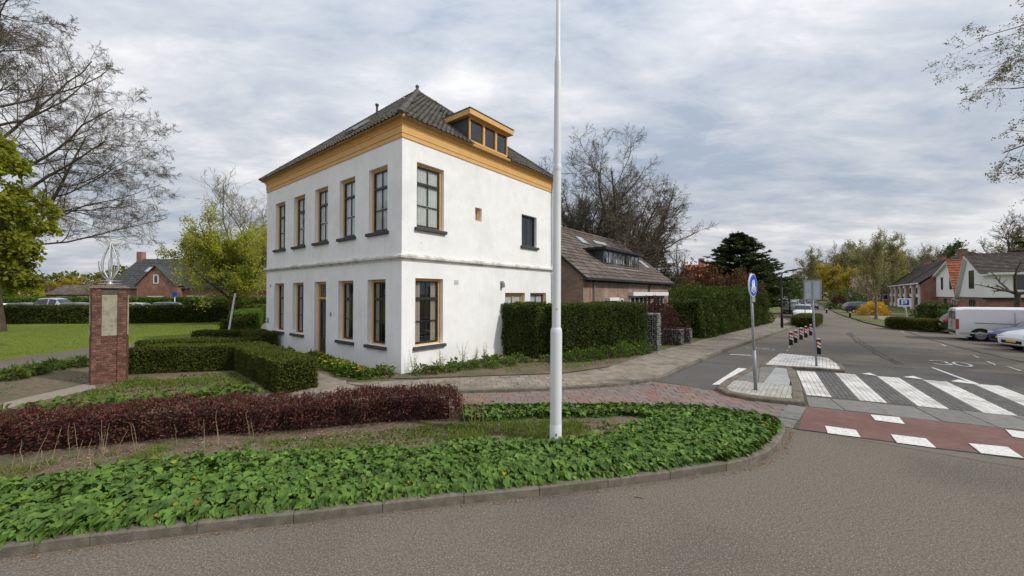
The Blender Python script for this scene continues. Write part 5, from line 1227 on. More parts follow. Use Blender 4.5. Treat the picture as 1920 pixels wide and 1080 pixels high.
# tall dry stems standing along the barberry
def stalks(pts, r, hmin, hmax, mat='dry'):
    m_ = len(pts); d = unit(np.c_[r.normal(0, .12, (m_, 2)), np.ones(m_)]); h = hmin + (hmax - hmin) * r.random(m_)
    s_ = np.linspace(0, 1, 5)[None, :, None]
    Pp = np.c_[pts, np.full(m_, .085)][:, None] + d[:, None] * s_ * h[:, None, None] + r.normal(0, .012, (m_, 5, 3)) * s_
    return Pp, np.linspace(.0045, .002, 5)[None] * np.ones((m_, 1))
front = [G(-100, 905, .1), G(0, 888, .1), G(190, 858, .1), G(380, 842, .1), G(480, 838, .1), G(480, 826, .1), G(380, 828, .1), G(190, 842, .1), G(0, 868, .1), G(-100, 882, .1)]
Pp, Rr = stalks(scatter(front, 16, rg), rg, .2, .6); mb = MB(); mb.tubes(Pp, Rr, 4); stuff(mb.build('dry_stems', M['dry']))
Pp, Rr = stalks(scatter([G(868, 800, .1), G(910, 800, .1), G(905, 775, .1), G(872, 778, .1)], 45, rg), rg, .25, .62); mb = MB(); mb.tubes(Pp, Rr, 4)
tip = Pp[:, -1]; k = len(tip) * 14; tp = np.repeat(tip, 14, 0) + rg.normal(0, .03, (k, 3)); mb.leaves(tp, rdir(k, rg), rdir(k, rg), .035, .012); stuff(mb.build('dry_stems', M['dry']))
# soil bed round the monument: weeds, leafy clumps and small plants
back = [G(-40, 800, .1), G(0, 785, .1), G(120, 776, .1), G(300, 762, .1), G(498, 745, .1), G(470, 728, .1), G(300, 744, .1), G(100, 762, .1), G(-40, 780, .1)]
mb = MB(); q = scatter(back, 170, rg); q = q[vnoise(q, 2.4, 31) > -.5]; m_ = len(q)
v_ = rg.integers(0, 3, m_); Dd = unit(rdir(m_, rg) * np.array((1, 1, .4)) + np.array((0, -.1, .35))); Nd = unit(np.array((0, 0, 1.0)) + rdir(m_, rg) * .5); Xd = unit(np.cross(Nd, Dd)); Nd = np.cross(Dd, Xd)
bigleaves(mb, np.c_[q, .1 + .12 * rg.random(m_)], Dd, Xd, Nd, .12 + .06 * rg.random(m_), v_); stuff(mb.build('leafy_weeds', M['weed'], None, True))
monsoil = [G(240, 745, .1), G(450, 742, .1), G(470, 712, .1), G(440, 700, .1), G(260, 708, .1), G(180, 730, .1), G(60, 765, .1), G(180, 762, .1)]
clump('weeds', 'weed', monsoil, 500, .04, .13, rg, .03, .8, mask=pat(2.6, -.05, 33))
clump('grass', 'grass', monsoil, 700, .04, .16, rg, .012, .6, mask=pat(2.0, .0, 34))
clump('dry_grass', 'dry', monsoil, 250, .03, .12, rg, .008, .9)
leftsoil = [G(-60, 745, .1), G(170, 722, .1), G(165, 678, .1), G(-60, 718, .1)]
clump('weeds', 'weed', leftsoil, 60, .03, .1, rg, .03, .8, mask=pat(1.6, .1, 35))
for u, v, lab in ((20, 712, 'leafy green clump nearest the left edge on bare soil'), (58, 703, 'leafy green clump in the middle of the three on bare soil'), (100, 694, 'leafy green clump third along the park path'), (146, 688, 'leafy green clump beside the brick monument')):
    bush('leafy_plant', lab, G(u, v, .085), (.33, .28, .3), 'weed', rb, 260, (.16, .06), group='leafy clumps on the bare soil', cat='plant')
# lawn blades (short, thin)
lawnp = [G(0, 676, .1), G(165, 653, .1), G(330, 632, .1), G(428, 622, .1), G(430, 606, .1), G(0, 612, .1)]
clump('grass', 'grass', lawnp, 260, .02, .05, rg, .014, .9, z=.093)
# verge grass under the street trees
clump('grass', 'grass', [G(1605, 601), G(1650, 608), G(1600, 598), G(1560, 590)], 60, .05, .15, rg, .05, .7, z=.06)
# flower beds against the white house
soilb = sheet('flower_bed', SS([(-1.48, -6.0), (-1.42, -3.4), (-1.62, -0.6), (-.55, .2), (-.3, .62), (3.0, 3.62), (3.5, 4.0), (5.6, 4.72), (9.68, 5.0), (9.95, 4.3), (9.9, .0), (0, 0), (0, -6.0)]), 0.094, M['soil'])
def flowerer(name, lab, base, R, r, petal='petal_yellow', nf=9, group=None, n=220, leafm='lime_hedge', lf=(.12, .06)):
    o = bush(name, lab, base, R, leafm, r, n, lf, group=group, cat='plant')
    if nf:
        az = r.random(nf) * 6.28; rad = r.random(nf) ** .5; c = np.c_[np.cos(az) * rad * R[0], np.sin(az) * rad * R[1], R[2] * (.85 + .35 * r.random(nf))]
        mb = MB()
        for k in range(6):
            a = k / 6 * 6.28; dd = np.tile([(math.cos(a), math.sin(a), .35)], (nf, 1)) + r.normal(0, .15, (nf, 3)); mb.leaves(c, unit(dd), np.tile([(0, 0, 1.0)], (nf, 1)), .062, .055)
        for j in range(nf): pass
        mb.build('blossom', M[petal], o)
    return o
ORD = 'first second third fourth fifth sixth seventh eighth ninth tenth eleventh twelfth thirteenth fourteenth fifteenth sixteenth seventeenth eighteenth nineteenth twentieth twenty-first twenty-second twenty-third twenty-fourth twenty-fifth twenty-sixth'.split()
rank1 = np.argsort(np.argsort([-(-5.8 + 5.7 * ((k * .618) % 1)) for k in range(26)]))
g1 = 'yellow primroses under the left face of the white house'
for k in range(26):
    t = -5.8 + 5.7 * ((k * .618) % 1); s = -1.25 + .75 * ((k * .371 + .2) % 1)
    if t > -.75: s = max(s, -1.0)
    if -6.1 < t < -4.9 and s > -.8: s -= .5
    orange = k in (7, 15)
    flowerer('primrose', (('orange' if orange else 'yellow') + ' primrose clump, ' + ORD[rank1[k]] + ' from the house corner below the left face windows'), S(s, t, .09), (.26 + .08 * rb.random(), .26, .22 + .08 * rb.random()), rb, 'petal_orange' if orange else 'petal_yellow', 7 if k % 3 else 3, g1, 230)
for k in range(8):
    flowerer('primrose', ORD[k] + ' leafy flower clump beyond the front door along the left face', S(-.75 - .5 * ((k * .618) % 1), -6.6 - .5 * k, .09), (.3, .28, .3), rb, 'petal_yellow', 1 + k % 3, 'flower clumps by the far windows', 200)
g2 = 'low plants along the right face of the white house'
for k in range(17):
    f = (k + .5) / 17; s = .25 + 4.6 * f; t = .35 + 2.2 * f * ((k * .618) % 1) ** .8 + .15
    flowerer('border_plant', ORD[k] + ' low leafy plant from the corner along the sunlit house wall', S(s, t, .09), (.2 + .1 * rb.random(), .2 + .1 * rb.random(), .15 + .12 * rb.random()), rb, 'petal_yellow', 4 if k in (12, 13) else 0, g2, 120, 'weed', (.11, .06))
for k in range(15):
    f = (k + .5) / 15; s = 5.15 + 4.1 * f; t = 2.95 + 1.45 * f + .35 * ((k * .618) % 1)
    flowerer('border_plant', ORD[k] + ' bushy green plant from the mast along the clipped hedge foot', S(s, t, .09), (.28 + .12 * rb.random(), .26, .3 + .22 * rb.random()), rb, 'petal_orange' if k % 5 == 1 else 'petal_yellow', 2 if k in (1, 6, 11) else 0, 'plants at the foot of the clipped hedge', 170, 'lime_hedge', (.12, .05))
clump('grass', 'grass', SS([(-.2, .25), (3.1, 3.3), (5.6, 4.4), (9.6, 4.65), (9.6, 4.2), (5.2, 2.9), (0, .05)]), 350, .03, .12, rg, .012, .7, z=.094, mask=pat(1.5, -.25, 41))
# wispy weeds standing against the wall
def wisp(lab, s, t, h, r):
    root = empty('wall_weed', S(s, t, .09), 0, lab, 'plant'); m_ = 7
    d = unit(np.c_[r.normal(0, .16, (m_, 2)), np.ones(m_)]); s_ = np.linspace(0, 1, 6)[None, :, None]; L = h * (.5 + .5 * r.random(m_))
    Pp = d[:, None] * s_ * L[:, None, None] + r.normal(0, .02, (m_, 6, 3)) * s_
    MB().tubes(Pp, np.linspace(.006, .003, 6)[None] * np.ones((m_, 1)), 4).build('stem', M['dry'], root)
    k = 170; i = r.integers(0, m_, k); f = r.random(k) ** .7; X = d[i] * (L[i] * f)[:, None] + r.normal(0, .015 + .05, (k, 3)) * (1 - f * .6)[:, None]
    MB().leaves(X, rdir(k, r), rdir(k, r), .07 * (1.15 - f), .03 * (1.15 - f)).build('foliage', M['weed'], root)
for lab, s, t, h in (('wispy weed at the front corner of the white wall', .25, .3, .85), ('wispy weed under the right ground floor window', 1.35, .35, .75), ('pale stemmed weed right of the ground floor window', 2.2, .5, .95), ('thin weed midway along the white wall', 2.9, .45, .7), ('thin weed nearer the dark hedge on the white wall', 3.4, .45, .8)): wisp(lab, s, t, h, rb)
# white stake propped by the hedge block
mb = MB(); a = G(427, 632, .08); b = at(441, a[1] * 1.0, zat(550, a[1])); mb.tubes([[a, (a * .5 + b * .5), b]], np.full((1, 3), .05), 8); tag(mb.build('white_stake', M['white_metal'], None, True), 'leaning white stake in front of the lime-green tree', 'stake')
# ================================================================ other buildings
def wallbox(mb, x0, x1, y0, y1, z0, z1): mb.box(x0, x1, y0, y1, z0, z1)
def win_box(parent, axis, pos, a0, a1, z0, z1, frame='white_plastic', out=1, cols=2, name='window', fw=.07):
    """window standing 3 cm proud of a plain wall: frame, sub-parts panes"""
    def B(mb, a, b, c, d, d0, d1):
        lo, hi = sorted((pos + out * d0, pos + out * d1))
        if axis == 'x': mb.box(lo, hi, a, b, c, d)
        else: mb.box(a, b, lo, hi, c, d)
    mb = MB(); B(mb, a0, a0 + fw, z0, z1, -.02, .04); B(mb, a1 - fw, a1, z0, z1, -.02, .04); B(mb, a0 + fw, a1 - fw, z0, z0 + fw, -.02, .04); B(mb, a0 + fw, a1 - fw, z1 - fw, z1, -.02, .04)
    for k in range(1, cols):
        x = a0 + (a1 - a0) * k / cols; B(mb, x - fw * .4, x + fw * .4, z0 + fw, z1 - fw, -.02, .035)
    w = mb.build(name, M[frame], parent)
    for k in range(cols):
        x0, x1 = a0 + (a1 - a0) * k / cols, a0 + (a1 - a0) * (k + 1) / cols
        mb = MB(); B(mb, x0 + fw * .4, x1 - fw * .4, z0 + fw * .9, z1 - fw * .9, .004, .012); mb.build('pane', M['far_glass'], w)
    return w
M['far_glass'] = mk('far_glass', (.018, .022, .024), (.035, .04, .042), 1.5, .08, spec=.7)
def courses(mb, p0, p1, q0, q1, n, th=.05):
    """tile courses on a slope: p0-p1 eave, q0-q1 top; each laps the one below"""
    p0, p1, q0, q1 = [np.asarray(a, float) for a in (p0, p1, q0, q1)]
    nn = unit(np.cross(p1 - p0, q0 - p0)); nn = nn * (1 if nn[2] > 0 else -1)
    for k in range(n):
        a, b = k / n, (k + 1.12) / n
        A0, A1 = p0 + (q0 - p0) * a, p1 + (q1 - p1) * a; B0, B1 = p0 + (q0 - p0) * b, p1 + (q1 - p1) * b
        mb.add([A0 + nn * th, A1 + nn * th, B1 + nn * .006, B0 + nn * .006, A0, A1], [(0, 1, 2, 3), (4, 5, 1, 0)])
def tiles_on(root, name, p0, p1, q0, q1, w, l, mat, th=.05, nmax=0):
    """separate laid tiles on a quad slope, joined (they are only a few pixels each)"""
    p0, p1, q0, q1 = [np.asarray(a, float) for a in (p0, p1, q0, q1)]
    n = max(1, int(np.linalg.norm(q0 - p0) / l)); nn = unit(np.cross(p1 - p0, q0 - p0)); nn = nn * (1 if nn[2] > 0 else -1); r = np.random.default_rng(3)
    mb = MB()
    for k in range(n):
        a, b = k / n, min(1.0, (k + 1.15) / n); A0, A1, B0, B1 = p0 + (q0 - p0) * a, p1 + (q1 - p1) * a, p0 + (q0 - p0) * b, p1 + (q1 - p1) * b
        m_ = max(1, int(np.linalg.norm(A1 - A0) / w)); off = .5 * (k % 2) / m_
        for j in range(m_):
            f0, f1 = max(0, j / m_ + off * 0), (j + .97) / m_; t = th * (1 + r.normal(0, .12))
            V = [A0 + (A1 - A0) * f0 + nn * t, A0 + (A1 - A0) * f1 + nn * t, B0 + (B1 - B0) * f1 + nn * .01, B0 + (B1 - B0) * f0 + nn * .01, A0 + (A1 - A0) * f0, A0 + (A1 - A0) * f1]
            mb.add(V, [(0, 1, 2, 3), (4, 5, 1, 0)])
    return stuff(mb.build(name, M[mat], root))
# ---------------------------------------------------------------- brown brick house behind the hedge
BS, BT, BLn, BD, BZE, BZR = 10.2, 1.0, 14.0, 8.0, 3.6, 6.98
bh = empty('brick_house', S(BS, BT, 0), -YAW, 'brown brick house with long tiled roof and black flat dormer', 'house')
mb = MB(); mb.add([(0, 0, 0), (0, BLn, 0), (0, BLn, BZE), (0, 0, BZE), (-BD, 0, 0), (-BD, BLn, 0), (-BD, BLn, BZE), (-BD, 0, BZE), (-BD / 2, 0, BZR - .1), (-BD / 2, BLn, BZR - .1)], [(0, 1, 2, 3), (4, 7, 6, 5), (0, 3, 8, 7, 4), (1, 5, 6, 9, 2)])
mb.build('wall', M['brick'], bh)
ov = .35; sl = (BZR - BZE) / (BD / 2)
rf = MB(); ze = BZE - ov * sl * .6
rf.add([(ov, -ov, ze), (ov, BLn + ov, ze), (-BD / 2, BLn + ov, BZR), (-BD / 2, -ov, BZR), (-BD - ov, -ov, ze), (-BD - ov, BLn + ov, ze)], [(0, 1, 2, 3), (3, 2, 5, 4)])
rf = rf.build('roof', M['lead'], bh)
tiles_on(rf, 'tile_field', (ov, -ov, ze), (ov, BLn + ov, ze), (-BD / 2, -ov, BZR), (-BD / 2, BLn + ov, BZR), .3, .34, 'brown_tile')
MB().tubes([[(-BD / 2, -ov, BZR + .02), (-BD / 2, BLn + ov, BZR + .02)]], np.full((1, 2), .12), 8, True).build('ridge', M['brown_tile'], rf)
mb = MB(); mb.box(ov - .04, ov + .1, -ov - .05, BLn + ov + .05, ze - .08, ze + .04); mb.box(.0, ov - .04, -ov, BLn + ov, ze - .1, ze - .06); mb.build('gutter', M['dark_metal'], bh)
for k in range(22): MB().box(.0, ov - .06, .3 + k * .62, .38 + k * .62, ze - .16, ze - .1).build('rafter_end', M['dark_metal'], bh)
mb = MB(); vb = [(ov, -ov - .01, ze - .12), (ov, -ov - .01, ze + .06), (-BD / 2, -ov - .01, BZR + .06), (-BD / 2, -ov - .01, BZR - .12)]; mb.add(vb + [(p[0], p[1] + .06, p[2]) for p in vb], [(0, 1, 2, 3), (7, 6, 5, 4), (0, 4, 5, 1), (1, 5, 6, 2), (0, 3, 7, 4)]); mb.build('verge_board', M['dark_metal'], bh)
for px, mm in ((1112, 'grey_metal'), (1215, 'dark_metal')):
    s_, _ = planeT(px, 540, BT); MB().tubes([[(.08, s_ - BS, .1), (.08, s_ - BS, ze - .25), (.28, s_ - BS, ze - .05)]], np.full((1, 3), .05), 8).build('downpipe', M[mm], bh)
s_, _ = planeT(1107.5, 560, BT); MB().box(.003, .012, s_ - BS - .12, s_ - BS + .05, .3, 3.0).build('corner_patch', mk('red_lead', (.3, .14, .1)), bh)
def bw(u0, u1, v0, v1, **k):
    a, z1 = planeT(u0, v0, BT); b, _ = planeT(u1, v0, BT); _, z0 = planeT((u0 + u1) / 2, v1, BT)
    return win_box(bh, 'x', 0.0, a - BS, b - BS, z0, z1, **k)
bw(1181, 1213, 556, 588, cols=4); bw(1223, 1243, 556, 588, cols=3); bw(1137, 1155, 563, 590, cols=1, frame='dark_metal'); bw(1162, 1168, 560, 580, cols=1, frame='white_plastic')
a, z1 = planeT(1179, 547.5, BT); b, _ = planeT(1246, 549, BT); _, z0 = planeT(1212, 554.5, BT)
MB().box(.0, .3, a - BS, b - BS, z0, z1).build('lintel', M['white_plastic'], bh)
a, z1 = planeT(1136, 558, BT); b, _ = planeT(1154, 558, BT); MB().box(.0, .25, a - BS, b - BS, z1 - .18, z1).build('lintel', M['white_plastic'], bh)
# flat-roofed dormer
t0 = 0.1
for _k in range(30):
    sA, zb = planeT(1132, 499, t0); t0 = BT - (zb - BZE) / sl if abs(BT - (zb - BZE) / sl) < 6 else t0
sA, zb = planeT(1132, 499, t0); sB, _ = planeT(1198, 504, t0); _, zt = planeT(1132, 468, t0)
x0, ya, yb = t0 - BT, sA - BS, sB - BS
dm = MB().box(-BD / 2 + .1, x0 - .05, ya + .08, yb - .08, zt - .08, zt - .002).build('dormer', M['lead'], bh)
for y_ in (ya, yb - .08): MB().box(-BD / 2 + .1, x0 - .05, y_, y_ + .08, zb - .1, zt - .001).build('cheek', M['lead'], dm)
MB().box(-BD / 2 + .05, x0 + .3, ya - .35, yb + .25, zt, zt + .16).build('roof_sheet', M['dark_metal'], dm)
mb = MB(); nb = 8
mb.box(x0 - .05, x0, ya, yb, zb - .02, zb + .1); mb.box(x0 - .05, x0, ya, yb, zt - .1, zt)
for k in range(nb + 1):
    y = ya + (yb - ya) * k / nb; mb.box(x0 - .048, x0 + .004, max(ya, y - (.05 if k % 2 == 0 else .03)), min(yb, y + (.05 if k % 2 == 0 else .03)), zb + .1, zt - .1)
mb.build('window_frame', mk('dormer_frame', (.10, .12, .125), (.14, .16, .165), 4, .5), dm)
for k in range(nb):
    MB().box(x0 - .03, x0 - .02, ya + (yb - ya) * k / nb, ya + (yb - ya) * (k + 1) / nb, zb + .1, zt - .1).build('pane', M['glass'], dm)
for k in (1, 3, 4, 6):
    mb = MB(); curtain(mb, lambda V: np.c_[np.asarray(V)[:, 1], np.asarray(V)[:, 0], np.asarray(V)[:, 2]], ya + (yb - ya) * (k + .1) / nb, ya + (yb - ya) * (k + .9) / nb, zb + .1, zt - .12, x0 - .2, 3, .02); mb.build('curtain', M['curtain'], dm)
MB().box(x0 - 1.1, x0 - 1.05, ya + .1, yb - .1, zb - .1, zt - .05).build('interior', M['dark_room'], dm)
MB().box(x0 + .0, x0 + .25, ya, yb, zb - .1, zb - .04).build('sill_flashing', M['alu'], dm)
def rooflight(y, d, w=.7, h=.8, mat='alu'):
    x = -d; z = BZE + sl * d; nn = unit(np.array((sl, 0, 1.0))); uy = unit(np.array((-1.0, 0, sl)))
    o_ = np.array((x, y, z)) + nn * .05
    mb = MB(); mb.add([o_ + np.array((0, 1, 0)) * a + uy * b + nn * c for c in (0, .09) for a, b in ((-w / 2, -h / 2), (w / 2, -h / 2), (w / 2, h / 2), (-w / 2, h / 2))], [(4, 5, 6, 7), (0, 1, 5, 4), (1, 2, 6, 5), (2, 3, 7, 6), (3, 0, 4, 7)])
    mb.build('rooflight', M[mat], rf)
rooflight(5.2, 2.95, .8, .7); rooflight(12.6, 1.5, .7, .9); rooflight(8.2, 3.1, 1.9, .35)

# ---------------------------------------------------------------- houses across the street
def prism_house(name, lab, s0, t0, prof, depth, zsplit, upper, lower, roofm, ov=.35, group=None, edge=None, inset=.12):
    """gable profile prof [(y, z)...] left foot to right foot facing the street, run back by depth"""
    root = empty(name, S(s0, t0, 0), -YAW, lab, 'house', group)
    n = len(prof); y0, y1 = prof[0][0], prof[-1][0]
    mb = MB(); P = ([(y0, zsplit)] if prof[0][1] > zsplit else []) + list(prof) + ([(y1, zsplit)] if prof[-1][1] > zsplit else [])
    P = [p for i, p in enumerate(P) if i == 0 or p != P[i - 1]]; m_ = len(P)
    V = [(0, y, z) for y, z in P] + [(depth, y, z) for y, z in P]
    mb.add(V, [tuple(range(m_)), tuple(range(2 * m_ - 1, m_ - 1, -1))] + [(i, (i + 1) % m_, m_ + (i + 1) % m_, m_ + i) for i in range(m_)])
    mb.build('upper_wall', M[upper], root)
    MB().box(inset, depth - inset, y0 + inset, y1 - inset, 0, zsplit).build('wall', M[lower], root)
    ia = max(range(n), key=lambda i: prof[i][1]); ay, az = prof[ia]
    rf = MB()
    for (ey, ez) in (prof[0], prof[-1]):
        d = unit(np.array((ey - ay, ez - az))); ey2, ez2 = ey + d[0] * ov, ez + d[1] * ov
        rf.add([(-ov, ey2, ez2 + .02), (depth + ov, ey2, ez2 + .02), (depth + ov, ay, az + .02), (-ov, ay, az + .02), (-ov, ey2, ez2 - .14), (-ov, ay, az - .14), (depth + ov, ey2, ez2 - .14), (depth + ov, ay, az - .14)], [(0, 1, 2, 3), (0, 3, 5, 4), (4, 6, 1, 0), (4, 5, 7, 6)])
    rf = rf.build('roof', M['white_plastic'] if edge is None else M[edge], root)
    for (ey, ez) in (prof[0], prof[-1]):
        d = unit(np.array((ey - ay, ez - az))); ey2, ez2 = ey + d[0] * ov, ez + d[1] * ov
        tiles_on(rf, 'tile_field', (-ov, ey2, ez2 + .03), (depth + ov, ey2, ez2 + .03), (-ov, ay, az + .05), (depth + ov, ay, az + .05), .34, .42, roofm, .07)
    MB().tubes([[(-ov, ay, az + .05), (depth + ov, ay, az + .05)]], np.full((1, 2), .14), 6, True).build('ridge', M[roofm], rf)
    return root, rf
M['white_board'] = mk('white_boarding', (.78, .78, .765), (.84, .84, .825), 2, .7, .2, 12, stretch=(.2, .2, 6))
h1, rf1 = prism_house('gabled_house', 'white gabled house with dark brown roof behind the white van', 53.7, 23.5, [(0, 4.75), (5.4, 6.95), (9.4, 2.25)], 13, 2.25, 'white_board', 'brick2', 'dark_tile')
win_box(h1, 'x', 0, 3.2, 5.0, 3.2, 5.2, 'black_paint', -1, 2)
win_box(h1, 'y', 0, 1.9, 6.6, 3.05, 4.55, 'black_paint', -1, 1); win_box(h1, 'y', .12, 5.0, 9.5, .9, 2.0, 'black_paint', -1, 3); win_box(h1, 'x', .12, 3.5, 5.6, .9, 2.0, 'black_paint', -1, 3)
MB().box(-.1, 9, -.1, .12, 2.05, 2.25).build('fascia', M['dark_metal'], h1)
MB().box(.2, 6, -.6, -.02, 4.55, 4.75).build('gutter', M['white_plastic'], h1)
MB().box(7.9, 8.9, 4.9, 5.9, 6.2, 7.45).build('chimney', M['brick2'], rf1); MB().box(7.85, 8.95, 4.85, 5.95, 7.46, 7.56).build('chimney_cap', M['cap'], rf1)
h2, rf2 = prism_house('gabled_house', 'narrow white gable with orange tiled roof beside the brick terrace', 63.4, 23.6, [(0, 2.2), (4.2, 6.9), (12.0, 5.2)], 10, 2.2, 'white_board', 'brick2', 'red_tile')
win_box(h2, 'x', 0, 3.0, 4.3, 3.2, 5.0, 'black_paint', -1, 1); win_box(h2, 'x', 0, 7.8, 8.9, 3.2, 4.9, 'black_paint', -1, 1); win_box(h2, 'x', .12, 1.6, 4.0, .4, 2.0, 'white_plastic', -1, 3); win_box(h2, 'x', .12, 6.6, 8.2, .9, 2.0, 'black_paint', -1, 2)
MB().box(1.5, 3.0, 5.5, 7.5, 6.0, 7.7).build('chimney', M['brick2'], rf2); MB().box(1.45, 3.05, 5.45, 7.55, 7.71, 7.8).build('chimney_cap', M['cap'], rf2)
def terrace(s0, L, lab, seed):
    """two-storey brick terrace unit: roof ridge along the street, white panels between windows"""
    root = empty('terrace_house', S(s0, 22.2, 0), -YAW, lab, 'house', 'brick terrace houses across the street')
    W_, ze, zr = 10.0, 4.2, 8.6
    mb = MB(); mb.add([(0, 0, 0), (0, L, 0), (0, L, ze), (0, 0, ze), (W_, 0, 0), (W_, L, 0), (W_, L, ze), (W_, 0, ze), (W_ * .5, 0, zr - .1), (W_ * .5, L, zr - .1)], [(0, 3, 2, 1), (4, 5, 6, 7), (0, 4, 7, 8, 3), (1, 2, 9, 6, 5)]); mb.build('wall', M['brick2'], root)
    rf = MB(); rf.add([(-.4, -.1, ze - .1), (-.4, L + .1, ze - .1), (W_ / 2, L + .1, zr), (W_ / 2, -.1, zr), (W_ + .4, -.1, ze - .1), (W_ + .4, L + .1, ze - .1)], [(0, 3, 2, 1), (3, 4, 5, 2)]); rf = rf.build('roof', M['lead'], root)
    tiles_on(rf, 'tile_field', (-.4, -.1, ze - .08), (-.4, L + .1, ze - .08), (W_ / 2, -.1, zr), (W_ / 2, L + .1, zr), .36, .42, 'dark_tile', .06)
    MB().box(-.5, -.38, -.1, L + .1, ze - .12, ze + .06).build('gutter', M['white_plastic'], root)
    for k in range(2):
        y = 1.2 + k * L / 2
        MB().box(-.25, -.003, y, y + 1.5, .1, ze - .12).build('bay_panel', M['white_board'], root)
        win_box(root, 'x', -.25, y + .25, y + 1.25, .9, 2.1, 'black_paint', -1, 1); win_box(root, 'x', -.25, y + .25, y + 1.25, 2.6, 3.6, 'black_paint', -1, 1)
        win_box(root, 'x', 0, y + 2.2, y + 4.0, .9, 2.1, 'dark_metal', -1, 2); win_box(root, 'x', 0, y + 2.2, y + 4.0, 2.6, 3.6, 'white_plastic', -1, 2)
    win_box(root, 'y', 0, 2.0, 3.2, 1.0, 2.2, 'dark_metal', -1, 1); win_box(root, 'y', 0, 5.0, 6.2, 1.0, 2.2, 'dark_metal', -1, 1)
    MB().box(W_ * .45, W_ * .55, L * .45, L * .55, zr - .5, zr + .7).build('chimney', M['brick2'], rf); MB().box(W_ * .44, W_ * .56, L * .44, L * .56, zr + .71, zr + .8).build('chimney_cap', M['cap'], rf)
    return root
terrace(75.6, 11, 'brick terrace house with white bay panels next to the orange-roofed gable', 1); terrace(88, 11, 'middle brick terrace house with dark roof across the street', 2); terrace(99.5, 11, 'farthest brick terrace house half hidden by budding trees', 3)
# ---------------------------------------------------------------- houses at the left
def simple_house(name, lab, base, rz, W_, Dp, ze, zr, wall, roofm, wins=(), group=None, chim=None, ov=.4):
    """ridge along x; front wall at y = 0 facing the viewer"""
    root = empty(name, base, rz, lab, 'house', group)
    mb = MB(); mb.add([(0, 0, 0), (W_, 0, 0), (W_, 0, ze), (0, 0, ze), (0, Dp, 0), (W_, Dp, 0), (W_, Dp, ze), (0, Dp, ze), (0, Dp / 2, zr - .1), (W_, Dp / 2, zr - .1)], [(0, 1, 2, 3), (4, 7, 6, 5), (0, 3, 8, 7, 4), (1, 5, 6, 9, 2)]); mb.build('wall', M[wall], root)
    rf = MB(); rf.add([(-ov, -ov, ze - .2), (W_ + ov, -ov, ze - .2), (W_ + ov, Dp / 2, zr), (-ov, Dp / 2, zr), (-ov, Dp + ov, ze - .2), (W_ + ov, Dp + ov, ze - .2)], [(0, 1, 2, 3), (3, 2, 5, 4)]); rf = rf.build('roof', M['lead'], root)
    tiles_on(rf, 'tile_field', (-ov, -ov, ze - .18), (W_ + ov, -ov, ze - .18), (-ov, Dp / 2, zr), (W_ + ov, Dp / 2, zr), .4, .45, roofm, .06)
    for (a0, a1, z0, z1, c) in wins: win_box(root, 'y', 0, a0, a1, z0, z1, 'white_plastic', -1, c, fw=.12)
    if chim:
        MB().box(chim[0], chim[0] + .9, Dp / 2 - .4, Dp / 2 + .4, zr - .6, zr + 1.2).build('chimney', M[wall], rf)
    return root, rf
gb = at(204, 62, 0)
h3, rf3 = simple_house('brick_house', 'long dark-roofed brick house with pink brick gable across the park', gb, 0.0, 27, 11, 3.6, 8.7, 'brick2', 'slate', [(12.5, 15.5, 1.0, 2.3, 3), (19, 21, 1.0, 2.3, 2)], chim=(-.6,))
gw, gx = 6.0, at(262, 61)[0] - gb[0]
mb = MB(); mb.add([(gx, -1.5, 0), (gx + gw, -1.5, 0), (gx + gw, -1.5, 4.1), (gx + gw / 2, -1.5, 7.0), (gx, -1.5, 4.1), (gx, 3, 0), (gx + gw, 3, 0), (gx + gw, 3, 4.1), (gx + gw / 2, 3, 7.0), (gx, 3, 4.1)], [(0, 1, 2, 3, 4), (0, 4, 9, 5), (1, 6, 7, 2)]); gbl = mb.build('gable', M['brick2'], h3)
rg_ = MB()
for sx in (-1, 1):
    ex = gx + gw / 2 + sx * (gw / 2 + .25); rg_.add([(ex, -1.75, 3.86), (gx + gw / 2, -1.75, 7.1), (gx + gw / 2, 4.5, 7.1), (ex, 4.5, 3.86), (ex, -1.75, 3.7), (gx + gw / 2, -1.75, 6.94)], [(0, 1, 2, 3), (0, 4, 5, 1)])
rg_.build('gable_roof', M['slate'], h3)
win_box(h3, 'y', -1.5, gx + 2.6, gx + 3.4, 4.2, 5.6, 'white_plastic', -1, 1, fw=.14); win_box(h3, 'y', -1.5, gx + 1.6, gx + 4.2, 1.3, 2.25, 'white_plastic', -1, 3, fw=.14)
for yy, dd in ((3.5, 3.3), (7.2, 2.6), (18.0, 3.0)):
    x = yy; d = dd; nn = unit(np.array((0, -1.0, 1.1))); uy = unit(np.array((0, 1.1, 1.0))); o_ = np.array((x, d, 3.6 + 5.1 / 5.5 * d)) + nn * .12
    MB().add([o_ + np.array((1, 0, 0)) * a + uy * b for a, b in ((-.5, -.6), (.5, -.6), (.5, .6), (-.5, .6))], [(0, 1, 2, 3)]).build('rooflight', M['alu'], rf3)
for k, (u, D) in enumerate(((452, 98), (478, 101))):
    r_, f_ = simple_house('far_house', ('far house with terracotta roof just left of the white house' if k else 'far terracotta-roofed house behind the clipped hedge'), at(u, D, 0), math.radians(-62), 11, 7.5, 4.4, 7.0, 'brick2', 'red_tile', [(1.5, 3, 1.2, 2.4, 2), (5, 7, 1.2, 2.4, 2)], group='far terracotta-roofed houses')
    win_box(r_, 'x', 11, 3, 4.6, 4.4, 5.6, 'white_plastic', 1, 2); win_box(r_, 'x', 11, 2.6, 5, 1, 2.4, 'white_plastic', 1, 2)
simple_house('far_house', 'orange-roofed house behind the copper-leaved shrub', at(1296, 72, 0), math.radians(-10), 6, 8, 5.5, 8.3, 'brick2', 'red_tile', [(1, 2.4, 3.6, 4.8, 2)], chim=(2.5,))
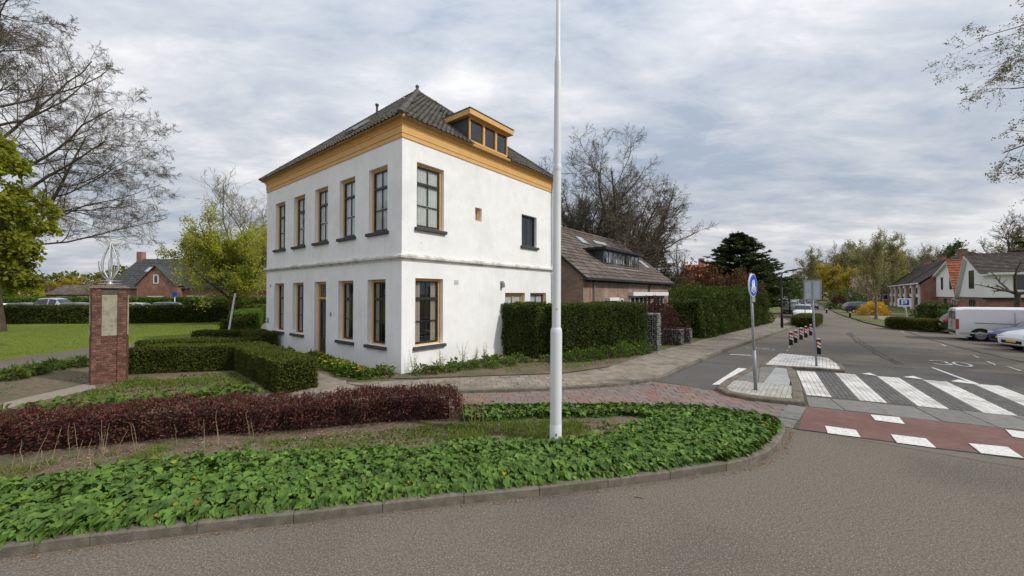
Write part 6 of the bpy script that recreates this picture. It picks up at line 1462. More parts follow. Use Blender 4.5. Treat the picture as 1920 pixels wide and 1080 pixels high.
simple_house('far_house', 'low brown house under the trees at the left', at(86, 78, 0), 0.05, 10, 8, 2.6, 4.4, 'brick2', 'brown_tile', [(2, 4, 1, 2.1, 2), (6, 8, 1, 2.1, 2)])
simple_house('far_house', 'dark-roofed house beyond the street trees', at(1632, 92, 0), math.radians(-42), 14, 9, 4.4, 8.2, 'brick2', 'dark_tile', [(2, 4, 1.2, 2.4, 2), (7, 9, 1.2, 2.4, 2)])

# ---------------------------------------------------------------- brick monument
mx, my = -11.74, 11.3
mon = empty('brick_monument', (mx, my, 0), math.radians(45.5), 'tall brick monument pillar with pale stone plaques and steel bud on top', 'monument')
mon.scale = (.70, .70, 1.0)
zb0, zb1 = 0.05, 2.80
fw_, bw_, fy, by = .49, .575, -.46, .42         # half widths at the front and the back, front and back planes
plan = [(-fw_ + .012, fy + .012), (-.235, fy + .012), (-.235, fy + .065), (.235, fy + .065), (.235, fy + .012), (fw_ - .012, fy + .012), (bw_ - .012, by), (-bw_ + .012, by)]
MB().prism(plan, zb0, zb1).build('core', M['mortar'], mon)
def brick_mesh(l, h, d): me = MB(); me.add(*[np.array(pieceV([np.array(p) for p in ((-l / 2, -h / 2), (l / 2, -h / 2), (l / 2, h / 2), (-l / 2, h / 2))], -d, 0, .004)[0]) @ np.array([[1, 0, 0], [0, 0, 1], [0, -1, 0]]), pieceV([np.array(p) for p in ((-l / 2, -h / 2), (l / 2, -h / 2), (l / 2, h / 2), (-l / 2, h / 2))], -d, 0, .004)[1]]); m_ = me.mesh('brick'); m_.materials.append(M['mon_brick']); return m_
bm = {}
def put_brick(x, y, z, l, rz=0.0):
    k = round(l, 3)
    if k not in bm: bm[k] = brick_mesh(l, .052, .03)
    o = link('brick', bm[k], mon, (x, y + random.uniform(-.003, .003), z)); o.rotation_euler = (0, 0, rz)
ch = .0635
for c in range(int((zb1 - zb0) / ch)):
    z = zb0 + (c + .5) * ch
    for sx in (-1, 1):
        xi, xo = .237 * sx, fw_ * sx
        segs = [(.237, .345), (.355, .49)] if c % 2 else [(.237, .385), (.395, .49)]
        for a, b in segs: put_brick(sx * (a + b) / 2, fy - .012, z, b - a)
    if z < 1.42 or z > 2.66:
        segs = [(-.232, -.085), (-.075, .075), (.085, .232)] if c % 2 else [(-.232, -.16), (-.15, -.005), (.005, .15), (.16, .232)]
        if z < 1.42:
            for a, b in segs: put_brick((a + b) / 2, fy + .042, z, b - a)
mb = MB(); rr2 = np.random.default_rng(4)
for sx in (-1, 1):
    a = np.array((sx * fw_, fy)); b = np.array((sx * bw_, by)); L = np.linalg.norm(b - a); d = (b - a) / L; nn = np.array((d[1], -d[0])); nn = nn * (1 if nn[0] * sx > 0 else -1)
    for c in range(int((zb1 - zb0) / ch)):
        z = zb0 + (c + .5) * ch; off = .1 * (c % 2)
        for k in range(-1, 5):
            u0, u1 = max(0, k * .21 + off + .005), min(L, (k + 1) * .21 + off - .005)
            if u1 - u0 < .03: continue
            p, q = a + d * u0, a + d * u1; e_ = nn * (.006 + .003 * rr2.random())
            V = [(p[0], p[1], z - .026), (q[0], q[1], z - .026), (q[0], q[1], z + .026), (p[0], p[1], z + .026)]
            mb.add(V + [(v[0] + e_[0], v[1] + e_[1], v[2]) for v in V], [(4, 5, 6, 7), (0, 1, 5, 4), (1, 2, 6, 5), (2, 3, 7, 6), (3, 0, 4, 7)])
stuff(mb.build('brick_courses', M['mon_brick'], mon))
MB().box(-.222, .222, fy + .02, fy + .064, 1.44, 2.61).build('plaque', M['stone'], mon, bevel=.008)
for sx in (-1, 1):
    a = np.array((sx * (fw_ + .02), fy + .22)); MB().box(min(sx * .52, sx * .565), max(sx * .52, sx * .565), -.32, .12, 1.44, 2.61).build('plaque', M['stone'], mon)
# carved band over the front plaque
mb = MB(); mb.box(-.225, .225, fy + .02, fy + .064, 2.64, 2.785); 
for k in range(7): mb.lathe([(.028, 0), (.024, .02), (.008, .026)], 8, (-.18 + .06 * k, 0, 0), 'y') if False else mb.add(*[(np.array([( -.18 + .06 * k + .026 * math.cos(a), fy + .02 - .018 * (0 if i < 8 else 1), 2.71 + .03 * (-1) ** k * .5 + .026 * math.sin(a)) for i, a in enumerate([j / 8 * 6.28 for j in range(8)] * 2)]))], [tuple(range(8, 16))] + [(i, (i + 1) % 8, 8 + (i + 1) % 8, 8 + i) for i in range(8)])
mb.build('carved_band', mk('carved_stone', (.06, .045, .035), (.2, .17, .13), 30, .9, .5, 60), mon)
MB().box(-.58, .58, -.54, .5, 2.80, 2.845).build('cap', M['cap'], mon, bevel=.012); MB().box(-.5, .5, -.46, .44, 2.846, 2.88).build('cap_step', M['cap'], mon, bevel=.01)
orn = MB(); orn.lathe([(.11, 2.9), (.07, 2.96), (.05, 3.02), (.075, 3.05), (.075, 3.09), (.03, 3.11)], 14); orn = orn.build('ornament', M['steel'], mon, True)
for k in range(6):
    a = k / 6 * 6.283 + .35; tt_ = np.linspace(0, 1, 14); r_ = .05 + .225 * np.sin(np.clip(tt_ * 1.25, 0, 1) ** .8 * math.pi * .5) * (1 - np.clip((tt_ - .33) / .67, 0, 1) ** 1.5) - .02 * tt_
    r_ = np.interp(tt_, [0, .08, .25, .38, .55, .75, .92, 1], [.05, .12, .25, .285, .25, .145, .05, .02])
    MB().tubes([np.c_[r_ * math.cos(a), r_ * math.sin(a), 3.06 + 1.1 * tt_]], np.full((1, 14), .019), 6).build('rib', M['steel'], orn, True)
for k in range(3):
    a = k / 3 * 6.283 + .9; tt_ = np.linspace(0, 1, 8); r_ = np.interp(tt_, [0, .2, .5, .8, 1], [.07, .2, .31, .345, .33])
    MB().tubes([np.c_[r_ * math.cos(a), r_ * math.sin(a), 3.04 + .55 * tt_]], np.full((1, 8), .020), 6).build('outer_rib', M['steel'], orn, True)
MB().tubes([[(0, 0, 3.05), (0, 0, 4.16), (0, 0, 4.58)]], np.array([[.022, .018, .006]]), 8).build('spike', M['steel'], orn, True)
mb = MB(); an = np.linspace(0, 2 * math.pi, 25); 
for rr_, zz in ((.30, 3.02), (.36, 2.93)): mb.tubes([np.c_[rr_ * np.cos(an), rr_ * np.sin(an), np.full(25, zz)]], np.full((1, 25), .008), 5)
mb.build('ring', M['steel'], orn, True)
# ================================================================ street furniture
mp = empty('white_mast', (0.752, 6.70, .085), 0, 'tall white steel mast standing in the ground cover bed', 'mast')
lean = lambda z: .0075 * z
def mast_part(name, prof, mat='white_metal', n=20):
    V = [(r, z) for r, z in prof]; mb = MB(); mb.lathe(V, n, cap=False)
    for a in mb.V: a[:, 0] += lean(a[:, 2])
    return mb.build(name, M[mat], mp, True)
mast_part('base_collar', [(.103, -.1), (.103, .32), (.101, .325)], 'grey_paint' if 'grey_paint' in M else 'white_metal')
mast_part('lower_tube', [(.100, .326), (.100, 1.88), (.093, 1.95), (.078, 1.98)])
mast_part('middle_tube', [(.076, 1.94), (.068, 4.72), (.066, 4.76), (.058, 6.60)])
mast_part('joint_ring', [(.071, 4.70), (.074, 4.72), (.074, 4.78), (.069, 4.80)])
mast_part('upper_tube', [(.056, 6.55), (.050, 6.68), (.041, 6.72), (.034, 9.4), (.0, 9.42)])
mast_part('top_ball', [(.0, 9.40), (.05, 9.44), (.065, 9.5), (.05, 9.56), (.0, 9.6)])
mb = MB(); mb.box(-.012, .012, -.006, .006, -.02, .02); o = mb.build('bolt_cover', M['grey_metal'], mp); o.location = (0, -.103, .17)
mb = MB(); mb.box(-.02, .02, -.003, .003, -.016, .016); o = mb.build('sticker', mk('faded_sticker', (.66, .4, .3)), mp); o.location = (0.012, -.0745, 2.30)

def pole_sign(name, lab, base, h, r, lean_xy=(0, 0), mat='grey_metal', cat='sign', collar=0.0):
    root = empty(name, base, 0, lab, cat)
    top = np.array((lean_xy[0], lean_xy[1], h))
    MB().tubes([[(0, 0, 0), top * .5, top]], np.full((1, 3), r), 12, True).build('pole', M[mat], root, True)
    if collar: MB().tubes([[(0, 0, 0), top * (collar / h)]], np.full((1, 2), r * 1.35), 12, True).build('pole_foot', M[mat], root, True)
    return root, top
def face_frame(root, p, nrm, roll=0.0):
    n = unit(np.array(nrm, float)); x = unit(np.cross((0, 0, 1.0), n)); y = np.cross(n, x)
    return lambda V: np.array(p) + np.asarray(V, float)[:, :1] * x + np.asarray(V, float)[:, 1:2] * y + np.asarray(V, float)[:, 2:] * n
# round blue cycle and walking sign on the refuge
b0 = G(1417, 731, .105); b0[2] = .1
D0 = b0[1]
sg, tp = pole_sign('round_sign', 'round blue cycle and footpath sign on grey pole in refuge island', b0, zat(512, D0) - .1, .032, ((1409 - 1417) / FPX * D0, 0), collar=1.05)
zc_s = zat(535, D0) - .1; cxs = tp[0] * zc_s / tp[2]
fr = face_frame(sg, (cxs + .03, -.05, zc_s), unit(np.array((-.80, -.60, 0.0))) * np.array((-1, 1, 1)) if False else (.655, -.756, 0))
an = [k / 40 * 6.283 for k in range(40)]
def disc(mb, fr, r, z0, z1, cx=0, cy=0, n=40, rx=1.0):
    a = [k / n * 6.283 for k in range(n)]
    V = [(cx + r * rx * math.cos(t), cy + r * math.sin(t), z) for z in (z0, z1) for t in a]
    mb.add(fr(V), [tuple(range(n - 1, -1, -1)), tuple(range(n, 2 * n))] + [(i, (i + 1) % n, n + (i + 1) % n, n + i) for i in range(n)])
mb = MB(); disc(mb, fr, .30, -.03, 0.0); mb.build('rim', M['white_sign'], sg)
mb = MB(); disc(mb, fr, .283, .001, .004); mb.build('disc', M['blue_sign'], sg)
mb = MB()      # two walkers above a bicycle
disc(mb, fr, .032, .006, .008, -.065, .10, 14); disc(mb, fr, .04, .006, .008, .035, .115, 14)
def fpoly(pts, z=.008): mb.add(fr([(a * 1.2, b * 1.2, z) for a, b in pts]), [tuple(range(len(pts)))])
fpoly([(-.095, .06), (-.035, .06), (-.03, -.03), (-.05, -.03), (-.06, -.0), (-.07, -.03), (-.10, -.03)]); fpoly([(-.005, .07), (.075, .07), (.09, -.03), (.06, -.05), (.04, .0), (.02, -.05), (-.015, -.03)])
def fring(cx, cy, r, w):
    n = 20; a = [k / n * 6.283 for k in range(n)]
    V = [(cx + r * math.cos(t), cy + r * math.sin(t), .008) for t in a] + [(cx + (r - w) * math.cos(t), cy + (r - w) * math.sin(t), .008) for t in a]
    mb.add(fr(V), [(i, (i + 1) % n, n + (i + 1) % n, n + i) for i in range(n)])
fring(-.11, -.105, .068, .02); fring(.11, -.105, .068, .02)
def fbar(a, b, w=.018):
    a, b = np.array(a), np.array(b); d = unit(b - a); nn = np.array((-d[1], d[0])) * w / 2; fpoly([a + nn, b + nn, b - nn, a - nn], .0085)
fbar((-.11, -.105), (-.05, -.03)); fbar((-.05, -.03), (.07, -.03)); fbar((.07, -.03), (.11, -.105)); fbar((-.05, -.03), (0, -.11)); fbar((0, -.11), (.07, -.03)); fbar((.07, -.03), (.06, .0)); fbar((-.02, -.16), (.03, -.16), .03)
mb.build('symbol', M['white_sign'], sg)
mb = MB(); mb.box(-.028, .05, -.05, -.03, zc_s - .44, zc_s - .30); o = mb.build('sub_plate', M['alu'], sg); o.location = (cxs + .03, 0, 0)
mb = MB(); mb.box(-.02, .02, -.045, .02, zc_s + .12, zc_s + .15); mb.box(-.02, .02, -.045, .02, zc_s - .15, zc_s - .12); o = mb.build('bracket', M['grey_metal'], sg); o.location = (cxs, 0, 0)
# backs of two traffic signs on the second island
b1 = G(1531, 686, .095); b1[2] = .09; D1 = b1[1]
s2, tp = pole_sign('traffic_sign', 'grey back of a square traffic sign on the white island', b1, zat(525, D1) - .09, .034, ((1523 - 1531) / FPX * D1, 0))
fr2 = face_frame(s2, (tp[0] + .0, -.05, zat(543.5, D1) - .09), (-.35, -1, 0))
mb = MB(); hw, hh = .26, .355
mb.add(fr2([(a, b, c) for c in (-.012, 0) for a, b in ((-hw, -hh), (hw, -hh), (hw, hh), (-hw, hh))]), [(0, 1, 2, 3), (4, 5, 6, 7), (0, 1, 5, 4), (1, 2, 6, 5), (2, 3, 7, 6), (3, 0, 4, 7)]); mb.build('panel', M['alu'], s2)
mb = MB()
for a0, a1, b0_, b1_ in ((-hw, hw, hh - .035, hh), (-hw, hw, -hh, -hh + .035), (-hw, -hw + .035, -hh + .035, hh - .035), (hw - .035, hw, -hh + .035, hh - .035), (-.02, .02, -hh + .035, hh - .035)):
    mb.add(fr2([(a, b, c) for c in (.0, .02) for a, b in ((a0, b0_), (a1, b0_), (a1, b1_), (a0, b1_))]), [(4, 5, 6, 7), (0, 1, 5, 4), (1, 2, 6, 5), (2, 3, 7, 6), (3, 0, 4, 7)])
mb.build('rim', M['grey_metal'], s2)
b2 = at(1509, 36, .06); s3, tp = pole_sign('sign_post', 'thin bare sign post standing in the hedge island', b2, zat(560, 36) - .06, .035, cat='post')
# parking sign
b3 = at(1701, 36.0, .06); s4, tp = pole_sign('parking_sign', 'blue parking sign on white post above the box hedge', b3, zat(560, 36), .04, (-.3, 0), 'white_metal')
fr4 = face_frame(s4, (-.35, -.06, zat(567, 36) - .06), (-.55, -.83, 0))
mb = MB(); hw, hh = .46, .37
mb.add(fr4([(a, b, c) for c in (-.02, 0) for a, b in ((-hw, -hh), (hw, -hh), (hw, hh), (-hw, hh))]), [(0, 1, 2, 3), (4, 5, 6, 7), (0, 1, 5, 4), (1, 2, 6, 5), (2, 3, 7, 6), (3, 0, 4, 7)]); mb.build('panel', M['white_sign'], s4)
mb = MB(); mb.add(fr4([(-.33, -.25, .004), (.33, -.25, .004), (.33, .26, .004), (-.33, .26, .004)]), [(0, 1, 2, 3)]); mb.build('blue_field', M['blue_sign'], s4)
mb = MB()
for q in ([(-.2, -.2), (-.1, -.2), (-.1, .2), (-.2, .2)], [(-.1, .1), (.18, .1), (.18, .2), (-.1, .2)], [(.08, -.02), (.18, -.02), (.18, .1), (.08, .1)], [(-.1, -.08), (.18, -.08), (.18, -.02), (-.1, -.02)]):
    mb.add(fr4([(a, b, .007) for a, b in q]), [(0, 1, 2, 3)])
mb.build('symbol', M['white_sign'], s4)
b5 = at(328, 52, .06); s5, tp = pole_sign('parking_sign', 'small blue sign on a post behind the long dark hedge', b5, zat(549, 52), .05, (0, 0), 'white_metal')
MB().box(-.35, .35, -.08, -.05, zat(556, 52) - .06, zat(549, 52)).build('panel', M['blue_sign'], s5)
# street lamps
def lamp(lab, base, h, arm, rz, r=.06):
    root = empty('street_lamp', base, rz, lab, 'street lamp')
    MB().lathe([(r * 1.5, 0), (r * 1.5, .9), (r, 1.0), (r * .8, h - .3)], 12).build('pole', M['dark_metal'], root, True)
    P = [(0, 0, h - .32), (.05, 0, h - .05), (.3, 0, h + .12), (arm * .6, 0, h + .2), (arm, 0, h + .28)]; MB().tubes([P], np.linspace(r * .8, r * .55, 5)[None], 8).build('arm', M['dark_metal'], root, True)
    MB().box(arm - .35, arm + .3, -.1, .1, h + .23, h + .32).build('lamp_head', M['grey_metal'], root, bevel=.03)
lb = S(27.75, 8.15, .09); lamp('black street lamp with curved arm at the footway kerb', lb, zat(511, lb[1]) - .09, 1.35, -YAW + .25)
lb = S(52, 7.4, .09); lamp('second street lamp farther along the footway', lb, 4.3, 1.2, -YAW + .3)
lb = at(1625, 52, .06); lamp('dark lamp post beside the forsythia on the far side', lb, zat(540, 52), .9, math.pi - YAW)
# striped bollards
def bollard(lab, base, rz):
    root = empty('bollard', base, rz, lab, 'bollard', 'red and white striped bollards on the island'); root.scale = (1, 1, .86)
    MB().box(-.075, .075, -.045, .045, 0, .40).build('base', M['black'], root, bevel=.012)
    up = MB(); up.box(-.072, .072, -.04, .04, .401, .74); up.build('body', M['black'], root, bevel=.012)
    for k in range(2):
        z = .38 + .17 * k
        for sgn in (-1, 1):
            MB().add([(-.071, sgn * .0465, z + .09), (.071, sgn * .0465, z), (.071, sgn * .0465, z + .085), (-.071, sgn * .0465, z + .175)], [(0, 1, 2, 3)]).build('stripe', M['red'], root)
            MB().add([(-.071, sgn * .0465, z + .005), (.071, sgn * .0465, z - .085), (.071, sgn * .0465, z - .002), (-.071, sgn * .0465, z + .088)], [(0, 1, 2, 3)]).build('stripe', M['white_plastic'], root)
    MB().lathe([(.05, .741), (.06, .76), (.05, .80), (.0, .81)], 12).build('cap', M['white_plastic'], root, True)
for lab, u, v in (('striped bollard nearest the white island in the left row', 1483, 647), ('second striped bollard of the left row', 1492, 643), ('third striped bollard of the left row', 1502, 637), ('fourth striped bollard of the left row', 1511, 633), ('farthest striped bollard of the left row by the low hedge', 1520, 629), ('lone striped bollard right of the grey sign pole', 1535, 664)):
    bollard(lab, G(u, v), -YAW + math.radians(20))
for u, v, lab in ((1594, 596, 'small dark verge post nearest the street'), (1550, 588, 'small dark verge post farther up the street')):
    p = G(u, v); root = empty('verge_post', (p[0], p[1], .05), 0, lab, 'post'); MB().lathe([(.09, 0), (.09, .75), (.0, .8)], 10).build('post', M['black'], root); MB().lathe([(.093, .5), (.093, .62)], 10).build('band', M['white_plastic'], root)
# gabion pillar and low gabion wall
def gabion(lab, c, rz, l, w, h, seed):
    root = empty('gabion', c, rz, lab, 'gabion'); r = np.random.default_rng(seed); mb = MB()
    MB().box(-l / 2 + .06, l / 2 - .06, -w / 2 + .06, w / 2 - .06, .02, h - .06).build('fill', M['core'], root)
    ico = np.array([(0, 0, 1), (.9, 0, .3), (.28, .85, .3), (-.73, .53, .3), (-.73, -.53, .3), (.28, -.85, .3), (.73, .53, -.4), (-.28, .85, -.4), (-.9, 0, -.4), (-.28, -.85, -.4), (.73, -.53, -.4), (0, 0, -1)])
    IF = [(0, 1, 2), (0, 2, 3), (0, 3, 4), (0, 4, 5), (0, 5, 1), (1, 6, 2), (2, 7, 3), (3, 8, 4), (4, 9, 5), (5, 10, 1), (6, 7, 2), (7, 8, 3), (8, 9, 4), (9, 10, 5), (10, 6, 1), (11, 7, 6), (11, 8, 7), (11, 9, 8), (11, 10, 9), (11, 6, 10)]
    for face in range(5):
        A_, B_ = ((l, h), (l, h), (w, h), (w, h), (l, w))[face]
        for a in np.arange(-A_ / 2 + .05, A_ / 2 - .03, .105):
            for b in np.arange(.05, B_ - .03, .095):
                a_, b_ = a + r.normal(0, .012), b + r.normal(0, .012)
                p = ((a_, -w / 2 + .05, b_), (a_, w / 2 - .05, b_), (-l / 2 + .05, a_, b_), (l / 2 - .05, a_, b_), (a_, b_ - w / 2, h - .05))[face]
                mb.add(np.array(p) + ico * r.uniform(.045, .062, (1, 3)) * (1 + r.normal(0, .12, (12, 1))), IF)
    stuff(mb.build('stone_fill', M['gabion'], root))
    wire = MB()
    for x in np.arange(-l / 2, l / 2 + .01, .1):
        wire.tubes([[(x, -w / 2, 0), (x, -w / 2, h)]], np.full((1, 2), .0026), 4); wire.tubes([[(x, -w / 2, h), (x, w / 2, h)]], np.full((1, 2), .0026), 4)
    for z in np.arange(.1, h + .01, .1): wire.tubes([[(-l / 2, -w / 2, z), (l / 2, -w / 2, z)]], np.full((1, 2), .0026), 4); wire.tubes([[(l / 2, -w / 2, z), (l / 2, w / 2, z)]], np.full((1, 2), .0026), 4)
    wire.build('wire_cage', M['grey_metal'], root)
gabion('tall stone-filled gabion pillar at the end of the clipped hedge', S(10.45, 4.25, .08), -YAW, .95, .45, 1.68, 1)
gabion('low stone gabion block nearer the pillar', S(13.1, 4.55, .08), -YAW, .9, .5, .78, 2)
gabion('low stone gabion block beside the tall conifer hedge', S(14.4, 4.6, .08), -YAW + .1, 1.0, .5, .74, 3)
# plank fence behind the red shrub
fc = empty('plank_fence', S(17.0, 1.5, .08), -YAW, 'grey plank fence behind the red shrubs', 'fence')
for k in range(16): MB().box(-.012, .012, k * .14, k * .14 + .125, 0, 1.45 + random.uniform(-.02, .02)).build('plank', M['wood'], fc).rotation_euler = (0, 0, -1.2)
for z in (.3, 1.1): MB().box(.014, .05, 0, 2.2, z, z + .08).build('rail', M['wood'], fc).rotation_euler = (0, 0, -1.2)

# ================================================================ vehicles (x forward, y left)
M['car_glass'] = mk('car_glass', (.012, .015, .017), (.02, .024, .027), 2, .04, spec=.9)
M['tyre'] = mk('tyre', (.014, .014, .014), (.024, .024, .024), 20, .8)
M['rim'] = mk('alloy_rim', (.36, .37, .38), (.46, .47, .48), 8, .35, metal=.7)
M['headlight'] = mk('headlight', (.55, .58, .6), (.7, .72, .74), 9, .1, spec=.9)
M['taillight'] = mk('taillight', (.42, .012, .014), (.5, .02, .02), 9, .12, spec=.8)
M['plate'] = mk('yellow_plate', (.75, .5, .03), (.8, .55, .04), 9, .4)
def paintm(name, c): return mk(name, c, tuple(min(1, x * 1.04) for x in c), 3, .28, spec=.5, coat=.6)
P_W, P_B, P_D, P_S, P_K = paintm('car_white', (.74, .745, .75)), paintm('car_blue', (.008, .028, .13)), paintm('car_dark', (.018, .019, .021)), paintm('car_silver', (.32, .34, .36)), paintm('car_navy', (.03, .045, .075))
M['bumper'] = mk('bumper_plastic', (.035, .036, .038), (.05, .051, .053), 8, .6)
HATCH = [(-2.08, .72, .42, .80, .72, .62, .80), (-2.0, .78, .26, .86, .92, .68, .98), (-1.86, .80, .24, .88, .96, .64, 1.20), (-1.55, .80, .22, .88, .95, .61, 1.42), (-1.30, .80, .22, .885, .94, .61, 1.455), (-.30, .80, .22, .885, .925, .62, 1.49), (-.18, .80, .22, .885, .92, .62, 1.49), (.45, .80, .22, .885, .905, .60, 1.43), (.62, .80, .22, .885, .90, .59, 1.38), (1.22, .80, .22, .88, .88, .70, .965), (1.75, .78, .22, .86, .80, .66, .86), (2.02, .70, .24, .80, .66, .60, .70), (2.10, .60, .30, .70, .55, .52, .58)]
HG = dict(side=[(3, 4), (4, 5), (6, 7)], top=[(8, 9), (2, 3)], sidetri=[(7, 8), (2, 3)])
VAN = [(-2.40, .88, .38, .93, 1.08, .80, 1.74), (-2.36, .90, .26, .95, 1.10, .82, 1.80), (-2.0, .90, .22, .955, 1.10, .83, 1.86), (-.30, .90, .22, .955, 1.10, .83, 1.88), (.35, .90, .22, .955, 1.10, .83, 1.88), (.48, .90, .22, .955, 1.10, .83, 1.87), (1.05, .90, .22, .955, 1.08, .80, 1.80), (1.18, .90, .22, .95, 1.06, .80, 1.74), (1.85, .88, .22, .93, 1.00, .78, 1.06), (2.25, .82, .24, .88, .80, .70, .84), (2.40, .70, .30, .76, .60, .60, .64)]
VG = dict(side=[(5, 6)], top=[(7, 8)], sidetri=[(6, 7)])
def vehicle(lab, pos, rz, st, gl, pmat, cat, wheels, name='parked_car', wr=.31, sc=1.0, zs=1.0, group=None, plate=True, far=False, rear_glass=False, tall_tail=False):
    root = empty(name, pos, rz, lab, cat, group)
    st = [(a * sc, b, c * zs, d, e * zs, f, g * zs) for a, b, c, d, e, f, g in st]
    K = len(st); sec = []
    for x, wl, zl, wb, zb, wt, zt in st:
        zm = zl + (zb - zl) * .45
        h = [(wl, zl), (wb * 1.0, zm), (wb * .985, zb), (wt + (wb - wt) * .15, zb + (zt - zb) * .86), (wt * .86, zt), ]
        pts = [(-y, z) for y, z in h] + [(0, zt + .012)] + [(y, z) for y, z in h[::-1]]
        sec.append([(x, y, z) for y, z in pts])
    n = len(sec[0]); V = [p for s_ in sec for p in s_]
    body, glass = [], {}
    sset, tset, tri = set(gl['side']), set(gl['top']), set(gl['sidetri'])
    for i in range(K - 1):
        for k in range(n - 1):
            f = (i * n + k, i * n + k + 1, (i + 1) * n + k + 1, (i + 1) * n + k)
            if (i, i + 1) in sset and k in (2, 7): glass.setdefault(('side_window', i, k), []).append(f)
            elif (i, i + 1) in tset and k in (4, 5, 3, 6): glass.setdefault(('windscreen' if i > K // 2 else 'rear_window', i, 0), []).append(f)
            elif (i, i + 1) in tri and k in (2, 7): glass.setdefault(('side_window', i, k), []).append(f)
            else: body.append(f)
        body.append((i * n + n - 1, i * n, (i + 1) * n, (i + 1) * n + n - 1))
    body.append(tuple(range(n))); body.append(tuple((K - 1) * n + k for k in range(n - 1, -1, -1)))
    bo = MB().add(V, body).build('body', pmat, root, True)
    md = bo.modifiers.new('edge', 'EDGE_SPLIT'); md.split_angle = math.radians(38)
    for (gn, _i, _k), gf in glass.items():
        vi = sorted({v for f in gf for v in f}); ix = {v: j for j, v in enumerate(vi)}
        MB().add([V[v] for v in vi], [tuple(ix[v] for v in f) for f in gf]).build(gn, M['car_glass'], root, True)
    L0, L1 = st[0][0], st[-1][0]; hw = st[K // 2][3]; zl = st[K // 2][2]
    for wx in wheels:
        for sy in (-1, 1):
            y0 = sy * (hw - .19); y1 = sy * (hw + .006)
            lo, hi = min(y0, y1), max(y0, y1)
            w = MB().lathe([(wr * .66, lo), (wr * .93, lo), (wr, lo + .03), (wr, hi - .03), (wr * .93, hi), (wr * .66, hi)], 24, (wx * sc, 0, wr), 'y', False).build('wheel', M['tyre'], root, True)
            if not far:
                rm = MB().lathe([(.03, y1 - sy * .05), (wr * .66, y1 - sy * .04), (wr * .67, y1 - sy * .002), (wr * .60, y1 - sy * .004), (wr * .58, y1 - sy * .03)], 20, (wx * sc, 0, wr), 'y', False)
                for j in range(5):
                    a = j / 5 * 6.283; c, s_ = math.cos(a), math.sin(a); e = (-s_ * .03, c * .03)
                    P_ = [(wx * sc + c * .03 + e[0], y1 - sy * .012, wr + s_ * .03 + e[1]), (wx * sc + c * wr * .62 + e[0], y1 - sy * .008, wr + s_ * wr * .62 + e[1]), (wx * sc + c * wr * .62 - e[0], y1 - sy * .008, wr + s_ * wr * .62 - e[1]), (wx * sc + c * .03 - e[0], y1 - sy * .012, wr + s_ * .03 - e[1])]
                    rm.add(P_, [(0, 1, 2, 3)])
                rm.build('rim', M['rim'], w)
            # dark wheel housing round the tyre
            a_ = np.linspace(-.15, math.pi + .15, 16); yy = sy * (hw + .0035)
            Vh = [(wx * sc + (wr + .065) * math.cos(t), yy, wr + (wr + .065) * math.sin(t)) for t in a_] + [(wx * sc + (wr - .05) * math.cos(t), yy, wr + (wr - .05) * math.sin(t)) for t in a_]
            MB().add(Vh, [(j, j + 1, 17 + j, 16 + j) for j in range(15)]).build('wheel_arch', M['black'], root)
    fx, bx_ = L1, L0; fs, bs = st[-3], st[1]
    # lights, bumpers, plates
    for sy in (-1, 1):
        q0, q1 = sorted((sy * .46 * (hw / .885), sy * .815 * (hw / .885))); MB().box(st[-2][0] - .24, st[-2][0] + .035, q0, q1, st[-2][4] - .10 * zs, st[-2][4] + .045).build('headlight', M['headlight'], root, bevel=.03)
        if tall_tail: MB().box(L0 - .015, L0 + .10, min(sy * .86, sy * .962), max(sy * .86, sy * .962), .62, 1.22).build('taillight', M['taillight'], root, bevel=.02)
        else: MB().box(L0 + .0, L0 + .28, min(sy * (bs[3] - .2), sy * (bs[3] + .012)), max(sy * (bs[3] - .2), sy * (bs[3] + .012)), .80 * zs, .96 * zs).build('taillight', M['taillight'], root, bevel=.03)
    MB().box(st[-2][0] - .02, L1 + .012, -.5, .5, .34 * zs, .48 * zs).build('grille', M['black'], root, bevel=.01)
    MB().box(L0 - .03, L0 + .1, -.72, .72, .36 * zs, .52 * zs).build('bumper', M['bumper'], root, bevel=.03)
    if plate:
        MB().box(L1 + .013, L1 + .02, -.24, .24, .40 * zs, .49 * zs).build('number_plate', M['plate'], root); MB().box(L0 - .04, L0 - .032, -.26, .26, .56 * zs, .67 * zs).build('number_plate', M['plate'], root)
    if rear_glass:
        for sy in (-1, 1): MB().add([(L0 - .012, sy * .06, 1.18), (L0 - .012, sy * .72, 1.18), (L0 - .010, sy * .66, 1.62), (L0 - .010, sy * .06, 1.62)], [(0, 1, 2, 3)]).build('rear_window', M['car_glass'], root)
    return root
RZ = -YAW
van = vehicle('white panel van parked nose away from the street', S(26.5, 18.85, .0), RZ, VAN, VG, P_W, 'van', (-1.5, 1.45), 'panel_van', .33, tall_tail=True, rear_glass=True)
for y in (-.968,):
    MB().box(-1.72, -.34, y, y + .012, .99, 1.015).build('slide_rail', M['dark_metal'], van); MB().box(-.31, -.295, y + .006, y + .016, .35, 1.62).build('panel_gap', M['dark_metal'], van); MB().box(.50, .515, y + .006, y + .016, .35, 1.6).build('panel_gap', M['dark_metal'], van)
    MB().box(-2.3, 2.1, y - .0, y + .02, .40, .47).build('side_trim', mk('grey_trim', (.5, .51, .52)), van)
MB().box(-2.412, -2.404, -.012, .012, .5, 1.7).build('door_gap', M['dark_metal'], van); MB().box(-2.425, -2.405, -.1, .1, .95, 1.0).build('handle', M['dark_metal'], van)
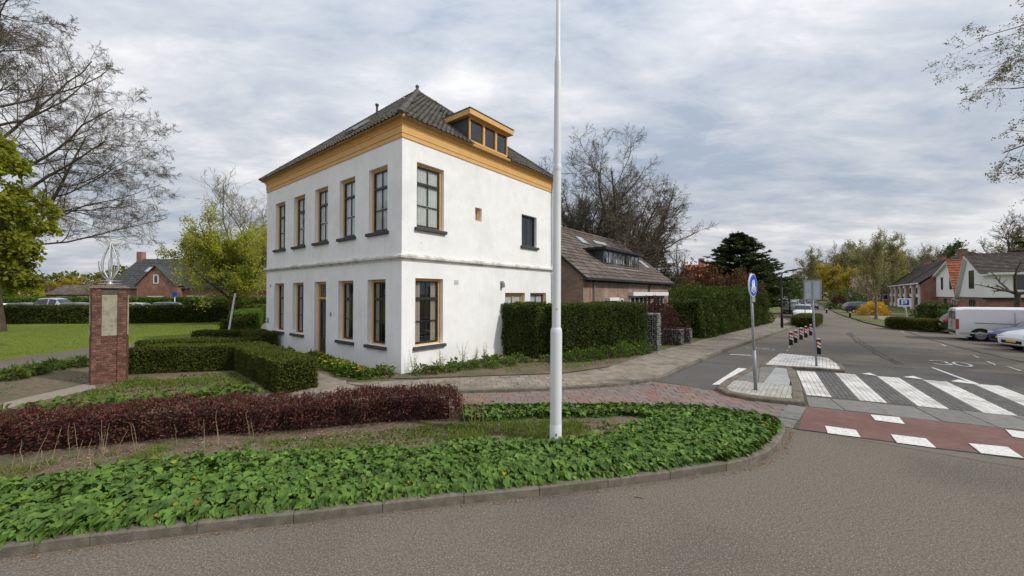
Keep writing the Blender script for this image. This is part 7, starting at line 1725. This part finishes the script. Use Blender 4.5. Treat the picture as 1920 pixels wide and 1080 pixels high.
vehicle('blue car parked nose to the street beside the white van', S(24.0, 19.45, .0), RZ + math.pi + .38, HATCH, HG, P_B, 'car', (-1.28, 1.30))
vehicle('white car cut by the right edge of the frame', S(21.75, 19.25, .0), RZ + math.pi + .38, HATCH, HG, P_W, 'car', (-1.28, 1.30))
vehicle('dark hatchback showing its tail left of the white van', S(31.0, 18.8, .0), RZ, HATCH, HG, P_D, 'car', (-1.28, 1.30))
RS = math.atan2(-D2[1], -D2[0])
vehicle('white car facing the camera behind the hedge island', at(1506, 41.5, 0), RS, HATCH, HG, P_W, 'car', (-1.28, 1.30))
vehicle('grey estate car parked at the footway behind the white car', at(1483, 50, 0), RS + math.pi, HATCH, HG, P_S, 'car', (-1.28, 1.30), zs=1.15)
g4 = 'cars farther up the street'
for u, D, pm, hd, lab, z_ in ((1489, 62, P_S, 1, 'silver car farther along the left kerb', 1.1), (1470, 84, P_W, 1, 'white van-like car at the far end of the footway', 1.35), (1522, 66, P_D, 0, 'dark car coming down the street in the distance', 1.0), (1498, 76, P_K, 1, 'dark blue car far along the left kerb', 1.0)):
    vehicle(lab, at(u, D, 0), RS + (math.pi if hd else 0), HATCH, HG, pm, 'car', (-1.28, 1.30), zs=z_, group=g4, far=True)
vehicle('dark car in the driveway by the forsythia', at(1618, 52, .06), RZ + .3, HATCH, HG, P_K, 'car', (-1.28, 1.30), far=True)
g5 = 'cars parked behind the long hedge'
for u, D, pm, lab, z_, rz in ((52, 46, P_D, 'dark car roof leftmost behind the long hedge', 1.05, .1), (108, 47, P_S, 'tall grey van roof behind the long hedge', 1.42, .05), (152, 44, P_K, 'bluish car roof left of the monument behind the hedge', 1.1, 0), (264, 46, P_S, 'silver car roof right of the monument behind the hedge', 1.06, .1), (322, 47, P_K, 'dark blue car roof beside the small blue sign', 1.1, .15), (12, 46, P_W, 'white car roof at the left edge behind the hedge', 1.0, .1)):
    vehicle(lab, at(u, D, .0), rz, HATCH, HG, pm, 'car', (-1.28, 1.30), zs=z_, group=g5, far=True)
